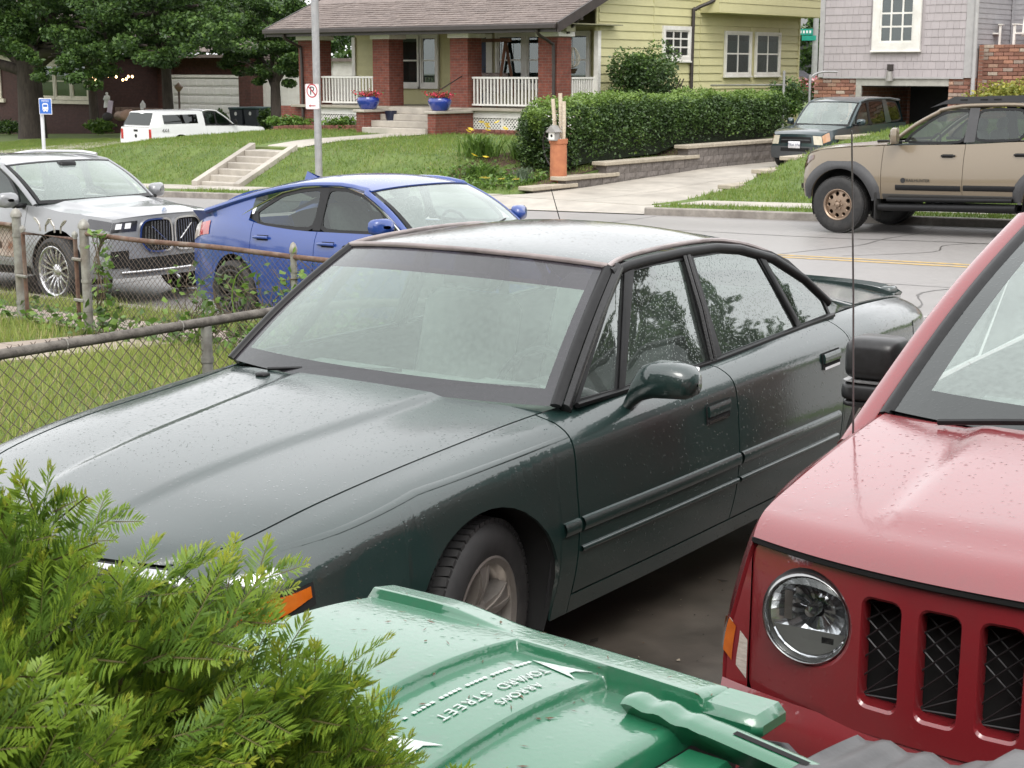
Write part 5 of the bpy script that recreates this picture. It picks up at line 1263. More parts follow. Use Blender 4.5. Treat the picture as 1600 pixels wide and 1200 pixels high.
# headlights: dark bucket, chrome ring, faceted bowl, bulb shield, clear dome
for sg in (-1, 1):
    y, z = sg * .61, .80; x = jx_face(.61) + .004; hk = 1.16
    h = J.o(MB().lathe([(.119, -.07), (.119, -.012), (.111, .0)], 40, o=(x, y, z), axis='x'), 'headlight', BLACKT)
    J.o(MB().lathe([(.112, -.012), (.112, .006), (.106, .012), (.101, .006), (.100, -.02)], 48, o=(x, y, z), axis='x'), 'bezel', pm('smoky_chrome', (.4, .4, .4), (.3, .3, .3), rough=.18, metal=.95), h)
    b = MB(); n = 28
    for j in range(n):
        a0, a1 = 2 * math.pi * j / n, 2 * math.pi * (j + 1) / n
        for (r0, x0, r1, x1) in ((.100, -.018, .075, -.046), (.075, -.046, .046, -.064), (.046, -.064, .015, -.072)):
            e = .0015 if j % 2 else 0
            b.add([(x + x0 + e, y + r0 * math.cos(a0), z + r0 * math.sin(a0)), (x + x0 - e, y + r0 * math.cos(a1), z + r0 * math.sin(a1)), (x + x1 - e, y + r1 * math.cos(a1), z + r1 * math.sin(a1)), (x + x1 + e, y + r1 * math.cos(a0), z + r1 * math.sin(a0))], [(0, 1, 2, 3)])
    J.o(b, 'reflector', REFL, h, smooth=None)
    J.o(MB().lathe([(0, .0), (.013, -.004), (.016, -.012), (.016, -.05)], 16, o=(x - .012, y, z + .012), axis='x').box(x - .05, x - .03, y - .07, y - .05, z - .02, z + .05).box(x - .04, x - .02, y + .03, y + .06, z - .06, z - .045), 'bulb_shield', CHROME, h)
    g = MB().add([(x - .02, y + .094 * math.cos(q), z + .094 * math.sin(q)) for q in lin(math.pi + .35, 2 * math.pi - .35, 16)], [tuple(range(16))]); J.o(g, 'lower_reflector', pm('grey_reflector', (.16, .16, .15), rough=.3), h)
    J.o(MB().lathe([(.105, .004), (.088, .016), (.058, .025), (.024, .029), (0, .03)], 40, o=(x, y, z), axis='x'), 'lens', CLEARL, h, smooth=180)
    # corner marker lamp on the fender
    mb = MB().grid(lambda xx, w: (xx, sg * (J.S(xx, J.vz(xx, .735 - .085 * w - .03 * (.7 - xx) / .1)).y + .006), J.S(xx, J.vz(xx, .735 - .085 * w - .03 * (.7 - xx) / .1)).z), lin(.70, .595, 6), lin(0, 1, 5), flip=sg > 0)
    mb.grid(lambda u, w: Vector((.70, sg * J.S(.70, J.vz(.70, .735 - .085 * w)).y, .735 - .085 * w)).lerp(Vector((jx_face(.785) + .003, sg * .789, .690 - .10 * w)), u) + Vector((.004, 0, 0)), lin(0, .38, 4), lin(0, 1, 5), flip=sg < 0)
    m_ = J.o(mb, 'marker_lamp', AMBER); 
    mb = MB().grid(lambda u, w: Vector((.70, sg * J.S(.70, J.vz(.70, .735 - .085 * w)).y, .735 - .085 * w)).lerp(Vector((jx_face(.785) + .003, sg * .789, .690 - .10 * w)), u), lin(0, 1, 8), lin(0, 1, 5), flip=sg < 0); J.o(mb, 'clear_marker', pm('frosted_lens', (.62, .56, .50), (.42, .36, .31), scale=40, rough=.2, coat=1, stretch=(1, 1, 6)), m_)
mb = MB().grid(lambda a, v: J.cap(True, a, v, .025 * sst(v, .70, .76)), lin(-1, 1, 36), lin(.70, 1, 10)); J.o(mb, 'front_bumper', RED, smooth=60)
mb = MB().grid(lambda u, v: Vector(J.cap(True, .985, v)).lerp(Vector((jx_face(.785), .787, J.cap(True, 1, v).z)), u), [0, 1], lin(0.02, .78, 10)); J.both(mb, 'corner_filler', RED)
# windshield, pillars, roof
def jw(v, a, off=0):
    k = 1 - abs(a)**2.4; B = Vector((-.34 + .17 * k, a * .80, 1.085)); T_ = Vector((-1.42 + .06 * k, a * .665, 1.60 + .015 * k)); p = B.lerp(T_, v); return p + Vector((.5, a * .15, .85)).normalized() * (.03 * math.sin(math.pi * v) + off)
JG = glass('wet_suv_windshield', tint=(.70, .82, .78), film=.30, filmc=(.48, .57, .53), refl=1.6, drops=.3, dscale=90)
JF = glass('suv_frit', tint=(.03, .03, .03), film=.5, filmc=(.03, .03, .032), refl=1.5, drops=.3, dscale=70)
w_ = J.o(MB().grid(lambda v, a: jw(v, a), lin(.11, .95, 16), lin(-.9, .9, 31), flip=True), 'windshield', JG, smooth=180)
J.o(MB().grid(lambda v, a: jw(v, a), lin(0, .11, 4), lin(-.9, .9, 31), flip=True).grid(lambda v, a: jw(v, a), lin(0, 1, 16), lin(.9, 1, 3), flip=True).grid(lambda v, a: jw(v, a), lin(0, 1, 16), lin(-1, -.9, 3), flip=True).grid(lambda v, a: jw(v, a), lin(.95, 1, 3), lin(-.9, .9, 31), flip=True), 'black_border', JF, w_, smooth=180)
for sg in (1, -1):
    J.o(MB().tube([jw(v, sg * 1.02, .0) + Vector((-.01, 0, 0)) for v in lin(-.02, 1, 12)], .018, 8, flat=(1, 1.4)), 'pillar_seal', BLACKT)
    J.o(MB().tube([jw(v, sg * 1.06, .0) + Vector((-.05, sg * .022, -.01)) for v in lin(-.16, 1, 12)], .038, 10, flat=(1.0, 1.2)), 'front_pillar', RED)
    J.o(MB().tube([(-1.45, sg * .70, 1.59), (-2.2, sg * .705, 1.61), (-3.3, sg * .685, 1.58)], .035, 8), 'roof_rail', BLACKT)
J.o(MB().grid(lambda x, a: (x, a * .695, 1.60 + .04 * (1 - a * a) - .02 * ((x + 2.3) / 1)**2), lin(-1.40, -3.35, 14), lin(-1, 1, 15), flip=False), 'roof', RED)
sg_ = glass('suv_side_glass', tint=(.2, .22, .22), refl=1.5)
for (a, b, c, d) in ((-.75, -1.40, -1.42, -1.42), (-1.48, -2.28, -2.26, -1.50), (-2.36, -3.25, -3.15, -2.36)):
    J.both(MB().add([(a, .855, 1.10), (b, .865, 1.10), (c, .725, 1.56), (d, .725, 1.56)], [(0, 3, 2, 1)]), 'side_window', sg_)
J.both(MB().add([(-.40, .83, 1.09), (-.75, .855, 1.10), (-1.42, .725, 1.56), (-1.40, .695, 1.58)], [(0, 3, 2, 1)]).add([(-1.40, .865, 1.10), (-1.48, .865, 1.10), (-1.50, .725, 1.56), (-1.42, .725, 1.56)], [(0, 3, 2, 1)]).add([(-2.28, .865, 1.1), (-2.36, .865, 1.1), (-2.36, .725, 1.56), (-2.26, .725, 1.56)], [(0, 3, 2, 1)]), 'window_pillar', BLACKT)
J.o(MB().grid(lambda a, v: (-3.40 + .08 * v, a * (.78 - .12 * v), 1.09 + .49 * v), lin(-1, 1, 9), lin(0, 1, 5)), 'rear_window', sg_)
J.cappatch('tailgate', False, -1, 1, 0, 1, RED, n=16, m=10)
# cowl and wipers
J.o(MB().grid(lambda f, a: Vector((-.33 + .16 * (1 - abs(a)**2.4) - f * .055, a * .805, 1.083 + .012 * (1 - f))), lin(0, 1, 4), lin(-1, 1, 31)), 'cowl', BLACKT)
for (p, m, q) in (((-.20, -.62, 1.102), (-.20, -.2, 1.145), (-.18, .16, 1.13)), ((-.16, -.05, 1.10), (-.18, .35, 1.14), (-.25, .66, 1.13))):
    J.o(MB().tube(cpath([p, m, q], 6), .009, 6), 'wiper', BLACKT); J.o(MB().cbox(m, (.02, .045, .014), b=.008), 'wiper_joint', BLACKT, smooth=50)
# door mirrors
for sg in (1, -1):
    def lump(cz, ry, rz, x0):
        n = 24; V = []; secs = [(x0, .55, .5), (x0 - .006, .80, .78), (x0 - .025, .95, .94), (x0 - .07, 1, 1), (x0 - .15, .99, .98), (x0 - .155, .9, .9)]
        for (x, a, b) in secs:
            for j in range(n):
                q = 2 * math.pi * j / n; c, s2 = math.cos(q), math.sin(q); V.append((x, sg * (1.04 + ry * a * math.copysign(abs(c)**.42, c)), cz + rz * b * math.copysign(abs(s2)**.42, s2)))
        k = len(secs); return MB().add(V, [(i * n + j, i * n + (j + 1) % n, (i + 1) * n + (j + 1) % n, (i + 1) * n + j) for i in range(k - 1) for j in range(n)] + [tuple(range(n))[::-1], tuple((k - 1) * n + j for j in range(n))])
    MM = pm('matt_black_mirror', (.03, .03, .031), (.02, .02, .02), scale=40, rough=.33, bump=.008)
    mo = J.o(lump(1.155, .092, .072, -.80), 'side_mirror', MM, smooth=50); J.o(lump(1.045, .098, .034, -.792), 'mirror_base', MM, mo, smooth=50); J.o(lump(1.004, .092, .012, -.797), 'mirror_foot', MM, mo, smooth=50)
    J.o(lump(1.081, .095, .004, -.793), 'mirror_seam', pm('grey_line', (.2, .2, .2), rough=.2), mo, smooth=50)
    J.o(MB().cbox((-.87, sg * .91, 1.04), (.04, .07, .03), b=.015), 'mirror_arm', BLACKT, mo, smooth=50)
for (x, y) in ((0, .76), (-2.63, .76)):
    for sg in (1, -1): wheel(J, x, sg * y, .35, .22, .22, 'simple', tread=False)
seat(J, -1.35, .36, .62); seat(J, -1.35, -.36, .62); steering(J, -1.0, .36, .98)
J.o(MB().cbox((-.62, 0, 1.02), (.24, .70, .06), b=.05), 'dashboard', pm('suv_dash', (.20, .22, .21), rough=.7), smooth=50); J.o(MB().box(-3.2, -.4, -.72, .72, .40, .43), 'cabin_floor', LINER)
J.o(MB().tube([(-.14, -.845, 1.02), (-.08, -.845, 1.45), (.0, -.845, 1.92)], [.0032, .0028, .0024], 6).lathe([(0, .03), (.012, .02), (.018, 0)], 10, o=(-.14, -.845, 1.01)), 'antenna', pm('antenna_steel', (.16, .15, .15), rough=.4, metal=.7))
# ================================================================ CARS ON AND ACROSS THE STREET
def gen_lines(A, rock, outs=((.13, .042), (.34, .070), (.62, .080), (.82, .076), (1, .045))):
    f = rock if callable(rock) else (lambda x: rock); L = [A]
    for (k, dy) in outs: L.append([(x, y + dy, z + (f(x) - z) * k) for x, y, z in A])
    return L
SIDEG = glass('car_side_glass', tint=(.30, .36, .34), refl=1.5, drops=.1)
FRONTG = glass('car_windshield_glass', tint=(.66, .76, .72), film=.30, filmc=(.55, .63, .60), refl=1.5, drops=.15)
def body(name, label, loc, yaw, pitch, A, rock, xf, xr, arches, p, seams, RLz, th, xh, xe, wb, wins, pillars, crown=.04, bulge=(.12, .08), hoodcrown=.03, rear=None, wheelp=None, glassm=None, capdz=(.02, .0), trim=None, outs=None, hoodf=None, wsg=None, roofm=None, xc=None, gl_off=0, cab_end=None):
    """a complete car: sides split at seams, hood, windshield, roof, windows, rear; th=(y0,z0,k) tumblehome plane"""
    C = Car(name, label, loc, yaw, gen_lines(A, rock, outs) if outs else gen_lines(A, rock), xf, xr, arches, p, pitch=pitch, bulge=bulge, capdz=capdz)
    C.liner(); C.wells(.32)
    xs = [xf - .002] + list(seams) + [xr + .002]; nms = ['fender'] + ['front_door', 'rear_door'][:max(0, len(seams) - 1)] + ['quarter_panel']
    for i, nm in enumerate(nms): C.panel(nm, xs[i] - (.004 if i else 0), xs[i + 1] + (.004 if i < len(nms) - 1 else 0), 0, 1, nx=14, nv=14)
    y0, z0, k_ = th; GKc = lambda u, v, d=0: Vector((u, y0 - k_ * (v - z0) + d, v)); C.GK = GKc
    RL = pchip([(x, y0 - k_ * (z - z0), z) for x, z in RLz]); C.RL = RL
    hx = wb[0] + .02
    def hd(f, a, off=0):
        xe_ = xf + (hx - xf) * f; y, z = C.L[0](xe_); b0 = bulge[0](0) if callable(bulge[0]) else bulge[0]; k = 1 - abs(a)**2.2
        zz = z + (hoodcrown + capdz[0] * (1 - f)**4 * 0) * k
        if hoodf: zz += hoodf(f, abs(a) * y)
        return Vector((xe_ + (b0 * (1 - f)**3 + wb[3] * f * f) * k, a * y * .99, zz + off))
    C.hd = hd; C.hood = C.o(MB().grid(lambda f, a: hd(f, a), lin(.0, 1, 24), lin(-1, 1, 41), flip=True, flange=.012), 'hood', p, smooth=60)
    def roof(x, a, off=0):
        y, z = RL(x); k = 1 - abs(a)**2.6; w = sst(x, xh - .7, xh); return Vector((x + .07 * w * k - .05 * k * sst(-x, -xe - .4, -xe), a * y, z + (crown(x) if callable(crown) else crown) * k * min(1, .55 + .45 * (1 - w)) + off))
    C.roof = roof
    C.o(MB().grid(roof, lin(xh, xe, 20), lin(-1, 1, 25), flange=.012), 'roof', roofm or p, smooth=60)
    def ws(v, a, off=0):
        k = 1 - abs(a)**2.2; B = Vector((wb[0] + wb[3] * k, a * wb[1], wb[2])); T_ = roof(xh, a); return B.lerp(T_, v) + Vector((.55, a * .2, .8)).normalized() * (.03 * math.sin(math.pi * v) + off)
    C.ws = ws; w = C.o(MB().grid(ws, lin(.06, .97, 12), lin(-.95, .95, 25), flip=True), 'windshield', wsg or FRONTG, smooth=180); C.w = w
    C.o(MB().grid(ws, lin(-.01, .06, 3), lin(-1, 1, 25), flip=True).grid(ws, lin(.06, 1, 10), [.95, 1], flip=True).grid(ws, lin(.06, 1, 10), [-1, -.95], flip=True).grid(ws, [.97, 1], lin(-.95, .95, 25), flip=True), 'black_border', BLACKT, w)
    for sg in (1, -1): C.o(MB().tube([ws(v, sg * 1.03) + Vector((-.03, 0, -.01)) for v in lin(-.03, 1.0, 10)] + [Vector((x, sg * (RL(x)[0] + .002), RL(x)[1] - .004)) for x in lin(xh - .05, xe if rear is None else rear[0][0], 14)], .032, 8, flat=(.9, 1)), 'roof_pillar', p)
    for i, (nm, pts) in enumerate(wins):
        C.both(poly_on(GKc, chaikin(pts, 2, .12), 0, sub=4), nm, glassm or SIDEG, smooth=180)
        C.both(ring_on(MB(), GKc, chaikin(pts, 2, .12), .035, off=.006, th=.02), 'window_frame', BLACKT, smooth=30)
    for pts, m in pillars: C.both(poly_on(GKc, pts, .008, sub=3), 'window_pillar', m or BLACKT, smooth=60)
    if rear is None:
        (xb, yb, zb) = (xr + .06, C.L[0](xr)[0] * .95, C.L[0](xr)[1])
        rw = lambda v, a: roof(xe, a).lerp(Vector((xb - .05 * (1 - a * a), a * yb, zb + .01)), v)
        C.o(MB().grid(rw, lin(.05, .95, 8), lin(-.85, .85, 17)), 'rear_window', SIDEG, smooth=180)
        for sg in (1, -1): C.o(MB().grid(lambda v, a: rw(v, a * sg), lin(0, 1, 8), lin(.85, 1.0, 4), flip=sg < 0), 'rear_pillar', p, smooth=60)
        C.o(MB().grid(rw, [0, .05], lin(-.85, .85, 17)).grid(rw, [.95, 1], lin(-.85, .85, 17)), 'rear_trim', p)
    b0 = bulge[0]
    C.cappatch('front_bumper', True, -1, 1, .0, 1, p, n=30, m=16, smooth=60); C.cappatch('rear_bumper', False, -1, 1, 0, 1, p, n=24, m=12, smooth=60)
    for (x, zc, r) in arches:
        for sg in (1, -1):
            wheel(C, x, sg * wheelp['y'], wheelp['r'], wheelp['w'], wheelp['rim'], wheelp['style'], mat=wheelp.get('mat', SILV), tread=wheelp.get('tread', False), z=wheelp['r'])
    seat(C, wb[0] - .85, .37, .55 + wheelp.get('sz', 0)); seat(C, wb[0] - .85, -.37, .55 + wheelp.get('sz', 0)); steering(C, wb[0] - .5, .37, wb[2] - .06)
    C.o(MB().cbox((wb[0] - .15, 0, wb[2] - .09), (.22, wb[1] - .08, .05), b=.04), 'dashboard', DASH, smooth=50); C.o(MB().box(xe, wb[0], -.7, .7, .34, .37), 'cabin_floor', LINER)
    return C
def car_mirror(C, x, y, z, m, w=.11, h=.075, d=.07):
    mb = MB()
    for sg in (1, -1):
        V = []; n = 14; secs = [(x + d, .2, .2), (x + d * .75, .75, .75), (x + d * .2, 1, 1), (x - d * .6, .95, .95)]
        for (xx, a, b) in secs:
            for j in range(n):
                q = 2 * math.pi * j / n; c, s2 = math.cos(q), math.sin(q); V.append((xx - .05 * abs(c * .5 + .5), sg * (y + w * a * math.copysign(abs(c)**.65, c)), z + h * b * math.copysign(abs(s2)**.65, s2)))
        F = [(i * n + j, i * n + (j + 1) % n, (i + 1) * n + (j + 1) % n, (i + 1) * n + j) for i in range(3) for j in range(n)] + [tuple(3 * n + j for j in range(n))]
        o = C.o(MB().add(V, F), 'side_mirror', m, smooth=60); C.o(MB().cbox((x - .01, sg * (y - w - .01), z - h * .8), (.05, .08, .025), b=.012), 'mirror_arm', BLACKT, o, smooth=50)
def handles(C, xs, m, z=None, dz=.0):
    for (x, z) in xs:
        v = C.vz(x, z); p = C.S(x, v)
        C.both(MB().grid(lambda xx, w: C.S(xx, C.vz(xx, z + .022 - .05 * w), .002), lin(x + .10, x - .06, 5), lin(0, 1, 4), flip=True), 'handle_recess', SEAM)
        C.both(MB().tube([(x + .11, C.S(x + .11, v).y + .012, z), (x + .05, p.y + .03, z + .004), (x - .05, p.y + .03, z + .004), (x - .10, C.S(x - .1, v).y + .012, z)], .014, 8), 'door_handle', m)

# ---------------------------------------------------------------- blue hatchback
BLUE = paint('bright_blue_metallic_paint', (.005, .045, .25), metal=0, rough=.45, ior=1.6, drop=.5, mott=.3)
bx, by = to_st(-.097, 14.011); by = 10.83
Bc = body('blue_hatchback', 'bright blue hatchback parked at the near kerb in front of silver SUV', (bx, by, road(bx) + .01), R(-1.5), .03,
    [(.98, .48, .72), (.85, .60, .80), (.5, .70, .90), (0, .74, .955), (-.35, .76, .975), (-.9, .79, .955), (-1.6, .80, .955), (-2.2, .80, .985), (-2.6, .775, 1.04), (-2.95, .735, 1.06), (-3.3, .67, 1.02), (-3.5, .60, .95)], .21, .98, -3.5,
    [(0, .33, .375), (-2.7, .33, .375)], BLUE, (-.42, -1.52, -2.42), [(-.32, .985), (-.55, 1.12), (-.83, 1.275), (-1.05, 1.345), (-1.4, 1.38), (-1.75, 1.375), (-2.14, 1.335), (-2.52, 1.265), (-2.82, 1.195), (-3.2, 1.10)], (.775, .97, .38), -.95, -2.95, (-.36, .735, .975, .16),
    [('front_window', [(-.60, .985), (-1.50, .975), (-1.49, 1.325), (-1.25, 1.32), (-1.02, 1.265), (-.76, 1.14)]), ('rear_side_window', [(-1.60, .98), (-2.36, 1.01), (-2.42, 1.10), (-2.12, 1.255), (-1.85, 1.305), (-1.60, 1.325)])],
    [([(-1.50, .965), (-1.60, .965), (-1.60, 1.35), (-1.49, 1.35)], None), ([(-2.36, 1.0), (-2.62, 1.08), (-2.42, 1.12)], BLACKT)], crown=lambda x: float(np.interp(-x, [1, 1.8, 2.5, 2.95], [.06, .07, .09, .11])), bulge=(.14, .12), wheelp=dict(y=.765, r=.32, w=.215, rim=.22, style='multi', mat=pm('dark_alloy', (.12, .12, .125), rough=.35, metal=.8)), rear=[(-3.2,)],
    hoodf=lambda f, y: .012 * (1 - sst(y, .38, .50)) * sst(f, .1, .5))
Bc.both(MB().tube([Bc.GK(x, z, .012) for x, z in ((-.46, .985), (-.76, 1.17), (-1.02, 1.30), (-1.25, 1.355), (-1.55, 1.365), (-1.85, 1.345), (-2.12, 1.295), (-2.42, 1.175), (-2.62, 1.075))], .010, 6), 'chrome_window_strip', CHROME)
Bc.both(poly_on(Bc.GK, [(-2.46, 1.09), (-2.66, 1.06), (-2.44, 1.16)], .014, sub=2), 'chrome_corner', CHROME)
car_mirror(Bc, -.52, .93, 1.04, BLUE); handles(Bc, ((-1.36, .85), (-2.26, .88)), BLUE)
rb = lambda v, a: Bc.roof(-2.95, a).lerp(Vector((-3.42 - .05 * (1 - a * a), a * .60, .99)), v)
Bc.o(MB().grid(rb, lin(.1, 1, 10), lin(-.9, .9, 17)), 'rear_window', SIDEG, smooth=180)
for sg in (1, -1): Bc.o(MB().grid(lambda v, a: rb(v, a * sg), lin(0, 1, 10), lin(.9, 1.02, 4), flip=sg < 0), 'rear_pillar', BLUE, smooth=60)
Bc.both(MB().grid(lambda x, w: Vector((x, Bc.L[0](x)[0] + (Bc.RL(x)[0] - Bc.L[0](x)[0]) * w, Bc.L[0](x)[1] + (Bc.RL(x)[1] - Bc.L[0](x)[1]) * w)), lin(-2.5, -3.42, 12), lin(0, 1, 5), flip=True), 'sail_panel', BLUE, smooth=60)
Bc.o(MB().grid(lambda a, w: Vector((-2.92 - .16 * w - .04 * (1 - a * a), a * (.60 - .02 * w), 1.175 - .03 * w + .11 * (1 - abs(a)**2.6))), lin(-1, 1, 21), lin(0, 1, 6), flange=.008, flip=True), 'roof_spoiler', BLUE, smooth=60)
fin = MB(); fin.add([(-2.28, -.03, 1.385), (-2.52, -.035, 1.355), (-2.50, 0, 1.46), (-2.28, .03, 1.385), (-2.52, .035, 1.355)], [(0, 1, 2), (3, 2, 4), (1, 4, 2), (0, 3, 4, 1)]); Bc.o(fin, 'roof_fin', BLUE)
Bc.both(MB().grid(lambda x, w: Bc.S(x, .08 + .20 * w, .006), lin(-3.49, -3.14, 8), lin(0, 1, 5)), 'tail_light', REDL, smooth=60)
Bc.both(MB().grid(lambda x, w: Bc.S(x, .02 + .26 * w, .007), lin(-3.495, -3.34, 6), lin(0, 1, 5)), 'tail_light_clear', pm('frosted_lens', (.62, .56, .5)), smooth=60)
for q in (0, 1):
    y0 = -.45 + q * .55; Bc.o(MB().tube([Bc.ws(.02, y0, .012), Bc.ws(.035, y0 + .25, .02), Bc.ws(.09, y0 + .5, .015)], .008, 5), 'wiper', BLACKT)
Bc.cappatch('headlight', True, .45, .98, .10, .24, REFL, off=.008, n=8, m=4); Bc.cappatch('headlight', True, -.98, -.45, .10, .24, REFL, off=.008, n=8, m=4); Bc.cappatch('lower_grille', True, -.6, .6, .45, .8, BLACKT, off=.006, n=12, m=5)

# ---------------------------------------------------------------- silver SUV with twin kidney grille
SILVER = paint('silver_grey_metallic_paint', (.25, .256, .266), metal=.2, rough=.35, ior=1.5, drop=.4, mott=.25)
mx_, my_ = to_st(-4.36, 17.7)
Bm = body('silver_suv', 'silver grey SUV with twin kidney grille parked behind the blue hatchback', (mx_, 10.98, road(mx_) + .01), R(-.4), .03,
    [(.74, .66, .93), (.6, .725, .955), (.3, .77, .98), (0, .79, 1.0), (-.3, .805, 1.04), (-.6, .83, 1.065), (-1.3, .845, 1.06), (-2.6, .84, 1.09), (-3.4, .80, 1.13), (-3.75, .72, 1.12)], .30, .74, -3.75,
    [(0, .375, .44), (-2.865, .375, .44)], SILVER, (-.55, -1.62, -2.6), [(-.40, 1.08), (-.60, 1.22), (-.90, 1.42), (-1.20, 1.50), (-1.7, 1.545), (-2.5, 1.545), (-3.1, 1.50), (-3.5, 1.42)], (.82, 1.09, .30), -1.12, -3.3, (-.44, .77, 1.085, .18),
    [('front_window', [(-.72, 1.095), (-1.60, 1.09), (-1.58, 1.485), (-1.30, 1.475), (-1.02, 1.35)]), ('rear_side_window', [(-1.72, 1.09), (-2.5, 1.11), (-2.45, 1.49), (-1.70, 1.49)]), ('quarter_window', [(-2.62, 1.12), (-3.2, 1.20), (-3.0, 1.46), (-2.55, 1.485)])],
    [([(-1.60, 1.08), (-1.72, 1.08), (-1.70, 1.51), (-1.58, 1.51)], None), ([(-2.5, 1.1), (-2.62, 1.1), (-2.55, 1.51), (-2.45, 1.51)], None)], crown=.05, bulge=(.14, .08), wheelp=dict(y=.82, r=.37, w=.25, rim=.262, style='multi', sz=.12), hoodcrown=.035,
    hoodf=lambda f, y: .022 * (1 - sst(y, .40 + .12 * f, .52 + .12 * f)) * sst(f, .0, .25), outs=((.18, .045), (.40, .085), (.62, .10), (.82, .10), (1, .06)))
car_mirror(Bm, -.62, 1.02, 1.13, SILVER, w=.12, h=.085); handles(Bm, ((-1.45, .95), (-2.42, .98)), SILVER)
for sg in (1, -1):
    Bm.o(MB().tube([(x, sg * (Bm.RL(x)[0] - .03), Bm.RL(x)[1] + .05) for x in lin(-1.3, -3.2, 12)], .018, 8), 'roof_rail', CHROME)
# kidneys: framed openings with upright bars
kx = lambda y, z: Bm.cap(True, min(1, max(-1, y / .70)), .45).x
for sg in (-1, 1):
    out = chaikin([(sg * .03, .64), (sg * .06, .575), (sg * .31, .575), (sg * .41, .69), (sg * .385, .85), (sg * .32, .905), (sg * .06, .905), (sg * .03, .84)], 2, .2)
    mp_ = lambda u, v, d=0: (kx(u, v) + .012 + d, u, v)
    g = Bm.o(poly_on(mp_, out, .0, sub=5), 'kidney_grille', SEAM); Bm.o(ring_on(MB(), mp_, out, .020, off=.022, th=.035), 'grille_surround', CHROME, g, smooth=40)
    for k in range(9):
        y = sg * (.055 + .037 * k); zt = .89 if k < 7 else .84; zb_ = .59 if k < 6 else .64
        Bm.o(MB().tube([mp_(y, zb_, .006), mp_(y - sg * .012, zt, .012)], .006, 6), 'grille_bar', pm('grille_bar_grey', (.35, .35, .36), rough=.25, metal=.8), g)
    Bm.o(MB().tube([mp_(sg * .10, .68, .010), mp_(sg * .27, .84, .012)], .007, 6), 'grille_diagonal', CHROME, g)
    hl = Bm.o(MB().grid(lambda a, w: Bm.cap(True, sg * a, .06 + .18 * w + .03 * (1 - a) * 0, .008), lin(.62, .998, 10), lin(0, 1, 5), flip=sg < 0), 'headlight', pm('dark_lamp', (.03, .03, .035), rough=.1, coat=1), smooth=60)
    for q in (.72, .86): Bm.o(MB().grid(lambda a, w: Bm.cap(True, sg * a, .09 + .10 * w, .013), lin(q, q + .09, 4), lin(0, 1, 4), flip=sg < 0), 'lamp_element', pm('lamp_white', (.85, .86, .88), rough=.2), hl)
Bm.both(MB().grid(lambda x, w: Bm.S(x, .05 + .16 * w, .006), lin(.738, .46, 8), lin(0, 1, 5), flip=True), 'headlight_side', pm('dark_lamp', (.03, .03, .035)), smooth=60)
Bm.o(MB().grid(lambda a, v: Bm.cap(True, a, v, .010), lin(-.72, .72, 16), lin(.66, .86, 5)), 'lower_intake', SEAM); Bm.o(MB().tube([Bm.cap(True, a, .885, .02) for a in lin(-.86, .86, 17)], .022, 8, flat=(.7, 1)), 'lower_trim', CHROME)
for sg in (1, -1): Bm.o(MB().grid(lambda a, v: Bm.cap(True, sg * a, v, .012), lin(.72, .97, 5), lin(.52, .80, 5), flip=sg < 0), 'air_curtain', SEAM)
bd = Bm.o(MB().lathe([(0, .008), (.036, .006), (.04, 0)], 20, o=tuple(Bm.hd(.07, 0, .0)), axis='x'), 'hood_badge', pm('badge_blue', (.12, .25, .5), (.7, .7, .72), scale=30, rough=.2), smooth=40)
Bm.strip('arch_cladding', .46, .44, .3, .5, BLACKT, nx=3); Bm.strip('side_cladding', -.46, -2.42, .31, .40, BLACKT, out=.014)
Bm.o(MB().cbox((-.98, 0, 1.46), (.06, .11, .05), b=.02), 'camera_housing', BLACKT, smooth=50)

# ---------------------------------------------------------------- tan pickup
TAN = paint('tan_pickup_paint', (.20, .158, .105), metal=.1, rough=.4, ior=1.5, drop=.4, mott=.25)
tx, ty = -10.87 - .25, 22.55
Tk = body('tan_pickup', 'tan pickup truck with black roof rack parked across the street', (tx, ty, road(tx) + .01), R(179.6), -.027,
    [(.70, .66, 1.10), (.6, .74, 1.17), (.3, .80, 1.235), (0, .825, 1.265), (-.5, .84, 1.29), (-.9, .845, 1.305), (-1.9, .85, 1.32), (-2.9, .85, 1.36), (-3.0, .85, 1.36), (-4.5, .86, 1.36)], .52, .70, -4.5,
    [(0, .43, .53), (-3.35, .43, .53)], TAN, (-.68, -1.95, -2.95), [(-.72, 1.36), (-1.0, 1.54), (-1.25, 1.70), (-1.45, 1.80), (-1.9, 1.87), (-2.5, 1.875), (-2.95, 1.84)], (.80, 1.34, .30), -1.42, -2.92, (-.74, .76, 1.35, .16),
    [('front_window', [(-.98, 1.36), (-1.90, 1.36), (-1.92, 1.79), (-1.55, 1.755), (-1.30, 1.61)]), ('rear_side_window', [(-2.06, 1.385), (-2.72, 1.40), (-2.80, 1.56), (-2.70, 1.79), (-2.07, 1.79)])],
    [([(-1.90, 1.345), (-2.06, 1.355), (-2.07, 1.83), (-1.92, 1.83)], pm('pillar_charcoal', (.06, .06, .062), rough=.5))], crown=.03, bulge=(.16, .03), wheelp=dict(y=.835, r=.42, w=.29, rim=.222, style='truck', mat=pm('bronze_alloy', (.33, .245, .18), (.26, .19, .14), rough=.4, metal=.7), tread=True, sz=.3), hoodcrown=.05, rear=[(-2.92,)],
    hoodf=lambda f, y: -.03 * (1 - sst(y, .25, .4)) * sst(f, .1, .5) + .02, outs=((.20, .05), (.42, .085), (.66, .10), (.82, .09), (1, .05)))
Tk.o(MB().grid(lambda a, w: Vector((-2.92 - .06 * w, a * (.64 + .18 * w), 1.86 - .5 * w)), lin(-1, 1, 11), lin(0, 1, 5), flip=False), 'rear_window', SIDEG)
Tk.o(MB().box(-4.4, -3.0, -.72, .72, .8, .83), 'truck_bed', BLACKT)
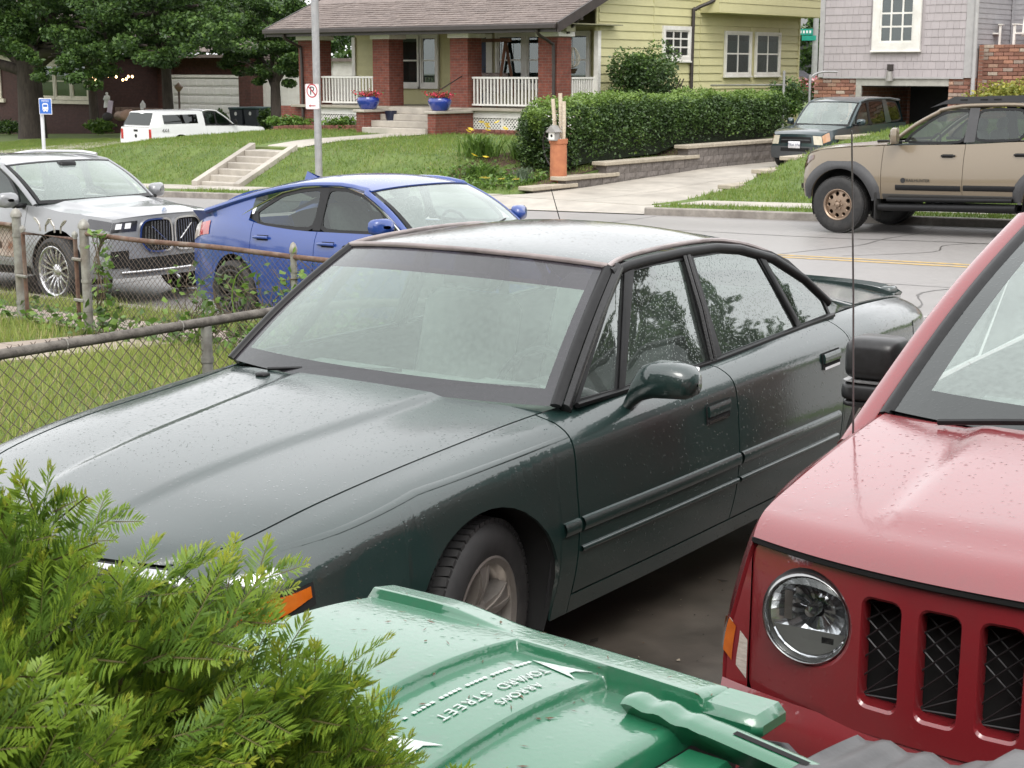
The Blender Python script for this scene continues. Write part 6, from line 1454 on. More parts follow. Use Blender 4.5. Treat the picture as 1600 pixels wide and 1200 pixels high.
# flares
for xc in (0, -3.35):
    mb = MB()
    def fl(a, w):
        r = .53 + .10 * w; pts = [(xc + .53 * math.cos(a) * 1.0, .43 + .53 * math.sin(a)), (xc + .66 * max(-1, min(1, math.cos(a) * 1.08)), .43 + .64 * min(1, math.sin(a) * 1.06))]
        x = pts[0][0] + (pts[1][0] - pts[0][0]) * w; z = pts[0][1] + (pts[1][1] - pts[0][1]) * w; return Tk.S(min(x, .69), Tk.vz(min(x, .69), z)) + Vector((0, .045 * math.sin(math.pi * min(1, w + .12))**.5, 0))
    mb.grid(fl, lin(-.15, math.pi + .15, 26), lin(0, 1, 7), flange=.03); Tk.both(mb, 'fender_flare', pm('flare_grey', (.06, .06, .062), (.045, .045, .047), scale=40, rough=.55), smooth=45)
car_mirror(Tk, -.92, 1.05, 1.45, BLACKT, w=.11, h=.12, d=.08)
for o in list(Tk.root.children):
    if o.name.startswith('side_mirror'): o.data.materials[0] = TAN
handles(Tk, ((-1.72, 1.16), (-2.80, 1.18)), BLACKT)
Tk.strip('door_moulding', -.92, -1.93, .655, .735, BLACKT, out=.014); Tk.strip('door_moulding', -1.97, -2.75, .665, .745, BLACKT, out=.014)
Tk.strip('rocker_shadow', -.70, -2.72, .52, .60, pm('rocker_dark', (.055, .052, .048), rough=.5), out=.004)
def step_mb():
    mb = MB().tube([(-.66, .93, .40), (-2.75, .93, .43)], .055, 10)
    return mb
Tk.both(step_mb(), 'step_rail', BLACKT, smooth=60); Tk.both(MB().tube([(-.8, .95, .52), (-2.7, .95, .54)], .035, 8), 'rock_slider', BLACKT, smooth=60)
Tk.both(MB().box(-.62, -.60, .78, .98, .22, .62, b=.006), 'mud_flap', RUBBER)
for x in (.0, -3.35): Tk.o(MB().tube([(x, -.75, .42), (x, .75, .42)], .06, 8).lathe([(0, -.12), (.12, -.08), (.14, 0), (.12, .08), (0, .12)], 12, o=(x, .1, .42), axis='y'), 'axle', UNDER)
Tk.o(MB().box(-4.4, .5, -.45, -.37, .5, .62).box(-4.4, .5, .37, .45, .5, .62), 'chassis_rails', UNDER)
# nose: lamp, skid bumper, grille
for sg in (1, -1):
    h = Tk.o(MB().grid(lambda a, w: Tk.cap(True, sg * a, .08 + .22 * w, .01), lin(.66, .998, 7), lin(0, 1, 5), flip=sg < 0), 'headlight', pm('dark_lamp', (.03, .03, .035)))
    Tk.o(MB().grid(lambda x, w: (x, sg * (Tk.S(x, .06 + (.19 - .1 * sst(.7 - x, 0, .22)) * w).y + .008), Tk.S(x, .06 + (.19 - .1 * sst(.7 - x, 0, .22)) * w).z), lin(.698, .50, 7), lin(0, 1, 5), flip=sg > 0), 'lamp_corner', pm('smoked_amber', (.16, .06, .03), (.10, .10, .105), scale=9, rough=.12, coat=1), h)
Tk.cappatch('grille', True, -.62, .62, .06, .45, BLACKT, off=.012, n=14, m=6); Tk.o(MB().grid(lambda a, v: Tk.cap(True, a, v, .05), lin(-.9, .9, 20), lin(.62, .80, 5)), 'skid_bumper', pm('silver_skid', (.5, .5, .5), rough=.35, metal=.5), smooth=60)
Tk.o(MB().grid(lambda a, v: Tk.cap(True, a, v, .02 - .10 * (v - .8) * 3), lin(-1, 1, 20), lin(.80, 1, 5)), 'lower_bumper', pm('flare_grey', (.06, .06, .062)), smooth=60)
# roof rack
rkm = pm('matt_rack', (.035, .035, .037), (.028, .028, .03), rough=.5)
for sg in (1, -1):
    Tk.o(MB().add([(-1.28, sg * .60, 1.84), (-1.65, sg * .62, 1.99), (-3.3, sg * .62, 1.99), (-3.3, sg * .62, 1.90), (-1.5, sg * .62, 1.89)], [(0, 1, 2, 3, 4)]).add([(-1.28, sg * .57, 1.84), (-1.65, sg * .59, 1.99), (-3.3, sg * .59, 1.99), (-3.3, sg * .59, 1.90), (-1.5, sg * .59, 1.89)], [(4, 3, 2, 1, 0)]).add([(-1.28, sg * .60, 1.84), (-1.65, sg * .62, 1.99), (-3.3, sg * .62, 1.99), (-1.28, sg * .57, 1.84), (-1.65, sg * .59, 1.99), (-3.3, sg * .59, 1.99)], [(0, 3, 4, 1), (1, 4, 5, 2)]), 'rack_rail', rkm)
    for x in (-1.75, -2.05, -2.25, -2.85): Tk.o(MB().box(x, x - .11, sg * .621, sg * .624, 1.935, 1.955), 'rack_slot', SEAM)
for k in range(6): Tk.o(MB().box(-1.75 - k * .28, -1.68 - k * .28, -.59, .59, 1.955, 1.975), 'rack_bar', rkm)
Tk.o(MB().box(-.42, -.70, .50, .56, 1.34, 1.375, b=.01), 'hood_vent', BLACKT)
v = Tk.S(-1.12, Tk.vz(-1.12, .80)); EMB = pm('emblem_black', (.02, .02, .02), rough=.5)
bdg = Tk.o(MB().lathe([(0, .004), (.038, .004), (.038, 0)], 20, o=(-1.04, v.y + .004, .80), axis='y'), 'emblem', EMB)
text_obj('lettering', 'TRAILHUNTER', .062, EMB, Tk.root, frame((-1.26, v.y + .012, .80), (-1, 0, 0), (0, 0, 1)), align='CENTER')

# ---------------------------------------------------------------- dark SUV in the driveway opposite
DKG = paint('dark_teal_paint', (.018, .04, .045), metal=.35, rough=.35, ior=1.55, drop=.3, mott=.2)
GPL = pm('grey_plastic', (.06, .064, .068), (.045, .048, .05), scale=30, rough=.5)
Dk = body('dark_suv', 'dark green SUV facing the street in the driveway below the grey house', (-18.35, 34.1, drv(33) + .02), R(-90), 0,
    [(.70, .62, .80), (.6, .68, .86), (.3, .73, .92), (0, .75, .95), (-.35, .77, .985), (-.9, .79, .985), (-2.4, .79, 1.01), (-3.5, .75, 1.02)], .26, .70, -3.5,
    [(0, .34, .40), (-2.62, .34, .40)], DKG, (-.42, -1.45, -2.35), [(-.40, 1.0), (-.65, 1.22), (-.95, 1.47), (-1.15, 1.56), (-1.7, 1.615), (-2.6, 1.62), (-3.2, 1.57)], (.775, 1.0, .22), -1.05, -3.25, (-.44, .72, 1.0, .14),
    [('front_window', [(-.68, 1.01), (-1.42, 1.01), (-1.42, 1.54), (-1.15, 1.50)]), ('rear_side_window', [(-1.52, 1.01), (-2.32, 1.03), (-2.45, 1.30), (-2.30, 1.55), (-1.52, 1.56)]), ('quarter_window', [(-2.62, 1.06), (-3.2, 1.10), (-3.05, 1.5), (-2.52, 1.54)])],
    [([(-1.42, 1.0), (-1.52, 1.0), (-1.52, 1.58), (-1.42, 1.58)], None), ([(-2.32, 1.02), (-2.62, 1.04), (-2.52, 1.58), (-2.30, 1.58)], DKG)], crown=.04, bulge=(.12, .05), wheelp=dict(y=.75, r=.34, w=.21, rim=.20, style='simple', sz=.1), outs=((.2, .03), (.45, .06), (.65, .075), (.82, .075), (1, .05)))
car_mirror(Dk, -.60, .95, 1.08, DKG, w=.10, h=.08)
Dk.cappatch('grille', True, -.62, .62, .10, .32, BLACKT, off=.01, n=14, m=5); Dk.cappatch('grille_bar', True, -.58, .58, .20, .235, GPL, off=.018, n=14, m=3)
for sg in (1, -1):
    h = Dk.o(MB().grid(lambda a, w: Dk.cap(True, sg * a, .03 + .33 * w, .008), lin(.70, .998, 7), lin(0, 1, 5), flip=sg < 0), 'headlight', pm('hazy_lamp', (.62, .58, .46), (.5, .46, .36), scale=8, rough=.25, coat=1), smooth=60)
    Dk.o(MB().grid(lambda x, w: (x, sg * (Dk.S(x, .03 + .28 * w).y + .006), Dk.S(x, .03 + .28 * w).z), lin(.698, .50, 6), lin(0, 1, 5), flip=sg > 0), 'turn_signal', pm('faded_amber', (.55, .30, .16), rough=.2, coat=1), h)
Dk.o(MB().grid(lambda a, v: Dk.cap(True, a, v, .03), lin(-1, 1, 24), lin(.44, 1, 8)), 'bumper_cover', GPL, smooth=60); Dk.cappatch('bumper_slot', True, -.55, .55, .50, .66, SEAM, off=.036, n=12, m=4)
pl = Dk.o(MB().box(.865, .872, -.155, .155, .50, .66, b=.003), 'number_plate', PLATE); text_obj('plate_text', 'TRA 076', .085, pm('plate_ink', (.05, .07, .14)), pl, frame((.874, 0, .575), (0, 1, 0), (0, 0, 1)))

# ---------------------------------------------------------------- white pickup with bed cap, far left
WHT = paint('white_truck_paint', (.74, .75, .76), metal=0, rough=.4, ior=1.45, drop=.2, mott=.1)
Wp = body('white_pickup', 'white pickup with white bed cap parked behind the grass bank', (-50.5, 44.1, ground_z(-51, 41) - .62), R(90), 0,
    [(.85, .80, 1.02), (.7, .85, 1.08), (0, .90, 1.13), (-.7, .92, 1.17), (-1.4, .93, 1.19), (-2.6, .93, 1.22), (-5.1, .93, 1.22)], .5, .85, -5.1,
    [(0, .42, .5), (-3.7, .42, .5)], WHT, (-.75, -1.75, -2.35), [(-.72, 1.22), (-1.0, 1.42), (-1.4, 1.68), (-1.7, 1.80), (-2.1, 1.83), (-2.35, 1.80)], (.88, 1.22, .30), -1.55, -2.35, (-.78, .84, 1.20, .14),
    [('front_window', [(-1.0, 1.24), (-1.72, 1.27), (-1.74, 1.75), (-1.48, 1.66)]), ('rear_side_window', [(-1.80, 1.27), (-2.3, 1.30), (-2.25, 1.73), (-1.80, 1.76)])], [([(-1.72, 1.24), (-1.8, 1.24), (-1.8, 1.79), (-1.74, 1.79)], None)], crown=.05, bulge=(.1, .02), wheelp=dict(y=.84, r=.4, w=.26, rim=.22, style='simple', sz=.3), rear=[(-2.35,)], outs=((.2, .03), (.45, .06), (.65, .075), (.82, .075), (1, .05)))
car_mirror(Wp, -.98, 1.15, 1.33, BLACKT, w=.1, h=.12)
cp = MB(); secs = [(-2.42, 1.78, .72), (-3.5, 1.80, .74), (-4.75, 1.80, .74), (-5.08, 1.26, .86)]
def capf(x, a):
    z1 = float(np.interp(-x, [2.42, 4.6, 5.1], [1.84, 1.84, 1.25])); return None
def capsec(x, zt):
    return [(x, .93, 1.22), (x, .86, 1.5 if zt > 1.5 else 1.23), (x, .76, zt - .03), (x, .66, zt), (x, 0, zt + .04), (x, -.66, zt), (x, -.76, zt - .03), (x, -.86, 1.5 if zt > 1.5 else 1.23), (x, -.93, 1.22)]
S_ = [capsec(-2.40, 1.80), capsec(-2.6, 1.84), capsec(-4.6, 1.84), capsec(-4.78, 1.81), [(-5.1, y, 1.225) if abs(y) > .9 else (-5.07 + (.25 if z > 1.6 else .1) * 0, y, 1.23) for (_, y, z) in capsec(0, 1.8)]]
V = [p for r in S_ for p in r]; k = 9; F = [(i * k + j, (i + 1) * k + j, (i + 1) * k + j + 1, i * k + j + 1) for i in range(4) for j in range(k - 1)] + [tuple(range(k))[::-1]]
Wp.o(MB().add(V, F), 'bed_cap', WHT, smooth=35)
Wp.both(MB().add([(-2.75, .915, 1.33), (-4.45, .915, 1.33), (-4.45, .82, 1.68), (-2.75, .82, 1.68)], [(0, 3, 2, 1)]), 'cap_side_window', glass('dark_cap_glass', tint=(.06, .06, .06), refl=1.5))
rwn = lambda u, v: Vector((-4.80 - .27 * (1 - v), (u - .5) * (1.62 - .22 * v), 1.30 + .46 * v)); Wp.o(MB().grid(lambda u, v: rwn(u, v) + Vector((-.012, 0, .012)), lin(0, 1, 5), lin(0, 1, 4)), 'cap_rear_window', glass('dark_cap_glass', tint=(.06, .06, .06)))
Wp.o(MB().grid(lambda a, w: Vector((-2.38, a * .84, 1.25 + .53 * w)), lin(-1, 1, 5), [0, 1]), 'cab_rear', SIDEG)
Wp.o(MB().box(-5.14, -5.105, -.12, .12, 1.05, 1.13, b=.01), 'tailgate_handle', BLACKT); Wp.o(MB().lathe([(0, -.006), (.075, -.004), (.075, 0)], 20, o=(-5.125, 0, .88), axis='x'), 'tailgate_emblem', BLACKT)
Wp.both(MB().box(-5.13, -5.03, .80, .935, .75, 1.15, b=.01), 'tail_light', REDL); text_obj('lettering', '4X4', .2, EMB, Wp.root, frame((-4.45, -1.0, 1.08), (1, 0, 0), (0, 0, 1)))
text_obj('lettering', 'OX6', .02, EMB, Wp.root, frame((-4.45, -.5, .7), (1, 0, 0), (0, 0, 1))) if False else None
# ================================================================ FENCES
GALV = pm('weathered_galvanised', (.36, .355, .32), (.22, .21, .19), scale=14, rough=.55, metal=.3, bump=.02, c3=(.2, .15, .11), c3scale=4, c3amt=.45)
RUST = pm('rusty_rail', (.20, .12, .085), (.11, .062, .045), scale=22, rough=.75, metal=.25, bump=.05, c3=(.28, .24, .2), c3scale=7, c3amt=.6)
DARKR = pm('mossy_rail', (.20, .18, .155), (.085, .075, .065), scale=26, rough=.7, metal=.2, bump=.06, c3=(.24, .22, .19), c3scale=9, c3amt=.6)
WIRE = pm('chain_wire', (.16, .125, .10), (.09, .07, .055), scale=20, rough=.6, metal=.5)
def mesh_panel(parent, P, top, bot, L, step=.062, r=.0021, name='chain_link'):
    """woven diamond wires between heights top(u) and bot(u) along P(u)->(s,t), u in 0..L"""
    mb = MB(); h = 1.1; n = int((L + 1.2) / step)
    for sg in (1, -1):
        for k in range(n):
            u0 = -1.2 + k * step if sg > 0 else k * step
            pts = []; m = 12
            for i in range(m + 1):
                f = i / m; u = u0 + sg * f * 1.0 * .95 if sg > 0 else u0 - f * .95
                if u < 0 or u > L: continue
                zt, zb = top(u), bot(u); z = zb + (zt - zb) * f; s, t = P(u); j = .004 * math.sin(k * 1.7 + i * 2.1)
                pts.append((s + j, t + j + .003 * sg, z))
            if len(pts) > 1: mb.tube(pts, r, 3, caps=False)
    return tag(mb.build(name, WIRE, parent), kind='stuff')
def post(parent, s, t, z0, z1, r=.03, m=GALV, ball=True, name='post'):
    mb = MB().tube([(s, t, z0), (s, t, z1)], r, 12)
    if ball: mb.lathe([(r * 1.25, 0), (r * 1.25, .03), (r * 1.05, .045), (r * .7, .07), (0, .085)], 12, o=(s, t, z1))
    for z in (z0 + (z1 - z0) * .3, z0 + (z1 - z0) * .55, z0 + (z1 - z0) * .85): mb.tube([(s, t, z - .012), (s, t, z + .012)], r * 1.15, 12)
    o = mb.build(name, m, parent, 40); return o
nf = empty('chain_link_fence', (0, 0, 0), label='low chain-link fence with mossy top rail along the driveway beside the sedan', cat='fence')
ntop = lambda t: .95 - .30 * sst(t, 5.0, 8.4); ngr = lambda t: ground_z(-5.6, t)
MB().tube([(-5.6, t, ntop(t)) for t in rng(.6, 8.4, .3)], .0225, 10).build('top_rail', DARKR, nf, 50)
for t in (1.9, 4.67, 7.2): post(nf, -5.6, t, ngr(t) - .1, ntop(t) - .02, .026, ball=False)
mesh_panel(nf, lambda u: (-5.6, .6 + u), lambda u: ntop(.6 + u) + .03, lambda u: ngr(.6 + u) + .02, 7.8)
for k in range(12):
    t = .8 + k * .62; MB().lathe([(.0245 + .003 * math.cos(a), .003 * math.sin(a)) for a in lin(0, 6.283, 6)], 10, o=(-5.6, t, ntop(t)), axis='y').build('tie_wire', GALV, nf)
ff = empty('chain_link_fence', (0, 0, 0), label='rusty chain-link fence overgrown with vines in front of the blue hatchback', cat='fence')
fz = lambda s: .65
MB().tube([(s, 8.45, fz(s) + .006 * math.sin(s * 3)) for s in rng(-11.72, -5.65, .3)], .022, 10).build('top_rail', RUST, ff, 50)
post(ff, -11.75, 8.45, -.35, .70, .042); post(ff, -9.05, 8.45, -.3, .68, .026); post(ff, -5.62, 8.45, -.3, .72, .038)
mesh_panel(ff, lambda u: (-11.7 + u, 8.45), lambda u: .66, lambda u: ground_z(-11.7 + u, 8.4) + .02, 6.05)
lf = empty('chain_link_fence', (0, 0, 0), label='chain-link fence section left of the garden gate', cat='fence')
MB().tube([(s, 8.45, .66) for s in rng(-20, -12.85, .5)], .022, 10).build('top_rail', RUST, lf, 50); post(lf, -12.78, 8.45, -.4, .74, .042); post(lf, -15.6, 8.45, -.4, .68, .026)
mesh_panel(lf, lambda u: (-17 + u, 8.45), lambda u: .66, lambda u: ground_z(-17 + u, 8.4) + .02, 4.2)
# gate with scroll ornaments
gt = empty('garden_gate', (0, 0, 0), label='narrow chain-link garden gate topped with curled metal scrolls', cat='gate')
gx0, gx1 = -12.66, -11.86
MB().tube([(gx0, 8.43, -.22), (gx0, 8.43, .60), (gx1, 8.43, .60), (gx1, 8.43, -.22)], .022, 8, closed=True).build('gate_frame', RUST, gt, 40)
mesh_panel(gt, lambda u: (gx0 + u, 8.43), lambda u: .60, lambda u: -.22, gx1 - gx0)
for s in (gx0, gx1): MB().lathe([(0, .075), (.025, .055), (.03, .03), (.02, .005), (.022, 0)], 10, o=(s, 8.43, .60)).build('gate_finial', GALV, gt, 50)
for k, (a, sg) in enumerate(((-12.40, 1), (-12.28, -1), (-12.18, 1), (-12.05, -1))):
    pts = [(a + sg * (.02 + .075 * f) * math.cos(2.6 * math.pi * f * .55 + .4), 8.43, .635 + .12 * math.sin(math.pi * f * .85)) for f in lin(0, 1, 12)]; MB().tube(pts, .008, 6).build('scroll', pm('bright_scroll', (.5, .48, .45), (.3, .27, .24), rough=.4, metal=.6), gt, 50)
for z in (.05, .42): MB().tube([(gx1 - .02, 8.41, z), (-11.75, 8.41, z)], .016, 6).build('hinge', GALV, gt)
MB().tube([(gx0 - .1, 8.40, .2), (gx0 + .06, 8.40, .2)], .014, 6).build('latch', GALV, gt)
rp = empty('rusty_panel', (-13.55, 8.52, .36), label='rusty white sheet metal panel hung on the fence left of the gate', cat='panel')
RW = pm('rusty_white_metal', (.62, .56, .52), (.45, .33, .27), scale=9, rough=.6, c3=(.24, .09, .04), c3scale=6, c3amt=.9)
MB().box(-.62, .62, 0, .03, -.02, .27, b=.008).build('sheet', RW, rp); MB().tube([(-.62, 0, .28), (.62, 0, .28)], .03, 8).build('rolled_edge', RW, rp, 50); MB().box(.12, .40, -.006, -.001, .06, .12).build('slot', pm('rust_hole', (.08, .045, .03)), rp)

# ================================================================ LEAVES, VINES, TREES
LG_ = [pm('leaf_mid', (.085, .16, .035), (.05, .10, .022), scale=3, rough=.5, trans=.3), pm('leaf_light', (.15, .25, .05), (.10, .18, .035), scale=3, rough=.5, trans=.35), pm('leaf_dark', (.04, .085, .024), (.025, .055, .016), scale=3, rough=.5, trans=.2)]
def leaf_quads(P, size, rg, up=.35, aspect=.62):
    """diamond leaves (2 triangles, slightly folded) at points P"""
    n = len(P); d = rg.normal(size=(n, 3)); d[:, 2] = d[:, 2] * .6 - .15; d /= np.linalg.norm(d, axis=1)[:, None]
    w = np.cross(d, rg.normal(size=(n, 3)) * .7 + np.array([0, 0, 1.0])); w /= np.linalg.norm(w, axis=1)[:, None] + 1e-9
    s = size * rg.uniform(.6, 1.3, n)[:, None]; nn = np.cross(w, d)
    a = P - d * s * .5; b = P + d * s * .5; m1 = P + w * s * aspect * .5 - nn * s * .10; m2 = P - w * s * aspect * .5 - nn * s * .10
    V = np.stack([a, m1, b, m2], 1).reshape(-1, 3); k = np.arange(n) * 4
    F = np.stack([np.stack([k, k + 1, k + 2], 1), np.stack([k, k + 2, k + 3], 1)], 1).reshape(-1, 3)
    return V, F
def foliage(name, parent, P, size, rg, bright=None, mats=None):
    V, F = leaf_quads(P, size, rg)
    n = len(P); b = bright if bright is not None else rg.random(n)
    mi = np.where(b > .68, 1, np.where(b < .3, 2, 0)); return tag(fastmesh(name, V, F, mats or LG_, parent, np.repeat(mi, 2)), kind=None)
BARK = pm('tree_bark', (.075, .06, .05), (.04, .032, .027), scale=9, rough=.95, bump=.15, bscale=22, stretch=(1, 1, .25))
def tree(name, label, base, trunk_h, r0, clumps, n_leaf, leaf, seed, group=None, mats=None, lean=(0, 0), limbs=8):
    """clumps: (x,y,z,r) relative to base; leaves fill each clump's shell, limbs reach the clumps"""
    rg = np.random.default_rng(seed); root = empty(name, base, label=label, cat='tree', group=group); rd = random.Random(seed)
    top = Vector((lean[0], lean[1], trunk_h)); mb = MB()
    mb.tube(cpath([(0, 0, -.3), (0.03, 0, trunk_h * .1), (lean[0] * .4, lean[1] * .4, trunk_h * .55), top], 5), [r0 * 1.35] + [r0 * (1.1 - .35 * i / 15) for i in range(15)], 12)
    mb.build('trunk', BARK, root, 60)
    lm = MB()
    for c in clumps[:limbs]:
        e = Vector(c[:3]); st = Vector((lean[0] * .7, lean[1] * .7, trunk_h * rd.uniform(.65, .98))); m = st.lerp(e, .5) + Vector((rd.uniform(-.3, .3), rd.uniform(-.3, .3), .3))
        pts = cpath([st, m, e], 5); lm.tube(pts, [r0 * (.5 - .42 * i / (len(pts) - 1)) for i in range(len(pts))], 7)
        for _ in range(3):
            q = e + Vector((rd.uniform(-1, 1), rd.uniform(-1, 1), rd.uniform(-.4, 1))) * c[3] * .8; lm.tube([pts[-4], q], [r0 * .13, r0 * .04], 5)
    lm.build('limbs', BARK, root, 60)
    P = []; B = []; tot = sum(c[3]**2 for c in clumps)
    for c in clumps:
        n = int(n_leaf * c[3]**2 / tot); sub = max(4, int(c[3] * 6)); cen = rg.normal(size=(sub, 3)); cen /= np.linalg.norm(cen, axis=1)[:, None]; cen *= c[3] * rg.uniform(.45, 1.0, sub)[:, None]; cen[:, 2] *= .75
        k = rg.integers(0, sub, n); off = rg.normal(size=(n, 3)); off /= np.linalg.norm(off, axis=1)[:, None]; off *= (c[3] * .36 * rg.uniform(.3, 1, n)**.6)[:, None]; off[:, 2] *= .55
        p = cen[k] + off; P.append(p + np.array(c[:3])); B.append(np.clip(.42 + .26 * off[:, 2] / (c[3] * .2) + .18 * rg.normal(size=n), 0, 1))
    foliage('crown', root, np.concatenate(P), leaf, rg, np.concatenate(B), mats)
    return root
def rand_clumps(cx, cy, cz, rx, ry, rz, n, r, seed, zmin=None):
    rd = random.Random(seed); o = []
    for i in range(n):
        while True:
            a = [rd.uniform(-1, 1) for _ in range(3)]
            if .25 < sum(v * v for v in a) < 1: break
        o.append((cx + a[0] * rx, cy + a[1] * ry, cz + a[2] * rz, r * rd.uniform(.7, 1.25)))
    return o
# vines on the fence
vn = empty('vine', (-9.6, 8.45, -.2), label='leafy vine with brown stems climbing the rusty chain-link fence', cat='vine')
rd = random.Random(5); vs_ = MB(); lp = []
for k in range(46):
    s = rd.uniform(-.9, 1.5); pts = [(s, rd.uniform(-.05, .05), 0)]
    for i in range(7): pts.append((pts[-1][0] + rd.uniform(-.16, .16), rd.uniform(-.09, .09), min(1.1, pts[-1][2] + rd.uniform(.0, .17))))
    vs_.tube(cpath(pts, 3), .004, 4, caps=False)
    for p in pts[2:]:
        for _ in range(3 if rd.random() < .6 else 1): lp.append((p[0] + rd.gauss(0, .05), p[1] + rd.gauss(0, .05), p[2] + rd.gauss(0, .04)))
tag(vs_.build('stems', pm('vine_stem', (.16, .12, .08), (.10, .075, .05), rough=.8), vn), kind='stuff')
VL = [pm('vine_leaf_a', (.15, .28, .05), (.10, .19, .035), scale=4, rough=.4, trans=.35), pm('vine_leaf_b', (.23, .36, .07), (.16, .26, .05), scale=4, rough=.4, trans=.4), pm('vine_leaf_c', (.09, .17, .035), (.06, .11, .025), rough=.4, trans=.3)]
foliage('leaves', vn, np.array(lp), .075, np.random.default_rng(3), None, VL)
MB().tube(cpath([(.1, -.05, .75), (-.05, -.07, .65), (-.1, -.08, .45), (.0, -.08, .25), (.25, -.07, .1), (.5, -.05, .08)], 6), .006, 5).build('green_shoot', VL[1], vn, 60)
v2 = empty('vine', (-11.55, 8.4, -.25), label='leafy vine hanging on the gate post in front of silver SUV', cat='vine')
lp = [(.12 + rd.gauss(0, .07), rd.gauss(0, .05), rd.uniform(.1, .95)) for _ in range(120)]; foliage('leaves', v2, np.array(lp), .085, np.random.default_rng(4), None, VL)
vs_ = MB()
for k in range(6): vs_.tube(cpath([(.08 + rd.gauss(0, .05), rd.gauss(0, .03), z) for z in lin(0, .9, 5)], 3), .005, 4)
vs_.build('stems', pm('vine_stem', (.16, .12, .08)), v2)
# weeds along the fence foot
wp = []
for k in range(900): wp.append((rd.uniform(-13.5, -5.7), 8.42 + rd.gauss(0, .16), 0))
for k in range(450): wp.append((-5.62 + rd.gauss(0, .16), rd.uniform(2.5, 8.3), 0))
wp = np.array([(a, b, ground_z(a, b) + abs(rd.gauss(0, .10)) + .02) for a, b, _ in wp]); tag(foliage('weeds', None, wp, .09, np.random.default_rng(8), None, VL), 'broad-leaved weeds growing along the foot of the fences', 'weeds', kind='stuff')
# ================================================================ TREES AND SHRUBS ACROSS THE STREET
# big maple over the brick house, far left
mc = [(-6, -1, 5.4, 2.4), (-3, -1.5, 4.6, 2.1), (0, -2, 6.2, 2.6), (3.5, -1.5, 5.6, 2.4), (6.5, -1.5, 4.9, 2.2), (9, -1, 5.6, 2.2), (-8, 0, 7, 2.6), (4, 0, 7.5, 2.6), (8, 1, 7.2, 2.5), (-1, 1, 8, 2.8), (-4.5, -2.5, 3.4, 1.4), (7.2, -2.4, 3.3, 1.5), (10.5, -1.5, 3.9, 1.7), (12, 0, 5.5, 2.0), (4.6, -2.8, 3.7, 1.3), (-8.5, -2, 4.0, 1.8), (-2, -2.6, 5.2, 2.0), (2.2, -2.6, 4.9, 1.9), (-6, -2.4, 6.4, 2.2), (6, -2.2, 6.4, 2.2), (11, -1.6, 6.8, 2.2), (9, -2.2, 4.3, 1.6), (13.4, -.5, 4.2, 1.6), (8, -2.6, 3.0, 1.2), (5.8, -2.8, 2.9, 1.0), (-4, 0, 10, 3), (3, 0, 10.5, 3), (9, 0, 9.5, 2.8), (0, 1, 13, 3)]
tree('maple_tree', 'big dark maple with thick trunk in front of the brown brick house', (-63.3, 43, -.9), 4.2, .62, mc, 120000, .18, 11, limbs=16)
tree('leafy_tree', 'low-branched dark tree shading the wall beside the string lights', (-67.2, 49.3, -.6), 3.0, .24, [(0, -.8, 4.0, 1.8), (-2.2, -.8, 4.2, 1.7), (2.2, -.8, 3.9, 1.7), (-1, -1, 5.6, 2.0), (2, -.6, 6, 2.0), (4, -.6, 4.3, 1.6), (-4, -.5, 5.2, 1.8), (1, -1.2, 3.0, 1.1)], 32000, .16, 51)
tree('leafy_tree', 'leafy tree with slim trunk left of the white garage door', (-59.2, 47.6, -.4), 3.6, .26, rand_clumps(0, -.5, 5.0, 4.2, 2.2, 2.2, 12, 1.6, 3), 36000, .16, 12)
tree('small_tree', 'small round-crowned tree beside the dark bins left of bungalow', (-51.5, 47.3, -.5), 2.0, .26, [(0, 0, 3.3, 1.5), (-1.6, 0, 2.9, 1.2), (1.5, 0, 2.9, 1.2), (-2.5, 0, 3.4, 1.1), (.6, -.4, 2.35, .95), (-.9, -.4, 2.3, .9), (2.3, .2, 3.6, 1.2), (-.4, 0, 4.6, 1.6), (1.6, .4, 4.8, 1.4), (-2.2, .3, 4.9, 1.4)], 26000, .16, 13)
tree('backdrop_tree', 'green tree seen through the open left end of the porch', (-42.5, 47, .1), 2.2, .22, rand_clumps(0, 0, 3.4, 3.6, 2.2, 2.4, 14, 1.4, 5), 24000, .18, 14)
tree('backdrop_tree', 'tall green tree rising above the roof left of the no parking sign', (-47, 55, .2), 3.5, .35, rand_clumps(0, 0, 6, 4.5, 2.5, 3.6, 16, 1.9, 6), 26000, .24, 15)
tree('backdrop_tree', 'dark tree behind the white shed and small tree', (-56, 63, .2), 3.5, .4, rand_clumps(0, 0, 6, 6.5, 2.5, 4, 18, 2.4, 7), 26000, .30, 16)
tree('backdrop_tree', 'dark tree crown closing the view above the garage roof', (-72, 66, .2), 3.5, .4, rand_clumps(0, 0, 7, 9, 2.5, 4.5, 20, 2.9, 8), 28000, .34, 17)
tree('backdrop_tree', 'dark tree at the left picture edge behind brick house roof', (-93, 64, .2), 3.5, .4, rand_clumps(0, 0, 7.5, 9, 2.5, 4.5, 18, 2.9, 9), 22000, .36, 18)
tree('street_tree', 'green tree between bungalow and grey house behind the lamp post', (-37.5, 70, .6), 2.5, .3, [(0, 0, 3.2, 2.0), (1.4, 0, 5.4, 2.2), (-1.0, .5, 6.6, 2.2), (2.6, .5, 3.4, 1.8), (.5, 0, 1.6, 1.5), (2.4, 0, 7.6, 2.2), (3.6, 0, 1.6, 1.5)], 22000, .22, 19)
def ell(n, sx_, sy_, sz_):
    d = rg.normal(size=(n, 3)); d /= np.linalg.norm(d, axis=1)[:, None]; k = .8 + .25 * np.sin(d[:, 0] * 5 + 1) * np.cos(d[:, 2] * 6 + d[:, 1] * 4); return d * (rg.random(n)**.45 * k)[:, None] * np.array([sx_, sy_, sz_]) * 1.6
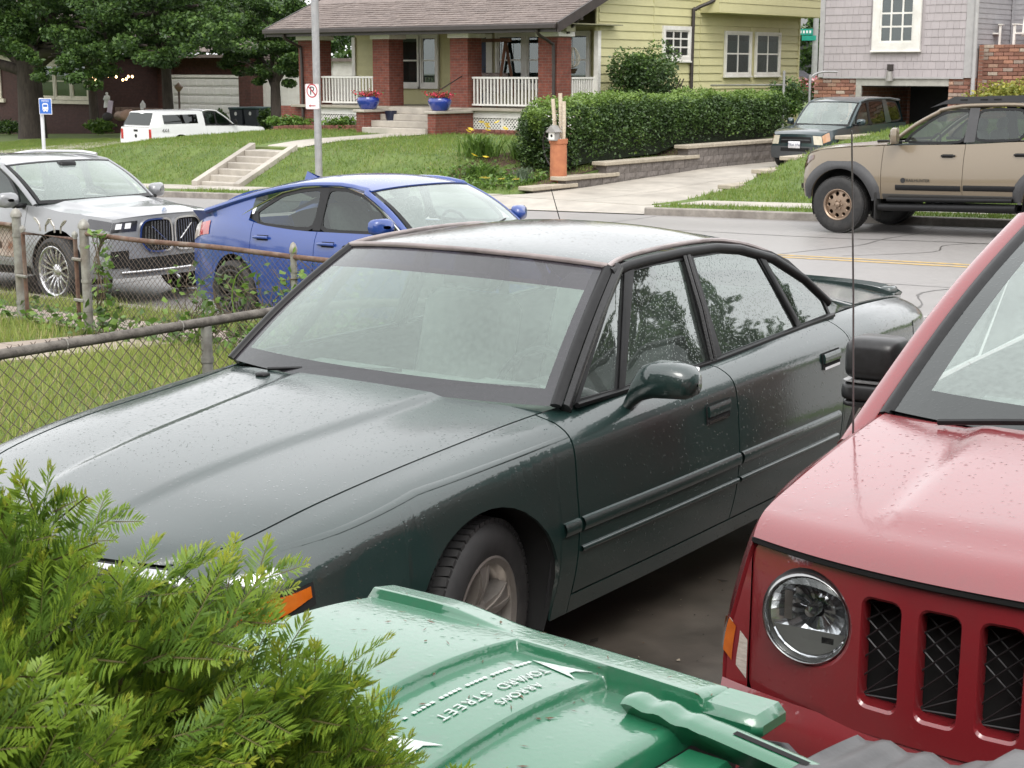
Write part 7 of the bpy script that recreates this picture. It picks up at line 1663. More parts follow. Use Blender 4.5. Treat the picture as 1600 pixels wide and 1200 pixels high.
# clipped hedge on the wall
rg = np.random.default_rng(21)
hd = empty('hedge', (-21.6, 32, .1), label='long clipped dark green hedge on top of the stepped block wall', cat='hedge')
def hz(t): return 1.42 + .05 * math.sin(t * 1.7) + .04 * math.sin(t * 4.3) - .28 * (1 - sst(t, 27.5, 28.4))
def hbase(t): return float(np.interp(t, [26.3, 28.3, 29.5, 31.5, 32.3, 38], [-.22, -.02, .05, .1, .28, .32]))
core = MB(); core.grid(lambda t, a: (-.05 + .62 * math.cos(a), t - 32, (hbase(t) - .1) + (hz(t) - .16 - hbase(t)) * max(0, math.sin(a))**.45), rng(27.8, 37.4, .4), lin(0, math.pi, 10)); core.build('hedge_shade_core', pm('hedge_inside', (.02, .03, .012), (.012, .018, .008), rough=1), hd)  # solid dark core painted as the shade between the leaves
n = 62000; t = rg.uniform(27.45, 37.6, n); a = rg.uniform(0, math.pi, n) ; P = []; B = []
dens_ = (np.sin(t * 3.1 + np.cos(a * 2) * 2) + np.sin(t * 7.7 + a * 3) + np.sin(t * 1.3 + a * 5)) / 3
z0 = np.interp(t, [26.3, 28.3, 29.5, 31.5, 32.3, 38], [-.22, -.02, .05, .1, .28, .32]); sv = lambda x, a_, b_: (lambda q: q * q * (3 - 2 * q))(np.clip((x - a_) / (b_ - a_), 0, 1))
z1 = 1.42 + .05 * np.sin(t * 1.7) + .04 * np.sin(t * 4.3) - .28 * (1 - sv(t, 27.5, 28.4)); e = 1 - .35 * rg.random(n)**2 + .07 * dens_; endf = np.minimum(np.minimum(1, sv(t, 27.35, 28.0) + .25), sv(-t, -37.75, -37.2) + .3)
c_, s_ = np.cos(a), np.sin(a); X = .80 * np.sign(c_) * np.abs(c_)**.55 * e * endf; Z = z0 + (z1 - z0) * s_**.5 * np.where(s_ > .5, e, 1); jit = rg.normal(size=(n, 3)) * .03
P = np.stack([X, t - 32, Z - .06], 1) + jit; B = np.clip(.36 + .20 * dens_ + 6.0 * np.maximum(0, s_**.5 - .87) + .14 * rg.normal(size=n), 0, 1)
m_ = 5200; te = 27.55 + .55 * rg.random(m_)**.7; ce = rg.uniform(-1, 1, m_); ze = rg.random(m_)**.8; wid = .80 * np.sqrt(np.clip((te - 27.38) / .6, .05, 1))
P = np.concatenate([P, np.stack([ce * wid, te - 32, -.30 + ze * (1.42 + .25 * np.minimum(0, te - 28.2) * 1.0)], 1)]); B = np.concatenate([B, np.clip(.38 + .35 * (ze > .9) + .16 * rg.normal(size=m_), 0, 1)])
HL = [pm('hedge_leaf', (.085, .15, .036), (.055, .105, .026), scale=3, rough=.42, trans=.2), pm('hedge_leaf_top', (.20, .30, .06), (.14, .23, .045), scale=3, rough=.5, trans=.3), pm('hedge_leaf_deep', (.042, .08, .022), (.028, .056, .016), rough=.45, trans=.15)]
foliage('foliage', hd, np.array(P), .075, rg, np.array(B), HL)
# round shrub against the side wall
sh = empty('shrub', (-24.7, 36.7, .3), label='rounded dark green shrub against the yellow side wall', cat='shrub')
cl = rand_clumps(0, 0, 1.15, .75, 1.5, .95, 26, .5, 31); P = []; B = []
for c in cl:
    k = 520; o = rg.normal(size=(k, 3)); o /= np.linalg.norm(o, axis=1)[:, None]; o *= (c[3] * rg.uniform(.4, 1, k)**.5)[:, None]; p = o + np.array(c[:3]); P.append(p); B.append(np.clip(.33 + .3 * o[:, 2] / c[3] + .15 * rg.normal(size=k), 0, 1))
P = np.concatenate(P); m = P[:, 2] > 0; foliage('foliage', sh, P[m], .10, rg, np.concatenate(B)[m], HL)
mb = MB()
for k in range(9): mb.tube([(rd.uniform(-.2, .2), rd.uniform(-.4, .4), 0), (rd.uniform(-.6, .6), rd.uniform(-1.2, 1.2), 1.5)], .02, 5)
mb.build('stems', BARK, sh)
def clump_plant(name, label, loc, n, h, spread, mats, flower=None, fl_n=0, w=.03, cat='plant'):
    """strap-leaved clump: arching blades, optional blossoms"""
    r2 = np.random.default_rng(int(abs(loc[0] * 100 + loc[1] * 10))); root = empty(name, loc, label=label, cat=cat); V = []; F = []; mi = []
    for i in range(n):
        a = r2.uniform(0, 6.283); L = h * r2.uniform(.6, 1.15); sp = spread * r2.uniform(.15, 1); b = r2.normal(size=2) * spread * .25; d = np.array([math.cos(a), math.sin(a)]); wv = np.array([-d[1], d[0]]) * w / 2
        pts = []
        for j, f in enumerate((0, .35, .7, 1)):
            q = b + d * sp * f**1.5; z = L * (f - .38 * f**3.0) ; k = (1, .95, .65, .08)[j]; pts += [(q[0] - wv[0] * k, q[1] - wv[1] * k, z), (q[0] + wv[0] * k, q[1] + wv[1] * k, z)]
        o = len(V); V += pts
        for j in range(3): F.append((o + 2 * j, o + 2 * j + 1, o + 2 * j + 3, o + 2 * j + 2)); mi.append(int(r2.integers(0, len(mats))))
    fastmesh('leaves', V, F, mats, root, mi)
    for k in range(fl_n):
        a = r2.uniform(0, 6.283); q = spread * r2.uniform(.2, .8); z = h * r2.uniform(.75, 1.05); mb = MB()
        for j in range(6):
            b = 2 * math.pi * j / 6; c, s_ = math.cos(b), math.sin(b); mb.add([(0, 0, 0), (.045 * c - .02 * s_, .045 * s_ + .02 * c, .03), (.085 * c, .085 * s_, .025), (.045 * c + .02 * s_, .045 * s_ - .02 * c, .03)], [(0, 1, 2, 3)])
        mb.build('blossom', flower, root, loc=(q * math.cos(a), q * math.sin(a), z), rot=(r2.uniform(-.6, .6), r2.uniform(-.6, .6), r2.uniform(0, 6)))
    return root
LILY = [pm('lily_leaf_a', (.12, .22, .04), (.08, .15, .03), rough=.45, trans=.3), pm('lily_leaf_b', (.19, .30, .06), (.13, .22, .045), rough=.45, trans=.3)]
YF = pm('yellow_petal', (.85, .68, .06), (.75, .52, .04), rough=.5, trans=.2)
gz = lambda s, t: ground_z(s, t)
clump_plant('daylily', 'daylily clump with open yellow blossoms on the lawn edge', (-23.3, 27.6, gz(-23.3, 27.6)), 240, .75, .75, LILY, YF, 8)
clump_plant('daylily', 'daylily clump without blossoms behind the yellow flowering one', (-22.7, 28.5, gz(-22.7, 28.5)), 200, .75, .7, LILY, YF, 1)
clump_plant('daylily', 'low spreading daylily in front of the flowering clump', (-22.55, 26.7, gz(-22.55, 26.7)), 130, .45, .6, LILY, YF, 2)
LAV = [pm('lavender_leaf', (.20, .26, .17), (.13, .18, .11), rough=.6, trans=.2)]
clump_plant('lavender', 'grey green lavender tuft beside the terracotta chimney pot', (-21.25, 26.6, gz(-21.25, 26.6)), 260, .5, .3, LAV, w=.012)
gcp = np.array([(s, t, gz(s, t) + abs(random.gauss(0, .06)) + .02) for s, t in [(min(-20.95, random.gauss(-21.9, .75)), max(25.75, random.gauss(26.5, .45))) for _ in range(1500)]])
tag(foliage('ground_cover', None, gcp, .10, rg, None, VL), 'low green ground cover at the bottom of the lawn bank', 'plant', kind='stuff')
for k, (s, t) in enumerate(((-21.9, 26.05), (-21.75, 26.0), (-21.3, 25.95), (-20.95, 26.0))):
    mb = MB(); 
    for j in range(14): b = j * 2.4; q = .012 * math.sqrt(j) * 1.6; mb.add([(q * math.cos(b) + .03 * math.cos(b + u), q * math.sin(b) + .03 * math.sin(b + u), .01 * j % .03) for u in (0, 1.57, 3.14, 4.71)], [(0, 1, 2, 3)])
    o = mb.build('yellow_flower', YF, None, loc=(s, t, gz(s, t) + .16)); tag(o, ('leftmost of the small yellow flowers at the lawn foot', 'second from left of the small yellow flowers at the lawn foot', 'third from left of the small yellow flowers at the lawn foot', 'rightmost of the small yellow flowers at the lawn foot')[k], 'flower', 'small yellow flowers at the lawn foot')
# pink rose bush and green bush by the rear fence
rb_ = empty('rose_bush', (-27.6, 51.5, .9), label='bush with pink blossoms past the rear corner of bungalow', cat='shrub')
foliage('foliage', rb_, ell(1500, .7, .6, .35) + np.array([0, 0, .4]), .13, rg)
foliage('blossoms', rb_, ell(260, .65, .5, .28) + np.array([0, -.3, .55]), .17, rg, None, [pm('pink_petal', (.70, .30, .32), (.6, .2, .24), rough=.5), pm('pale_petal', (.8, .55, .52), rough=.5), pm('red_petal', (.55, .12, .14), rough=.5)])
gb = empty('shrub', (-22.9, 40.9, .3), label='green bush squeezed between hedge end and grey house', cat='shrub'); foliage('foliage', gb, ell(3000, .4, .7, .42) + np.array([0, 0, .9]), .11, rg)
ys = empty('shrub', (-15.9, 40.7, .6), label='yellow green shrub in front of the brick terrace at right edge', cat='shrub'); foliage('foliage', ys, ell(4200, 1.0, .6, .34) + np.array([0, 0, .75]), .11, rg, None, [pm('gold_leaf', (.33, .33, .06), (.24, .26, .05), rough=.5, trans=.3), pm('gold_leaf2', (.45, .42, .08), rough=.5, trans=.3), pm('gold_leaf3', (.2, .23, .04), rough=.5, trans=.2)])
# planting at the porch and round the statue
for k, (s, t, n, sd, lb) in enumerate(((-36.1, 33.6, 900, .5, 'leafy green plants at the left end of the porch bed'), (-33.6, 33.5, 700, .4, 'low leafy plants in front of the left porch lattice'))):
    o = empty('bedding_plants', (s, t, .3), label=lb, cat='plant'); foliage('foliage', o, ell(n, sd * 1.6, .18, .14) + np.array([0, 0, .18]), .13, rg, None, VL)
for k, (s, t, sx_, h, lb) in enumerate(((-63.4, 46.8, 1.3, .5, 'green bed of ferns and lilies beside the white statue'), (-61.4, 48.3, 1.2, .55, 'leafy raised bed planting right of the white statue'), (-72.5, 47.6, 2.5, .5, 'dark foundation shrubs under the brick house windows'), (-58.2, 49.8, .5, .7, 'small shrub left of the dark bins'), (-54.6, 49.5, .4, .7, 'small shrub right of the dark bins'), (-62.4, 51.2, .5, .5, 'small shrub at the garage door foot'))):
    o = empty('shrub', (s, t, ground_z(s, t)), label=lb, cat='shrub'); foliage('foliage', o, ell(1500, sx_ * .6, .3, h * .5) + np.array([0, 0, h * .9]), .17, rg, None, VL if k in (0, 1) else None)

tree('street_tree', 'unseen leafy tree added beyond the right edge for the tree reflection in the sedan side windows', (12.0, 30, .3), 3, .4, rand_clumps(0, 0, 7.2, 4.6, 3.4, 5.6, 34, 2.0, 41), 26000, .32, 41)  # added out of view to put a tree into the side glass reflection
tree('street_tree', 'second unseen leafy tree added farther right across the street to darken reflections', (18.5, 28, .3), 3, .4, rand_clumps(0, 0, 6, 4.2, 3.2, 4.2, 18, 2.0, 42), 12000, .36, 42)  # this tree and the next three are added unseen to darken reflections
tree('street_tree', 'unseen bushy tree added at the right kerb to darken reflections', (21, 17, .3), 1.2, .35, rand_clumps(0, 0, 4.2, 4.2, 4.0, 4.0, 26, 1.9, 43), 14000, .42, 43)
tree('street_tree', 'unseen bushy tree added right of the driveway to darken reflections', (16, 7.5, 0), 1.2, .35, rand_clumps(0, 0, 3.8, 3.6, 3.4, 3.6, 26, 1.7, 44), 14000, .40, 44)
tree('street_tree', 'unseen low leafy tree added far right across the street to darken reflections', (29, 29, .5), 1.2, .35, rand_clumps(0, 0, 4.4, 5.0, 3.0, 4.2, 26, 2.1, 45), 12000, .48, 45)
NB = empty('added_side_house', (11.5, 0, 0), label='unseen dark sided house added right of the driveway to darken the reflections', cat='house')  # house added out of view only to darken reflections and light
MB().box(0, 9, -8, 5.0, -.2, 4.6).build('wall', pm('added_house_siding', (.10, .085, .07), (.08, .068, .056), rough=.8), NB); MB().add([(-.6, -8.6, 4.6), (9.6, -8.6, 4.6), (9.6, 5.6, 4.6), (-.6, 5.6, 4.6), (4.5, -8.6, 7), (4.5, 5.6, 7)], [(0, 3, 5, 4), (1, 4, 5, 2), (0, 4, 1), (3, 2, 5)]).build('roof', SHING, NB)
# ================================================================ STREET FURNITURE AND SMALL THINGS
POLE = pm('galvanised_pole', (.40, .40, .40), (.30, .30, .31), scale=10, rough=.45, metal=.4, c3=(.2, .19, .18), c3scale=5, c3amt=.4)
def mesh2d(pts, z=.0): return MB().add([(a, b, z) for a, b in pts], [tuple(range(len(pts)))])
# no-parking sign
sp_ = empty('street_sign', (-25.45, 24.6, ground_z(-25.45, 24.6)), label='no parking sign on galvanised street pole before the bungalow', cat='sign')
b_ = ground_z(-25.45, 24.6); MB().tube([(0, 0, -.2), (0, 0, 5.2)], .082, 14).build('pole', POLE, sp_, 50)
ang = R(-14)
pn = empty('sign_plate', (-.05, -.10, 1.48 - b_), parent=sp_); pn.rotation_euler = (R(90), 0, R(8))
MB().add([(*p, 0) for p in rrect(-.19, .19, -.275, .275, .035)] + [(*p, -.004) for p in rrect(-.19, .19, -.275, .275, .035)], [tuple(range(24)), tuple(range(24, 48))[::-1]] + [(i, i + 24, (i + 1) % 24 + 24, (i + 1) % 24) for i in range(24)]).build('plate', pm('sign_white', (.78, .77, .77), (.7, .69, .69), rough=.4), pn)
RS = pm('sign_red', (.42, .03, .045), (.36, .025, .04), rough=.4); SB = pm('sign_black', (.02, .02, .022), rough=.4)
rr_ = rrect(-.18, .18, -.265, .265, .03); ring_on(MB(), lambda u, v, d: (u, v, .002), rr_, .004, off=0, th=0).build('border', RS, pn)
cc = [(.125 * math.cos(a), .125 + .125 * math.sin(a)) for a in lin(0, 2 * math.pi * 35 / 36, 36)]; ring_on(MB(), lambda u, v, d: (u, v, .004), cc, .026, off=0, th=0).build('prohibition_ring', RS, pn)
MB().add([(-.115, .215, .0065), (-.095, .235, .0065), (.115, .035, .0065), (.095, .015, .0065)], [(0, 1, 2, 3)]).build('slash', RS, pn)
text_obj('letter', 'P', .26, SB, pn, frame((.0, .118, .0045), (1, 0, 0), (0, 1, 0)))
MB().add([(-.10, -.20, .004), (-.05, -.165, .004), (-.05, -.19, .004), (.09, -.19, .004), (.09, -.21, .004), (-.05, -.21, .004), (-.05, -.235, .004)], [(0, 6, 5, 4, 3, 2, 1)]).build('arrow', RS, pn)
# bus stop sign
bs_ = empty('bus_stop', (-35.6, 24.5, -1.0), label='blue bus stop sign on a white post at left behind silver SUV', cat='sign')
MB().tube([(0, 0, -.1), (0, 0, 2.33)], .05, 10).build('post', pm('white_post', (.66, .67, .7), (.58, .59, .62), rough=.4), bs_, 50)
bp_ = empty('sign_plate', (.24, -.05, 2.12), parent=bs_); bp_.scale = (.68, .68, .68); bp_.rotation_euler = (R(90), 0, R(14)); BLU = pm('sign_blue', (.03, .14, .52), (.025, .12, .46), rough=.4); SW = pm('sign_white', (.78, .77, .77))
MB().box(-.31, .31, -.30, .30, -.006, 0, b=.002).build('plate', SW, bp_); MB().box(-.285, .285, -.275, .275, .001, .003).build('blue_field', BLU, bp_)
MB().add([(*p, .006) for p in rrect(-.14, .14, -.17, .12, .07)], [tuple(range(24))]).build('bus_symbol', SW, bp_); MB().box(-.10, .10, -.02, .07, .007, .009, b=.0).box(-.10, -.05, -.13, -.10, .007, .009).box(.05, .10, -.13, -.10, .007, .009).build('bus_windows', BLU, bp_)
MB().box(-.10, -.04, -.20, -.17, .005, .006).box(.04, .10, -.20, -.17, .005, .006).build('bus_wheels', SW, bp_); text_obj('lettering', 'METRO', .11, SW, bp_, frame((0, .20, .004), (1, 0, 0), (0, 1, 0)))
# terracotta chimney pot with birch poles, birdhouse and wagon wheel
ur = empty('chimney_pot', (-20.62, 27.05, .0), label='terracotta chimney pot holding birch poles at the hedge end', cat='pot')
TC = pm('terracotta', (.46, .18, .085), (.36, .13, .065), scale=8, rough=.8, bump=.01)
MB().lathe([(0, -.35), (.185, -.35), (.18, .50), (.20, .51), (.205, .60), (.185, .61), (.16, .60), (.16, .3)], 24).build('pot', TC, ur, 40)
BIR = pm('birch_bark', (.62, .55, .44), (.45, .37, .28), scale=14, rough=.8, stretch=(1, 1, 3))
for (a, b, c) in (((-.10, 0, .4), (-.16, 0, 1.45), .042), ((.0, .05, .4), (.0, .05, 1.57), .042), ((.12, 0, .4), (.14, 0, 1.40), .040)): MB().tube([a, tuple((x + y) / 2 + .012 for x, y in zip(a, b)), b], c, 8).build('birch_pole', BIR, ur, 50)
bh = empty('birdhouse', (-20.60, 26.86, .58), label='small grey birdhouse with round hole on the chimney pot', cat='birdhouse')
GW = pm('weathered_wood', (.33, .32, .31), (.24, .23, .22), rough=.8); MB().box(-.09, .09, -.08, .08, 0, .2).build('box', GW, bh); MB().box(-.075, .075, -.083, -.081, .02, .18).build('front', WHITE, bh)
MB().add([(-.13, -.12, .18), (0, -.12, .32), (.13, -.12, .18), (-.13, .12, .18), (0, .12, .32), (.13, .12, .18), (-.13, -.12, .195), (0, -.12, .335), (.13, -.12, .195)], [(0, 3, 4, 1), (1, 4, 5, 2), (0, 1, 2)]).build('roof', GW, bh); MB().lathe([(0, 0), (.03, 0)], 14, o=(0, -.0845, .10), axis='y').build('hole', SEAM, bh)
wfl = np.random.default_rng(2).normal(size=(120, 3)) * np.array([.16, .08, .16]) + np.array([0, 0, .9]); foliage('silk_flowers', ur, wfl, .05, np.random.default_rng(2), None, [pm('white_petal', (.8, .78, .76), rough=.6), pm('twig', (.12, .06, .05)), pm('white_petal', (.8, .78, .76))])
ww = empty('wagon_wheel', (-20.95, 27.35, .38), label='dark iron wagon wheel leaning behind the chimney pot', cat='wheel'); ww.rotation_euler = (R(8), 0, R(-20))
IR = pm('dark_iron', (.03, .026, .024), rough=.6); MB().lathe([(.46 + .02 * math.cos(a), .02 * math.sin(a)) for a in lin(0, 6.283, 7)], 36, axis='y').build('rim', IR, ww, 50)
for k in range(10): a = 2 * math.pi * k / 10; MB().tube([(.05 * math.cos(a), 0, .05 * math.sin(a)), (.45 * math.cos(a), 0, .45 * math.sin(a))], .012, 5).build('spoke', IR, ww)
MB().lathe([(0, -.06), (.06, -.05), (.07, 0), (.06, .05), (0, .06)], 12, axis='y').build('hub', IR, ww, 50)
# porch flower pots
BP = pm('cobalt_glaze', (.018, .045, .30), (.012, .03, .22), rough=.18, coat=1); RF = [pm('red_flower', (.55, .02, .05), (.42, .012, .03), rough=.5), pm('pink_flower', (.62, .06, .12), rough=.5), pm('leaf_mid', (.085, .16, .035))]
for s, lb in ((-31.8, 'cobalt blue pot of red flowers on the left porch pier'), (-29.07, 'cobalt blue pot of red flowers on the right porch pier')):
    o = empty('flower_pot', (s, 32.75, .94), label=lb, cat='flower pot', group='blue pots on the porch piers')
    MB().lathe([(0, 0), (.2, 0), (.24, .03), (.32, .2), (.335, .28), (.30, .34), (.32, .36), (.29, .36), (.26, .3)], 24).build('pot', BP, o, 50); foliage('flowers', o, np.random.default_rng(5).normal(size=(420, 3)) * np.array([.17, .17, .05]) + np.array([0, 0, .42]), .07, np.random.default_rng(6), None, RF)
dp = empty('plant_pot', (-31.25, 33.1, .63), label='small dark pot on the porch stairs', cat='flower pot'); MB().lathe([(0, 0), (.13, 0), (.18, .27), (.16, .27), (.14, .2)], 18).build('pot', pm('navy_pot', (.012, .016, .04), rough=.3), dp, 50)
# things at the left house: statue, boulders, lamp post, bins, string lights
st_ = empty('statue', (-64.3, 48.0, .2), label='white robed statue standing in the flower bed by the brick house', cat='statue')
SWH = pm('statue_white', (.72, .72, .70), (.6, .6, .58), rough=.6); st_.scale = (.55, .55, .5); MB().lathe([(0, 0), (.34, 0), (.30, .3), (.24, .7), (.27, 1.0), (.24, 1.12), (.09, 1.2), (.08, 1.24)], 16).build('robe', SWH, st_, 60)
MB().lathe([(0, 1.2), (.08, 1.22), (.125, 1.32), (.115, 1.42), (0, 1.5)], 14).build('head', SWH, st_, 60); MB().tube([(-.25, 0, 1.08), (-.32, -.12, .8), (-.08, -.28, .78)], .07, 8).tube([(.25, 0, 1.08), (.32, -.12, .8), (.08, -.28, .78)], .07, 8).build('arms', SWH, st_, 60)
for k, (s, t, r, c, lb) in enumerate(((-60.75, 46.5, .36, (.42, .27, .2), 'large pinkish boulder in front of the raised bed'), (-61.5, 46.6, .28, (.45, .33, .27), 'rounded tan boulder below the white statue'), (-61.5, 45.9, .24, (.05, .045, .045), 'small black boulder beside the pink ones'), (-60.0, 46.6, .2, (.5, .45, .4), 'small pale boulder at the raised bed corner'))):
    mb = MB(); rk_ = random.Random(k); mb.grid(lambda u, v: (r * (1 + .1 * math.sin(3 * u + k)) * math.cos(u) * math.sin(v) * 1.2, r * math.sin(u) * math.sin(v), r * .8 * (math.cos(v)) * (1 + .08 * math.sin(4 * u))), lin(0, 2 * math.pi, 13), lin(0, math.pi, 8), flip=True)
    tag(mb.build('boulder', pm('boulder_%d' % k, c, rough=.9, bump=.03), None, 70, loc=(s, t, -.25 + r * .45)), lb, 'boulder', 'boulders by the statue')
rbed = empty('raised_bed', (-61.6, 48.0, -.15), label='low stone raised bed wall right of statue', cat='wall'); 
for k in range(9): MB().cbox((-1.6 + k * .42, -.1, .18), (.2, .15, .2), b=.03).build('stone', pm('bed_stone', (.19, .12, .09), (.12, .08, .06), rough=.9, vary=.2), rbed, 40)
gp = empty('garden_lantern', (-61.3, 47.8, .15), label='small white lantern ornament in the raised bed', cat='ornament'); MB().lathe([(0, 0), (.12, 0), (.14, .25), (.05, .38), (0, .45)], 10).build('body', SWH, gp, 50)
pk = tag(MB().box(-.18, .18, -.02, .02, 0, .75, b=.01).build('garden_plaque', pm('lilac_plaque', (.5, .42, .5), (.42, .35, .42), rough=.6), None, None, loc=(-61.95, 46.3, -.15), rot=(R(-8), R(6), 0)), 'pale lilac plaque leaning in the bed below the statue', 'plaque')
lp_ = empty('lamp_post', (-56.4, 46, -1.15), label='thin brown lamp post before the white garage door', cat='lamp post'); IRB = pm('brown_iron', (.08, .045, .035), rough=.5); MB().tube([(0, 0, 0), (0, 0, 2.2)], .05, 8).build('pole', IRB, lp_, 50); MB().lathe([(.05, 2.2), (.17, 2.35), (.2, 2.42), (.12, 2.5), (0, 2.62)], 8).build('lantern', pm('lamp_amber_glass', (.25, .17, .12), rough=.3), lp_, 30)
for k, (s, lb) in enumerate(((-56.95, 'left one of two dark wheeled bins near the white shed'), (-55.95, 'right one of two dark wheeled bins near the white shed'))):
    o = empty('wheeled_bin', (s, 50.2, ground_z(s, 50)), label=lb, cat='bin', group='dark bins by the shed'); DB = pm('dark_bin_plastic', (.03, .035, .05), (.022, .026, .038), rough=.5)
    MB().add([(-.38, -.36, .08), (.38, -.36, .08), (.38, .36, .08), (-.38, .36, .08), (-.45, -.45, 1.1), (.45, -.45, 1.1), (.45, .42, 1.1), (-.45, .42, 1.1)], [(3, 2, 1, 0), (0, 1, 5, 4), (1, 2, 6, 5), (2, 3, 7, 6), (3, 0, 4, 7)]).build('body', DB, o)
    MB().cbox((0, -.02, 1.16), (.48, .5, .06), b=.04).build('lid', pm('bin_lid_teal', (.02, .055, .055) if k == 0 else (.03, .035, .05), rough=.5), o, 40); MB().lathe([(.15, -.04), (.15, .04)], 12, o=(.3, -.4, .15), axis='x').lathe([(0, .041), (.15, .04)], 12, o=(.3, -.4, .15), axis='x').build('wheel', RUBBER, o, 40)
    text_obj('print', 'OMAHA', .12, SW, o, frame((0, -.455, .9), (1, 0, 0), (0, 0, 1))) if False else MB().lathe([(0, 0), (.09, 0)], 14, o=(0, -.445, .92), axis='y').build('printed_mark', SW, o)
sl = empty('string_lights', (-64.9, 48.6, 1.5), label='string of warm bulbs hanging between tree and brick wall', cat='lights'); pts = [(-2.5 + .42 * i, .2 * math.sin(i), .25 * abs(math.sin(i * .75)) - .02 * i * 0) for i in range(12)]; MB().tube(pts, .012, 4).build('cable', SEAM, sl)
for i, p in enumerate(pts): MB().lathe([(0, -.12), (.05, -.08), (.055, -.03), (.02, .02)], 8, o=p).build('bulb', pm('warm_bulb', (1, .62, .3), rough=.4, emit=6), sl, 50)
# between the houses: lamp pole, street name sign, back of a stop sign, parked car, fence posts
lpole = empty('street_lamp', (-32.3, 60, .5), label='grey street lamp pole with green street name sign between the houses', cat='street lamp'); MB().tube([(0, 0, -.5), (0, 0, 6.5)], [.13, .10], 10).build('pole', POLE, lpole, 50)
GS = pm('street_name_green', (.01, .30, .22), rough=.4); a_ = MB().box(-1.0, -.1, -.02, .02, 2.95, 3.2).build('name_sign', GS, lpole); MB().box(-.55, .1, -.16, -.13, 2.72, 2.92).build('name_sign', GS, lpole)
for k in range(5): MB().box(-.88 + k * .15, -.80 + k * .15, -.03, -.021, 3.02, 3.13).build('letter', SW, a_)
so = empty('stop_sign', (-30.8, 55.2, .7), label='pale back of an octagonal sign beside the bungalow corner', cat='sign'); MB().tube([(0, 0, -.4), (0, 0, 2.2)], .035, 8).build('post', POLE, so, 50); MB().add([(.42 * math.cos(R(22.5 + 45 * k)), q, 2.0 + .42 * math.sin(R(22.5 + 45 * k))) for q in (0, .02) for k in range(8)], [tuple(range(8))[::-1], tuple(range(8, 16))] + [(k, (k + 1) % 8, (k + 1) % 8 + 8, k + 8) for k in range(8)]).build('plate', POLE, so); so.rotation_euler = (0, 0, R(38))
fcar = empty('distant_car', (-37.4, 67, .55), label='grey car far behind between the two houses', cat='car'); FG = pm('grey_car_paint', (.22, .21, .24), (.18, .17, .2), rough=.3, coat=1)
MB().add([(x, y, z) for y in (-.85, .85) for x, z in ((2.2, .35), (2.25, .7), (1.9, .95), (1.0, 1.02), (.3, 1.42), (-1.2, 1.45), (-2.0, 1.05), (-2.2, .8), (-2.2, .35))], [tuple(range(9)), tuple(range(9, 18))[::-1]] + [(k, k + 9, (k + 1) % 9 + 9, (k + 1) % 9) for k in range(9)]).build('body', FG, fcar, 30); MB().add([(.85, -.86, 1.03), (.28, -.86, 1.36), (-1.15, -.86, 1.38), (-1.8, -.86, 1.05)], [(0, 3, 2, 1)]).build('window', pm('inside_shade', (.05, .05, .055)), fcar)
for x in (1.4, -1.4): MB().lathe([(.0, -.9), (.32, -.9), (.32, -.7)], 16, o=(x, 0, .32), axis='y').build('wheel', RUBBER, fcar, 40)
MB().box(1.95, 2.22, -.86, -.5, .72, .85).build('tail_light', REDL, fcar)
rf = empty('rear_fence', (-23.2, 41.2, .3), label='galvanised fence posts and rail between bungalow and grey house', cat='fence')
for (x, y, h) in ((.55, -.9, 1.72), (.95, -.1, 1.62)): MB().tube([(x, y, 0), (x, y, h)], .04, 8).build('post', POLE, rf, 50)
MB().tube(cpath([(.95, -.1, 1.3), (.97, -.05, 1.55), (1.15, .2, 1.68), (1.5, .5, 1.68)], 4), .03, 8).build('bent_rail', POLE, rf, 50); MB().tube([(-2.5, .1, 1.28), (.55, -.8, 1.32)], .03, 8).build('rail', POLE, rf, 50)
for (s, rz, lb) in ((-18.0, .3, 'left white slatted garden chair on the brick terrace'), (-16.9, .1, 'right white slatted garden chair on the brick terrace')):
    o = empty('garden_chair', (s, 43.6, 2.72), rz, label=lb, cat='chair', group='white chairs on the terrace')
    for k in range(5): MB().box(-.25 + k * .105, -.16 + k * .105, .18, .21, .3, .98 - abs(k - 2) * .05).build('back_slat', WHITE, o).rotation_euler = (R(-14), 0, 0)
    MB().box(-.28, .28, -.3, .22, .3, .34).build('seat', WHITE, o)
    for x in (-.3, .3):
        MB().box(x - .03, x + .03, -.32, -.24, 0, .55).build('leg', WHITE, o); MB().box(x - .06, x + .06, -.36, .3, .551, .58).build('armrest', WHITE, o)
# ================================================================ FOREGROUND: CARTS AND YEW
GLID = paint('green_lid_plastic', (.012, .135, .062), metal=0, rough=.45, ior=1.75, drop=.45, dscale=60, flake=.05, mott=.6, few=.6, dirt=((.045, .11, .07), .75, 7.0))
BLKP = pm('black_cart_plastic', (.022, .022, .024), (.014, .014, .015), scale=18, rough=.5, bump=.02, bscale=120)
ct = empty('wheeled_cart', (-1.6, 1.83, .018), label='wheeled cart with embossed green lid in front of the sedan', cat='bin')
U0, U1, W0, W1 = -.45, .35, -.34, .325          # lid extents: front .. hinge, near .. far
def lid(u, w, off=0):
    z = 1.052 + .045 * (1 - ((w) / .36)**2) + .012 * (1 - (u / .5)**2)
    e = .006
    far = sst(w, .215 - e, .215 + e); left = 1 - sst(u, -.045 - e, -.045 + e); rim = max(far, left)
    stp = 0
    stp -= .021 * (1 - rim)
    stp -= .021 * sst(u, .150 - e, .150 + e) * (1 - far)
    stp -= .021 * sst(u, .345 - e, .345 + e) * (1 - far)
    lip = .020 * (1 - sst(u, -.28, -.06)) * sst(w, .245 - e, .245 + e) * (1 - sst(w, .335, .345))
    edge = -.030 * (sst(abs(u - (U0 + U1) / 2), .375, .40)**2) - .030 * sst(abs(w), .305, .332)**2
    return Vector((u, w, z + stp + lip + edge + off))
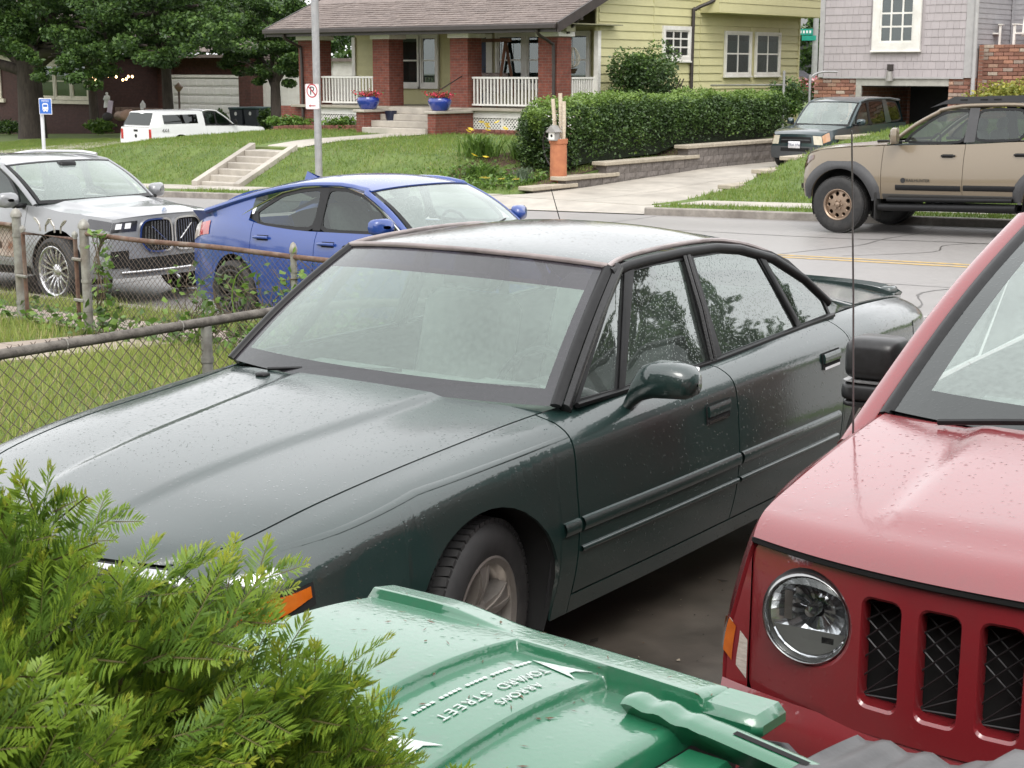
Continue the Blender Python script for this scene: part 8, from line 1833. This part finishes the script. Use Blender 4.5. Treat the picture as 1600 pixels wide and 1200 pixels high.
us = sorted(set(rng(U0, U1, .022) + [v for c in (-.045, .150, .345) for v in rng(c - .008, c + .008, .0027) if U0 < v < U1])); wsx = sorted(set(rng(W0, W1, .022) + rng(.207, .223, .0027) + rng(.233, .257, .004) + rng(.30, W1, .006)))
ld = MB().grid(lid, us, wsx, flange=.045).build('lid', GLID, ct, 50)
# hinge rib with slot and end block
rb = MB()
def rib(u, a): return Vector((u, .155 + .030 * a - .03 * (u - .27), 1.080 + .008 * (1 - abs(a)**4) - .10 * max(0, u - .30) - .012 * (1 + math.cos(u * 110)) * .22 * (1 - sst(u, .36, .41))))
rb.grid(rib, lin(.24, .60, 34), lin(-1, 1, 8), flange=.05); rb.build('hinge_arm', GLID, ct, 50)
MB().grid(lambda u, a: rib(u, a * .22) + Vector((0, 0, .0015)), lin(.44, .57, 8), [-1, 0, 1]).build('hinge_slot', SEAM, ct)
MB().cbox((.385, .265, 1.052), (.06, .05, .022), b=.014).build('hinge_block', GLID, ct, 40)
MB().cbox((.405, -.02, 1.010), (.045, .16, .025), b=.01).build('rear_ledge', GLID, ct, 40)
rb = MB().grid(lambda u, a: rib(u, a) + Vector((0, -.36, -.01)), lin(.24, .60, 34), lin(-1, 1, 8), flange=.05); rb.build('hinge_arm', GLID, ct, 50)
TXT = pm('white_print', (.62, .66, .64), (.42, .5, .46), scale=60, rough=.5, c3=(.3, .42, .35), c3scale=90, c3amt=.5)
def on_lid(name, s, size, u, w): 
    p = lid(u, w, .0018); text_obj(name, s, size, TXT, ct, frame(p, lid(u, w - .05) - lid(u, w + .05), (1, 0, .0)), extrude=.0006)
# lettering runs along the lid's width and bends with the crown: one object per letter
def word(s, size, u, w0, adv):
    for i, ch in enumerate(s):
        if ch != ' ': on_lid('letter', ch, size, u, w0 - i * adv)
word('ARROWS', .027, .102, .085, .0195); word('TOWARD STREET', .031, .064, .150, .0215)
for i in range(30):
    if i % 6 != 4: p = lid(.018, .17 - i * .0108, .0018); MB().cbox(p, (.0036, .0042, .0004), b=.0002).build('small_print', TXT, ct)
for w in (.185, -.20):
    mb = MB().add([tuple(lid(u, w + dw, .002)) for u, dw in ((.012, 0), (.125, -.026), (.10, -.009), (.10, .009), (.125, .026))], [(0, 1, 2), (0, 2, 3), (0, 3, 4)]); mb.build('arrow_mark', TXT, ct)
MB().add([(-.37, -.26, .06), (.28, -.26, .06), (.28, .26, .06), (-.37, .26, .06), (-.43, -.325, 1.03), (.36, -.325, 1.03), (.36, .31, 1.03), (-.43, .31, 1.03)], [(3, 2, 1, 0), (0, 1, 5, 4), (1, 2, 6, 5), (2, 3, 7, 6), (3, 0, 4, 7)]).build('body', BLKP, ct)
MB().tube([(.36, -.29, .985), (.46, -.29, 1.00), (.52, -.25, 1.005), (.52, .22, 1.005), (.46, .27, 1.0), (.36, .27, .985)], .021, 10).build('handle_bar', BLKP, ct, 50)
for w in (-.29, .29): MB().lathe([(.06, -.03), (.13, -.035), (.145, 0), (.13, .035), (.06, .03)], 20, o=(.31, w, .145), axis='y').build('wheel', RUBBER, ct, 40)
rn = np.random.default_rng(9); NV = []; NF = []
for q in range(70):
    p = lid(rn.uniform(-.43, .34), rn.uniform(-.30, .31), .002); a = rn.uniform(0, 6.28); l = rn.uniform(.004, .012); d = Vector((math.cos(a), math.sin(a), 0)) * l; w_ = Vector((-math.sin(a), math.cos(a), 0)) * (.0010 if q % 5 else .003); k_ = len(NV); NV += [p - d, p + w_, p + d, p - w_]; NF.append((k_, k_ + 1, k_ + 2, k_ + 3))
tag(fastmesh('needle_litter', [tuple(v) for v in NV], NF, pm('dead_needle', (.12, .075, .03), (.06, .04, .02), rough=.7), ct), kind='stuff')
c2 = empty('wheeled_cart', (-.64, 1.86, .018), label='second cart with grey black ribbed lid below the red grille', cat='bin')
def lid2(u, w):
    z = 1.036 + .03 * (1 - (w / .34)**2); bump = .050 * sst(u, -.23, -.13) * (1 - .3 * sst(u, .2, .4)); rib_ = .006 * math.cos(u * 90) * (1 - sst(u, -.16, -.13)) * sst(w, .1, .16)
    return Vector((u, w, z + bump + rib_ - .03 * sst(abs(w), .30, .34) - .03 * sst(abs(u), .40, .43)))
GRL = pm('weathered_black_lid', (.075, .073, .074), (.035, .034, .035), scale=10, rough=.4, bump=.02, bscale=90, c3=(.13, .127, .13), c3scale=4, c3amt=.5)
MB().grid(lid2, rng(-.43, .43, .014), rng(-.34, .34, .02), flange=.05).build('lid', GRL, c2, 50)
MB().add([(-.36, -.26, .06), (.3, -.26, .06), (.3, .26, .06), (-.36, .26, .06), (-.41, -.32, 1.0), (.38, -.32, 1.0), (.38, .32, 1.0), (-.41, .32, 1.0)], [(3, 2, 1, 0), (0, 1, 5, 4), (1, 2, 6, 5), (2, 3, 7, 6), (3, 0, 4, 7)]).build('body', BLKP, c2)
MB().tube([(-.40, -.27, .97), (-.49, -.25, .98), (-.52, -.2, .985), (-.52, .2, .985), (-.49, .25, .98), (-.40, .27, .97)], .021, 10).build('handle_bar', BLKP, c2, 50)

# ---------------------------------------------------------------- yew bush
yw = empty('yew_bush', (-1.495, .815, -.02), label='bushy green yew with bright new needle tips in lower left foreground', cat='shrub')
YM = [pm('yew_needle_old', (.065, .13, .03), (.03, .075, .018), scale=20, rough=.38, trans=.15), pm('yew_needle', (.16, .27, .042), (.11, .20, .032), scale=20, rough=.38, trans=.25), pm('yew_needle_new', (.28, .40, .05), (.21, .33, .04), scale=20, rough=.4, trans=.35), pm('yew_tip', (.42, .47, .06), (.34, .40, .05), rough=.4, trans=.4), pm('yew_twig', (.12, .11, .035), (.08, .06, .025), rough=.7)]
rg = np.random.default_rng(77)
def shoot(L, tip, rg):
    """one flat needle spray along +x, needles in two ranks; returns quads and material indices"""
    V = []; F = []; M = []; n = int(L / .0032)
    V += [(0, -.0011, 0), (0, .0011, 0), (L, .0006, 0), (L, -.0006, 0)]; F.append((0, 1, 2, 3)); M.append(4)
    for i in range(n):
        x = L * (i + .5) / n; f = x / L; ln = .026 * (1 - .55 * max(0, f - .55) / .45) * rg.uniform(.8, 1.15)
        for sg in (1, -1):
            a = math.radians(58 - 30 * max(0, f - .6) / .4 + rg.uniform(-9, 9)); up = rg.uniform(-.1, .55); d = np.array([math.cos(a), sg * math.sin(a) * math.cos(up), math.sin(up)]); d /= np.linalg.norm(d)
            w = np.array([-d[1], d[0], 0]) * .0017; p = np.array([x, 0, 0]); m = p + d * ln * .5 + np.array([0, 0, .0012]); e = p + d * ln
            k = len(V); V += [tuple(p), tuple(m + w), tuple(e), tuple(m - w)]; F.append((k, k + 1, k + 2, k + 3)); M.append((3 if f > .86 and tip > 1 else (2 if f > .45 and tip > 0 else 1)) if tip > 0 else (1 if f > .5 else 0))
    return np.array(V), np.array(F), np.array(M)
def branchlet(rg, tip):
    V = []; F = []; M = []; L = rg.uniform(.10, .17)
    def put(sv, sf, sm, M3, o):
        k = sum(len(a) for a in V); V.append(sv @ M3.T + o); F.append(sf + k); M.append(sm)
    put(*shoot(L, tip, rg), np.eye(3), np.zeros(3))
    for i in range(5):
        f = .12 + .16 * i; sg = 1 if i % 2 else -1; a = sg * math.radians(rg.uniform(34, 52)); l = L * (.75 - .45 * f) * rg.uniform(.8, 1.2); c, s = math.cos(a), math.sin(a); p = math.radians(rg.uniform(-12, 16))
        Rz = np.array([[c, -s, 0], [s, c, 0], [0, 0, 1]]); Ry = np.array([[math.cos(p), 0, -math.sin(p)], [0, 1, 0], [math.sin(p), 0, math.cos(p)]])
        put(*shoot(max(.04, l), tip, rg), Rz @ Ry, np.array([L * f, 0, 0]))
    return np.concatenate(V), np.concatenate(F), np.concatenate(M)
protos = [branchlet(rg, k % 3) for k in range(12)]
AV = []; AF = []; AM = []; cnt = 0; TW = MB()
cen = np.array([0, 0, .80]); rad = np.array([.80, .64, .80]); cam_rel = np.array([1.5, -.825, 2.1])
k = 0; tries = 0
while k < 1500 and tries < 12000:
    tries += 1; u = rg.uniform(0, 2 * math.pi); v = math.asin(rg.uniform(-.25, 1)); nrm_ = np.array([math.cos(u) * math.cos(v), math.sin(u) * math.cos(v), math.sin(v)])
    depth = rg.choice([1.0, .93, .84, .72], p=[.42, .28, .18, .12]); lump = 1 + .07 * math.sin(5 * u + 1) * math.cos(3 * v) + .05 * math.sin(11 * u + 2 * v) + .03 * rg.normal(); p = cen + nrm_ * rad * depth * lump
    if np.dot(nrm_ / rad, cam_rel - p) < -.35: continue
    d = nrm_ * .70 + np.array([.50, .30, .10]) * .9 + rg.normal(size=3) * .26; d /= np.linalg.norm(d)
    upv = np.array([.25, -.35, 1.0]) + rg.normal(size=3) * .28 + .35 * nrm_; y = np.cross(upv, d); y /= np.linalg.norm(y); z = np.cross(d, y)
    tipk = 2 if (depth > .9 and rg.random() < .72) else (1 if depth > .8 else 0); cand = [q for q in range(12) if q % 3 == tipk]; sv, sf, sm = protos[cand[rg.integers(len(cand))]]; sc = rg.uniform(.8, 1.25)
    st = p - d * .10 * sc; AV.append(sv * sc @ np.stack([d, y, z]) + st); AF.append(sf + cnt); AM.append(sm); cnt += len(sv); k += 1
    if k % 3 == 0: TW.tube([tuple(st), tuple(st * .6 + np.array([0, 0, .5]) * .4)], [.003, .007], 4, caps=False)
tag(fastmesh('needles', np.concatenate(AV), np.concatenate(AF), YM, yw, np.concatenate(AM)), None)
tag(TW.build('twigs', YM[4], yw, 60), kind='stuff')
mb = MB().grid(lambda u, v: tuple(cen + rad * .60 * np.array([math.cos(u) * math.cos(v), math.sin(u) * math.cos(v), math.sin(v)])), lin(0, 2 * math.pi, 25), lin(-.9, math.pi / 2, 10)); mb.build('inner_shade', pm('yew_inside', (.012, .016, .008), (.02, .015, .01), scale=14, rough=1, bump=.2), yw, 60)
MB().tube([(0, 0, 0), (.02, .02, .9)], [.06, .03], 8).build('trunk', BARK, yw, 60)
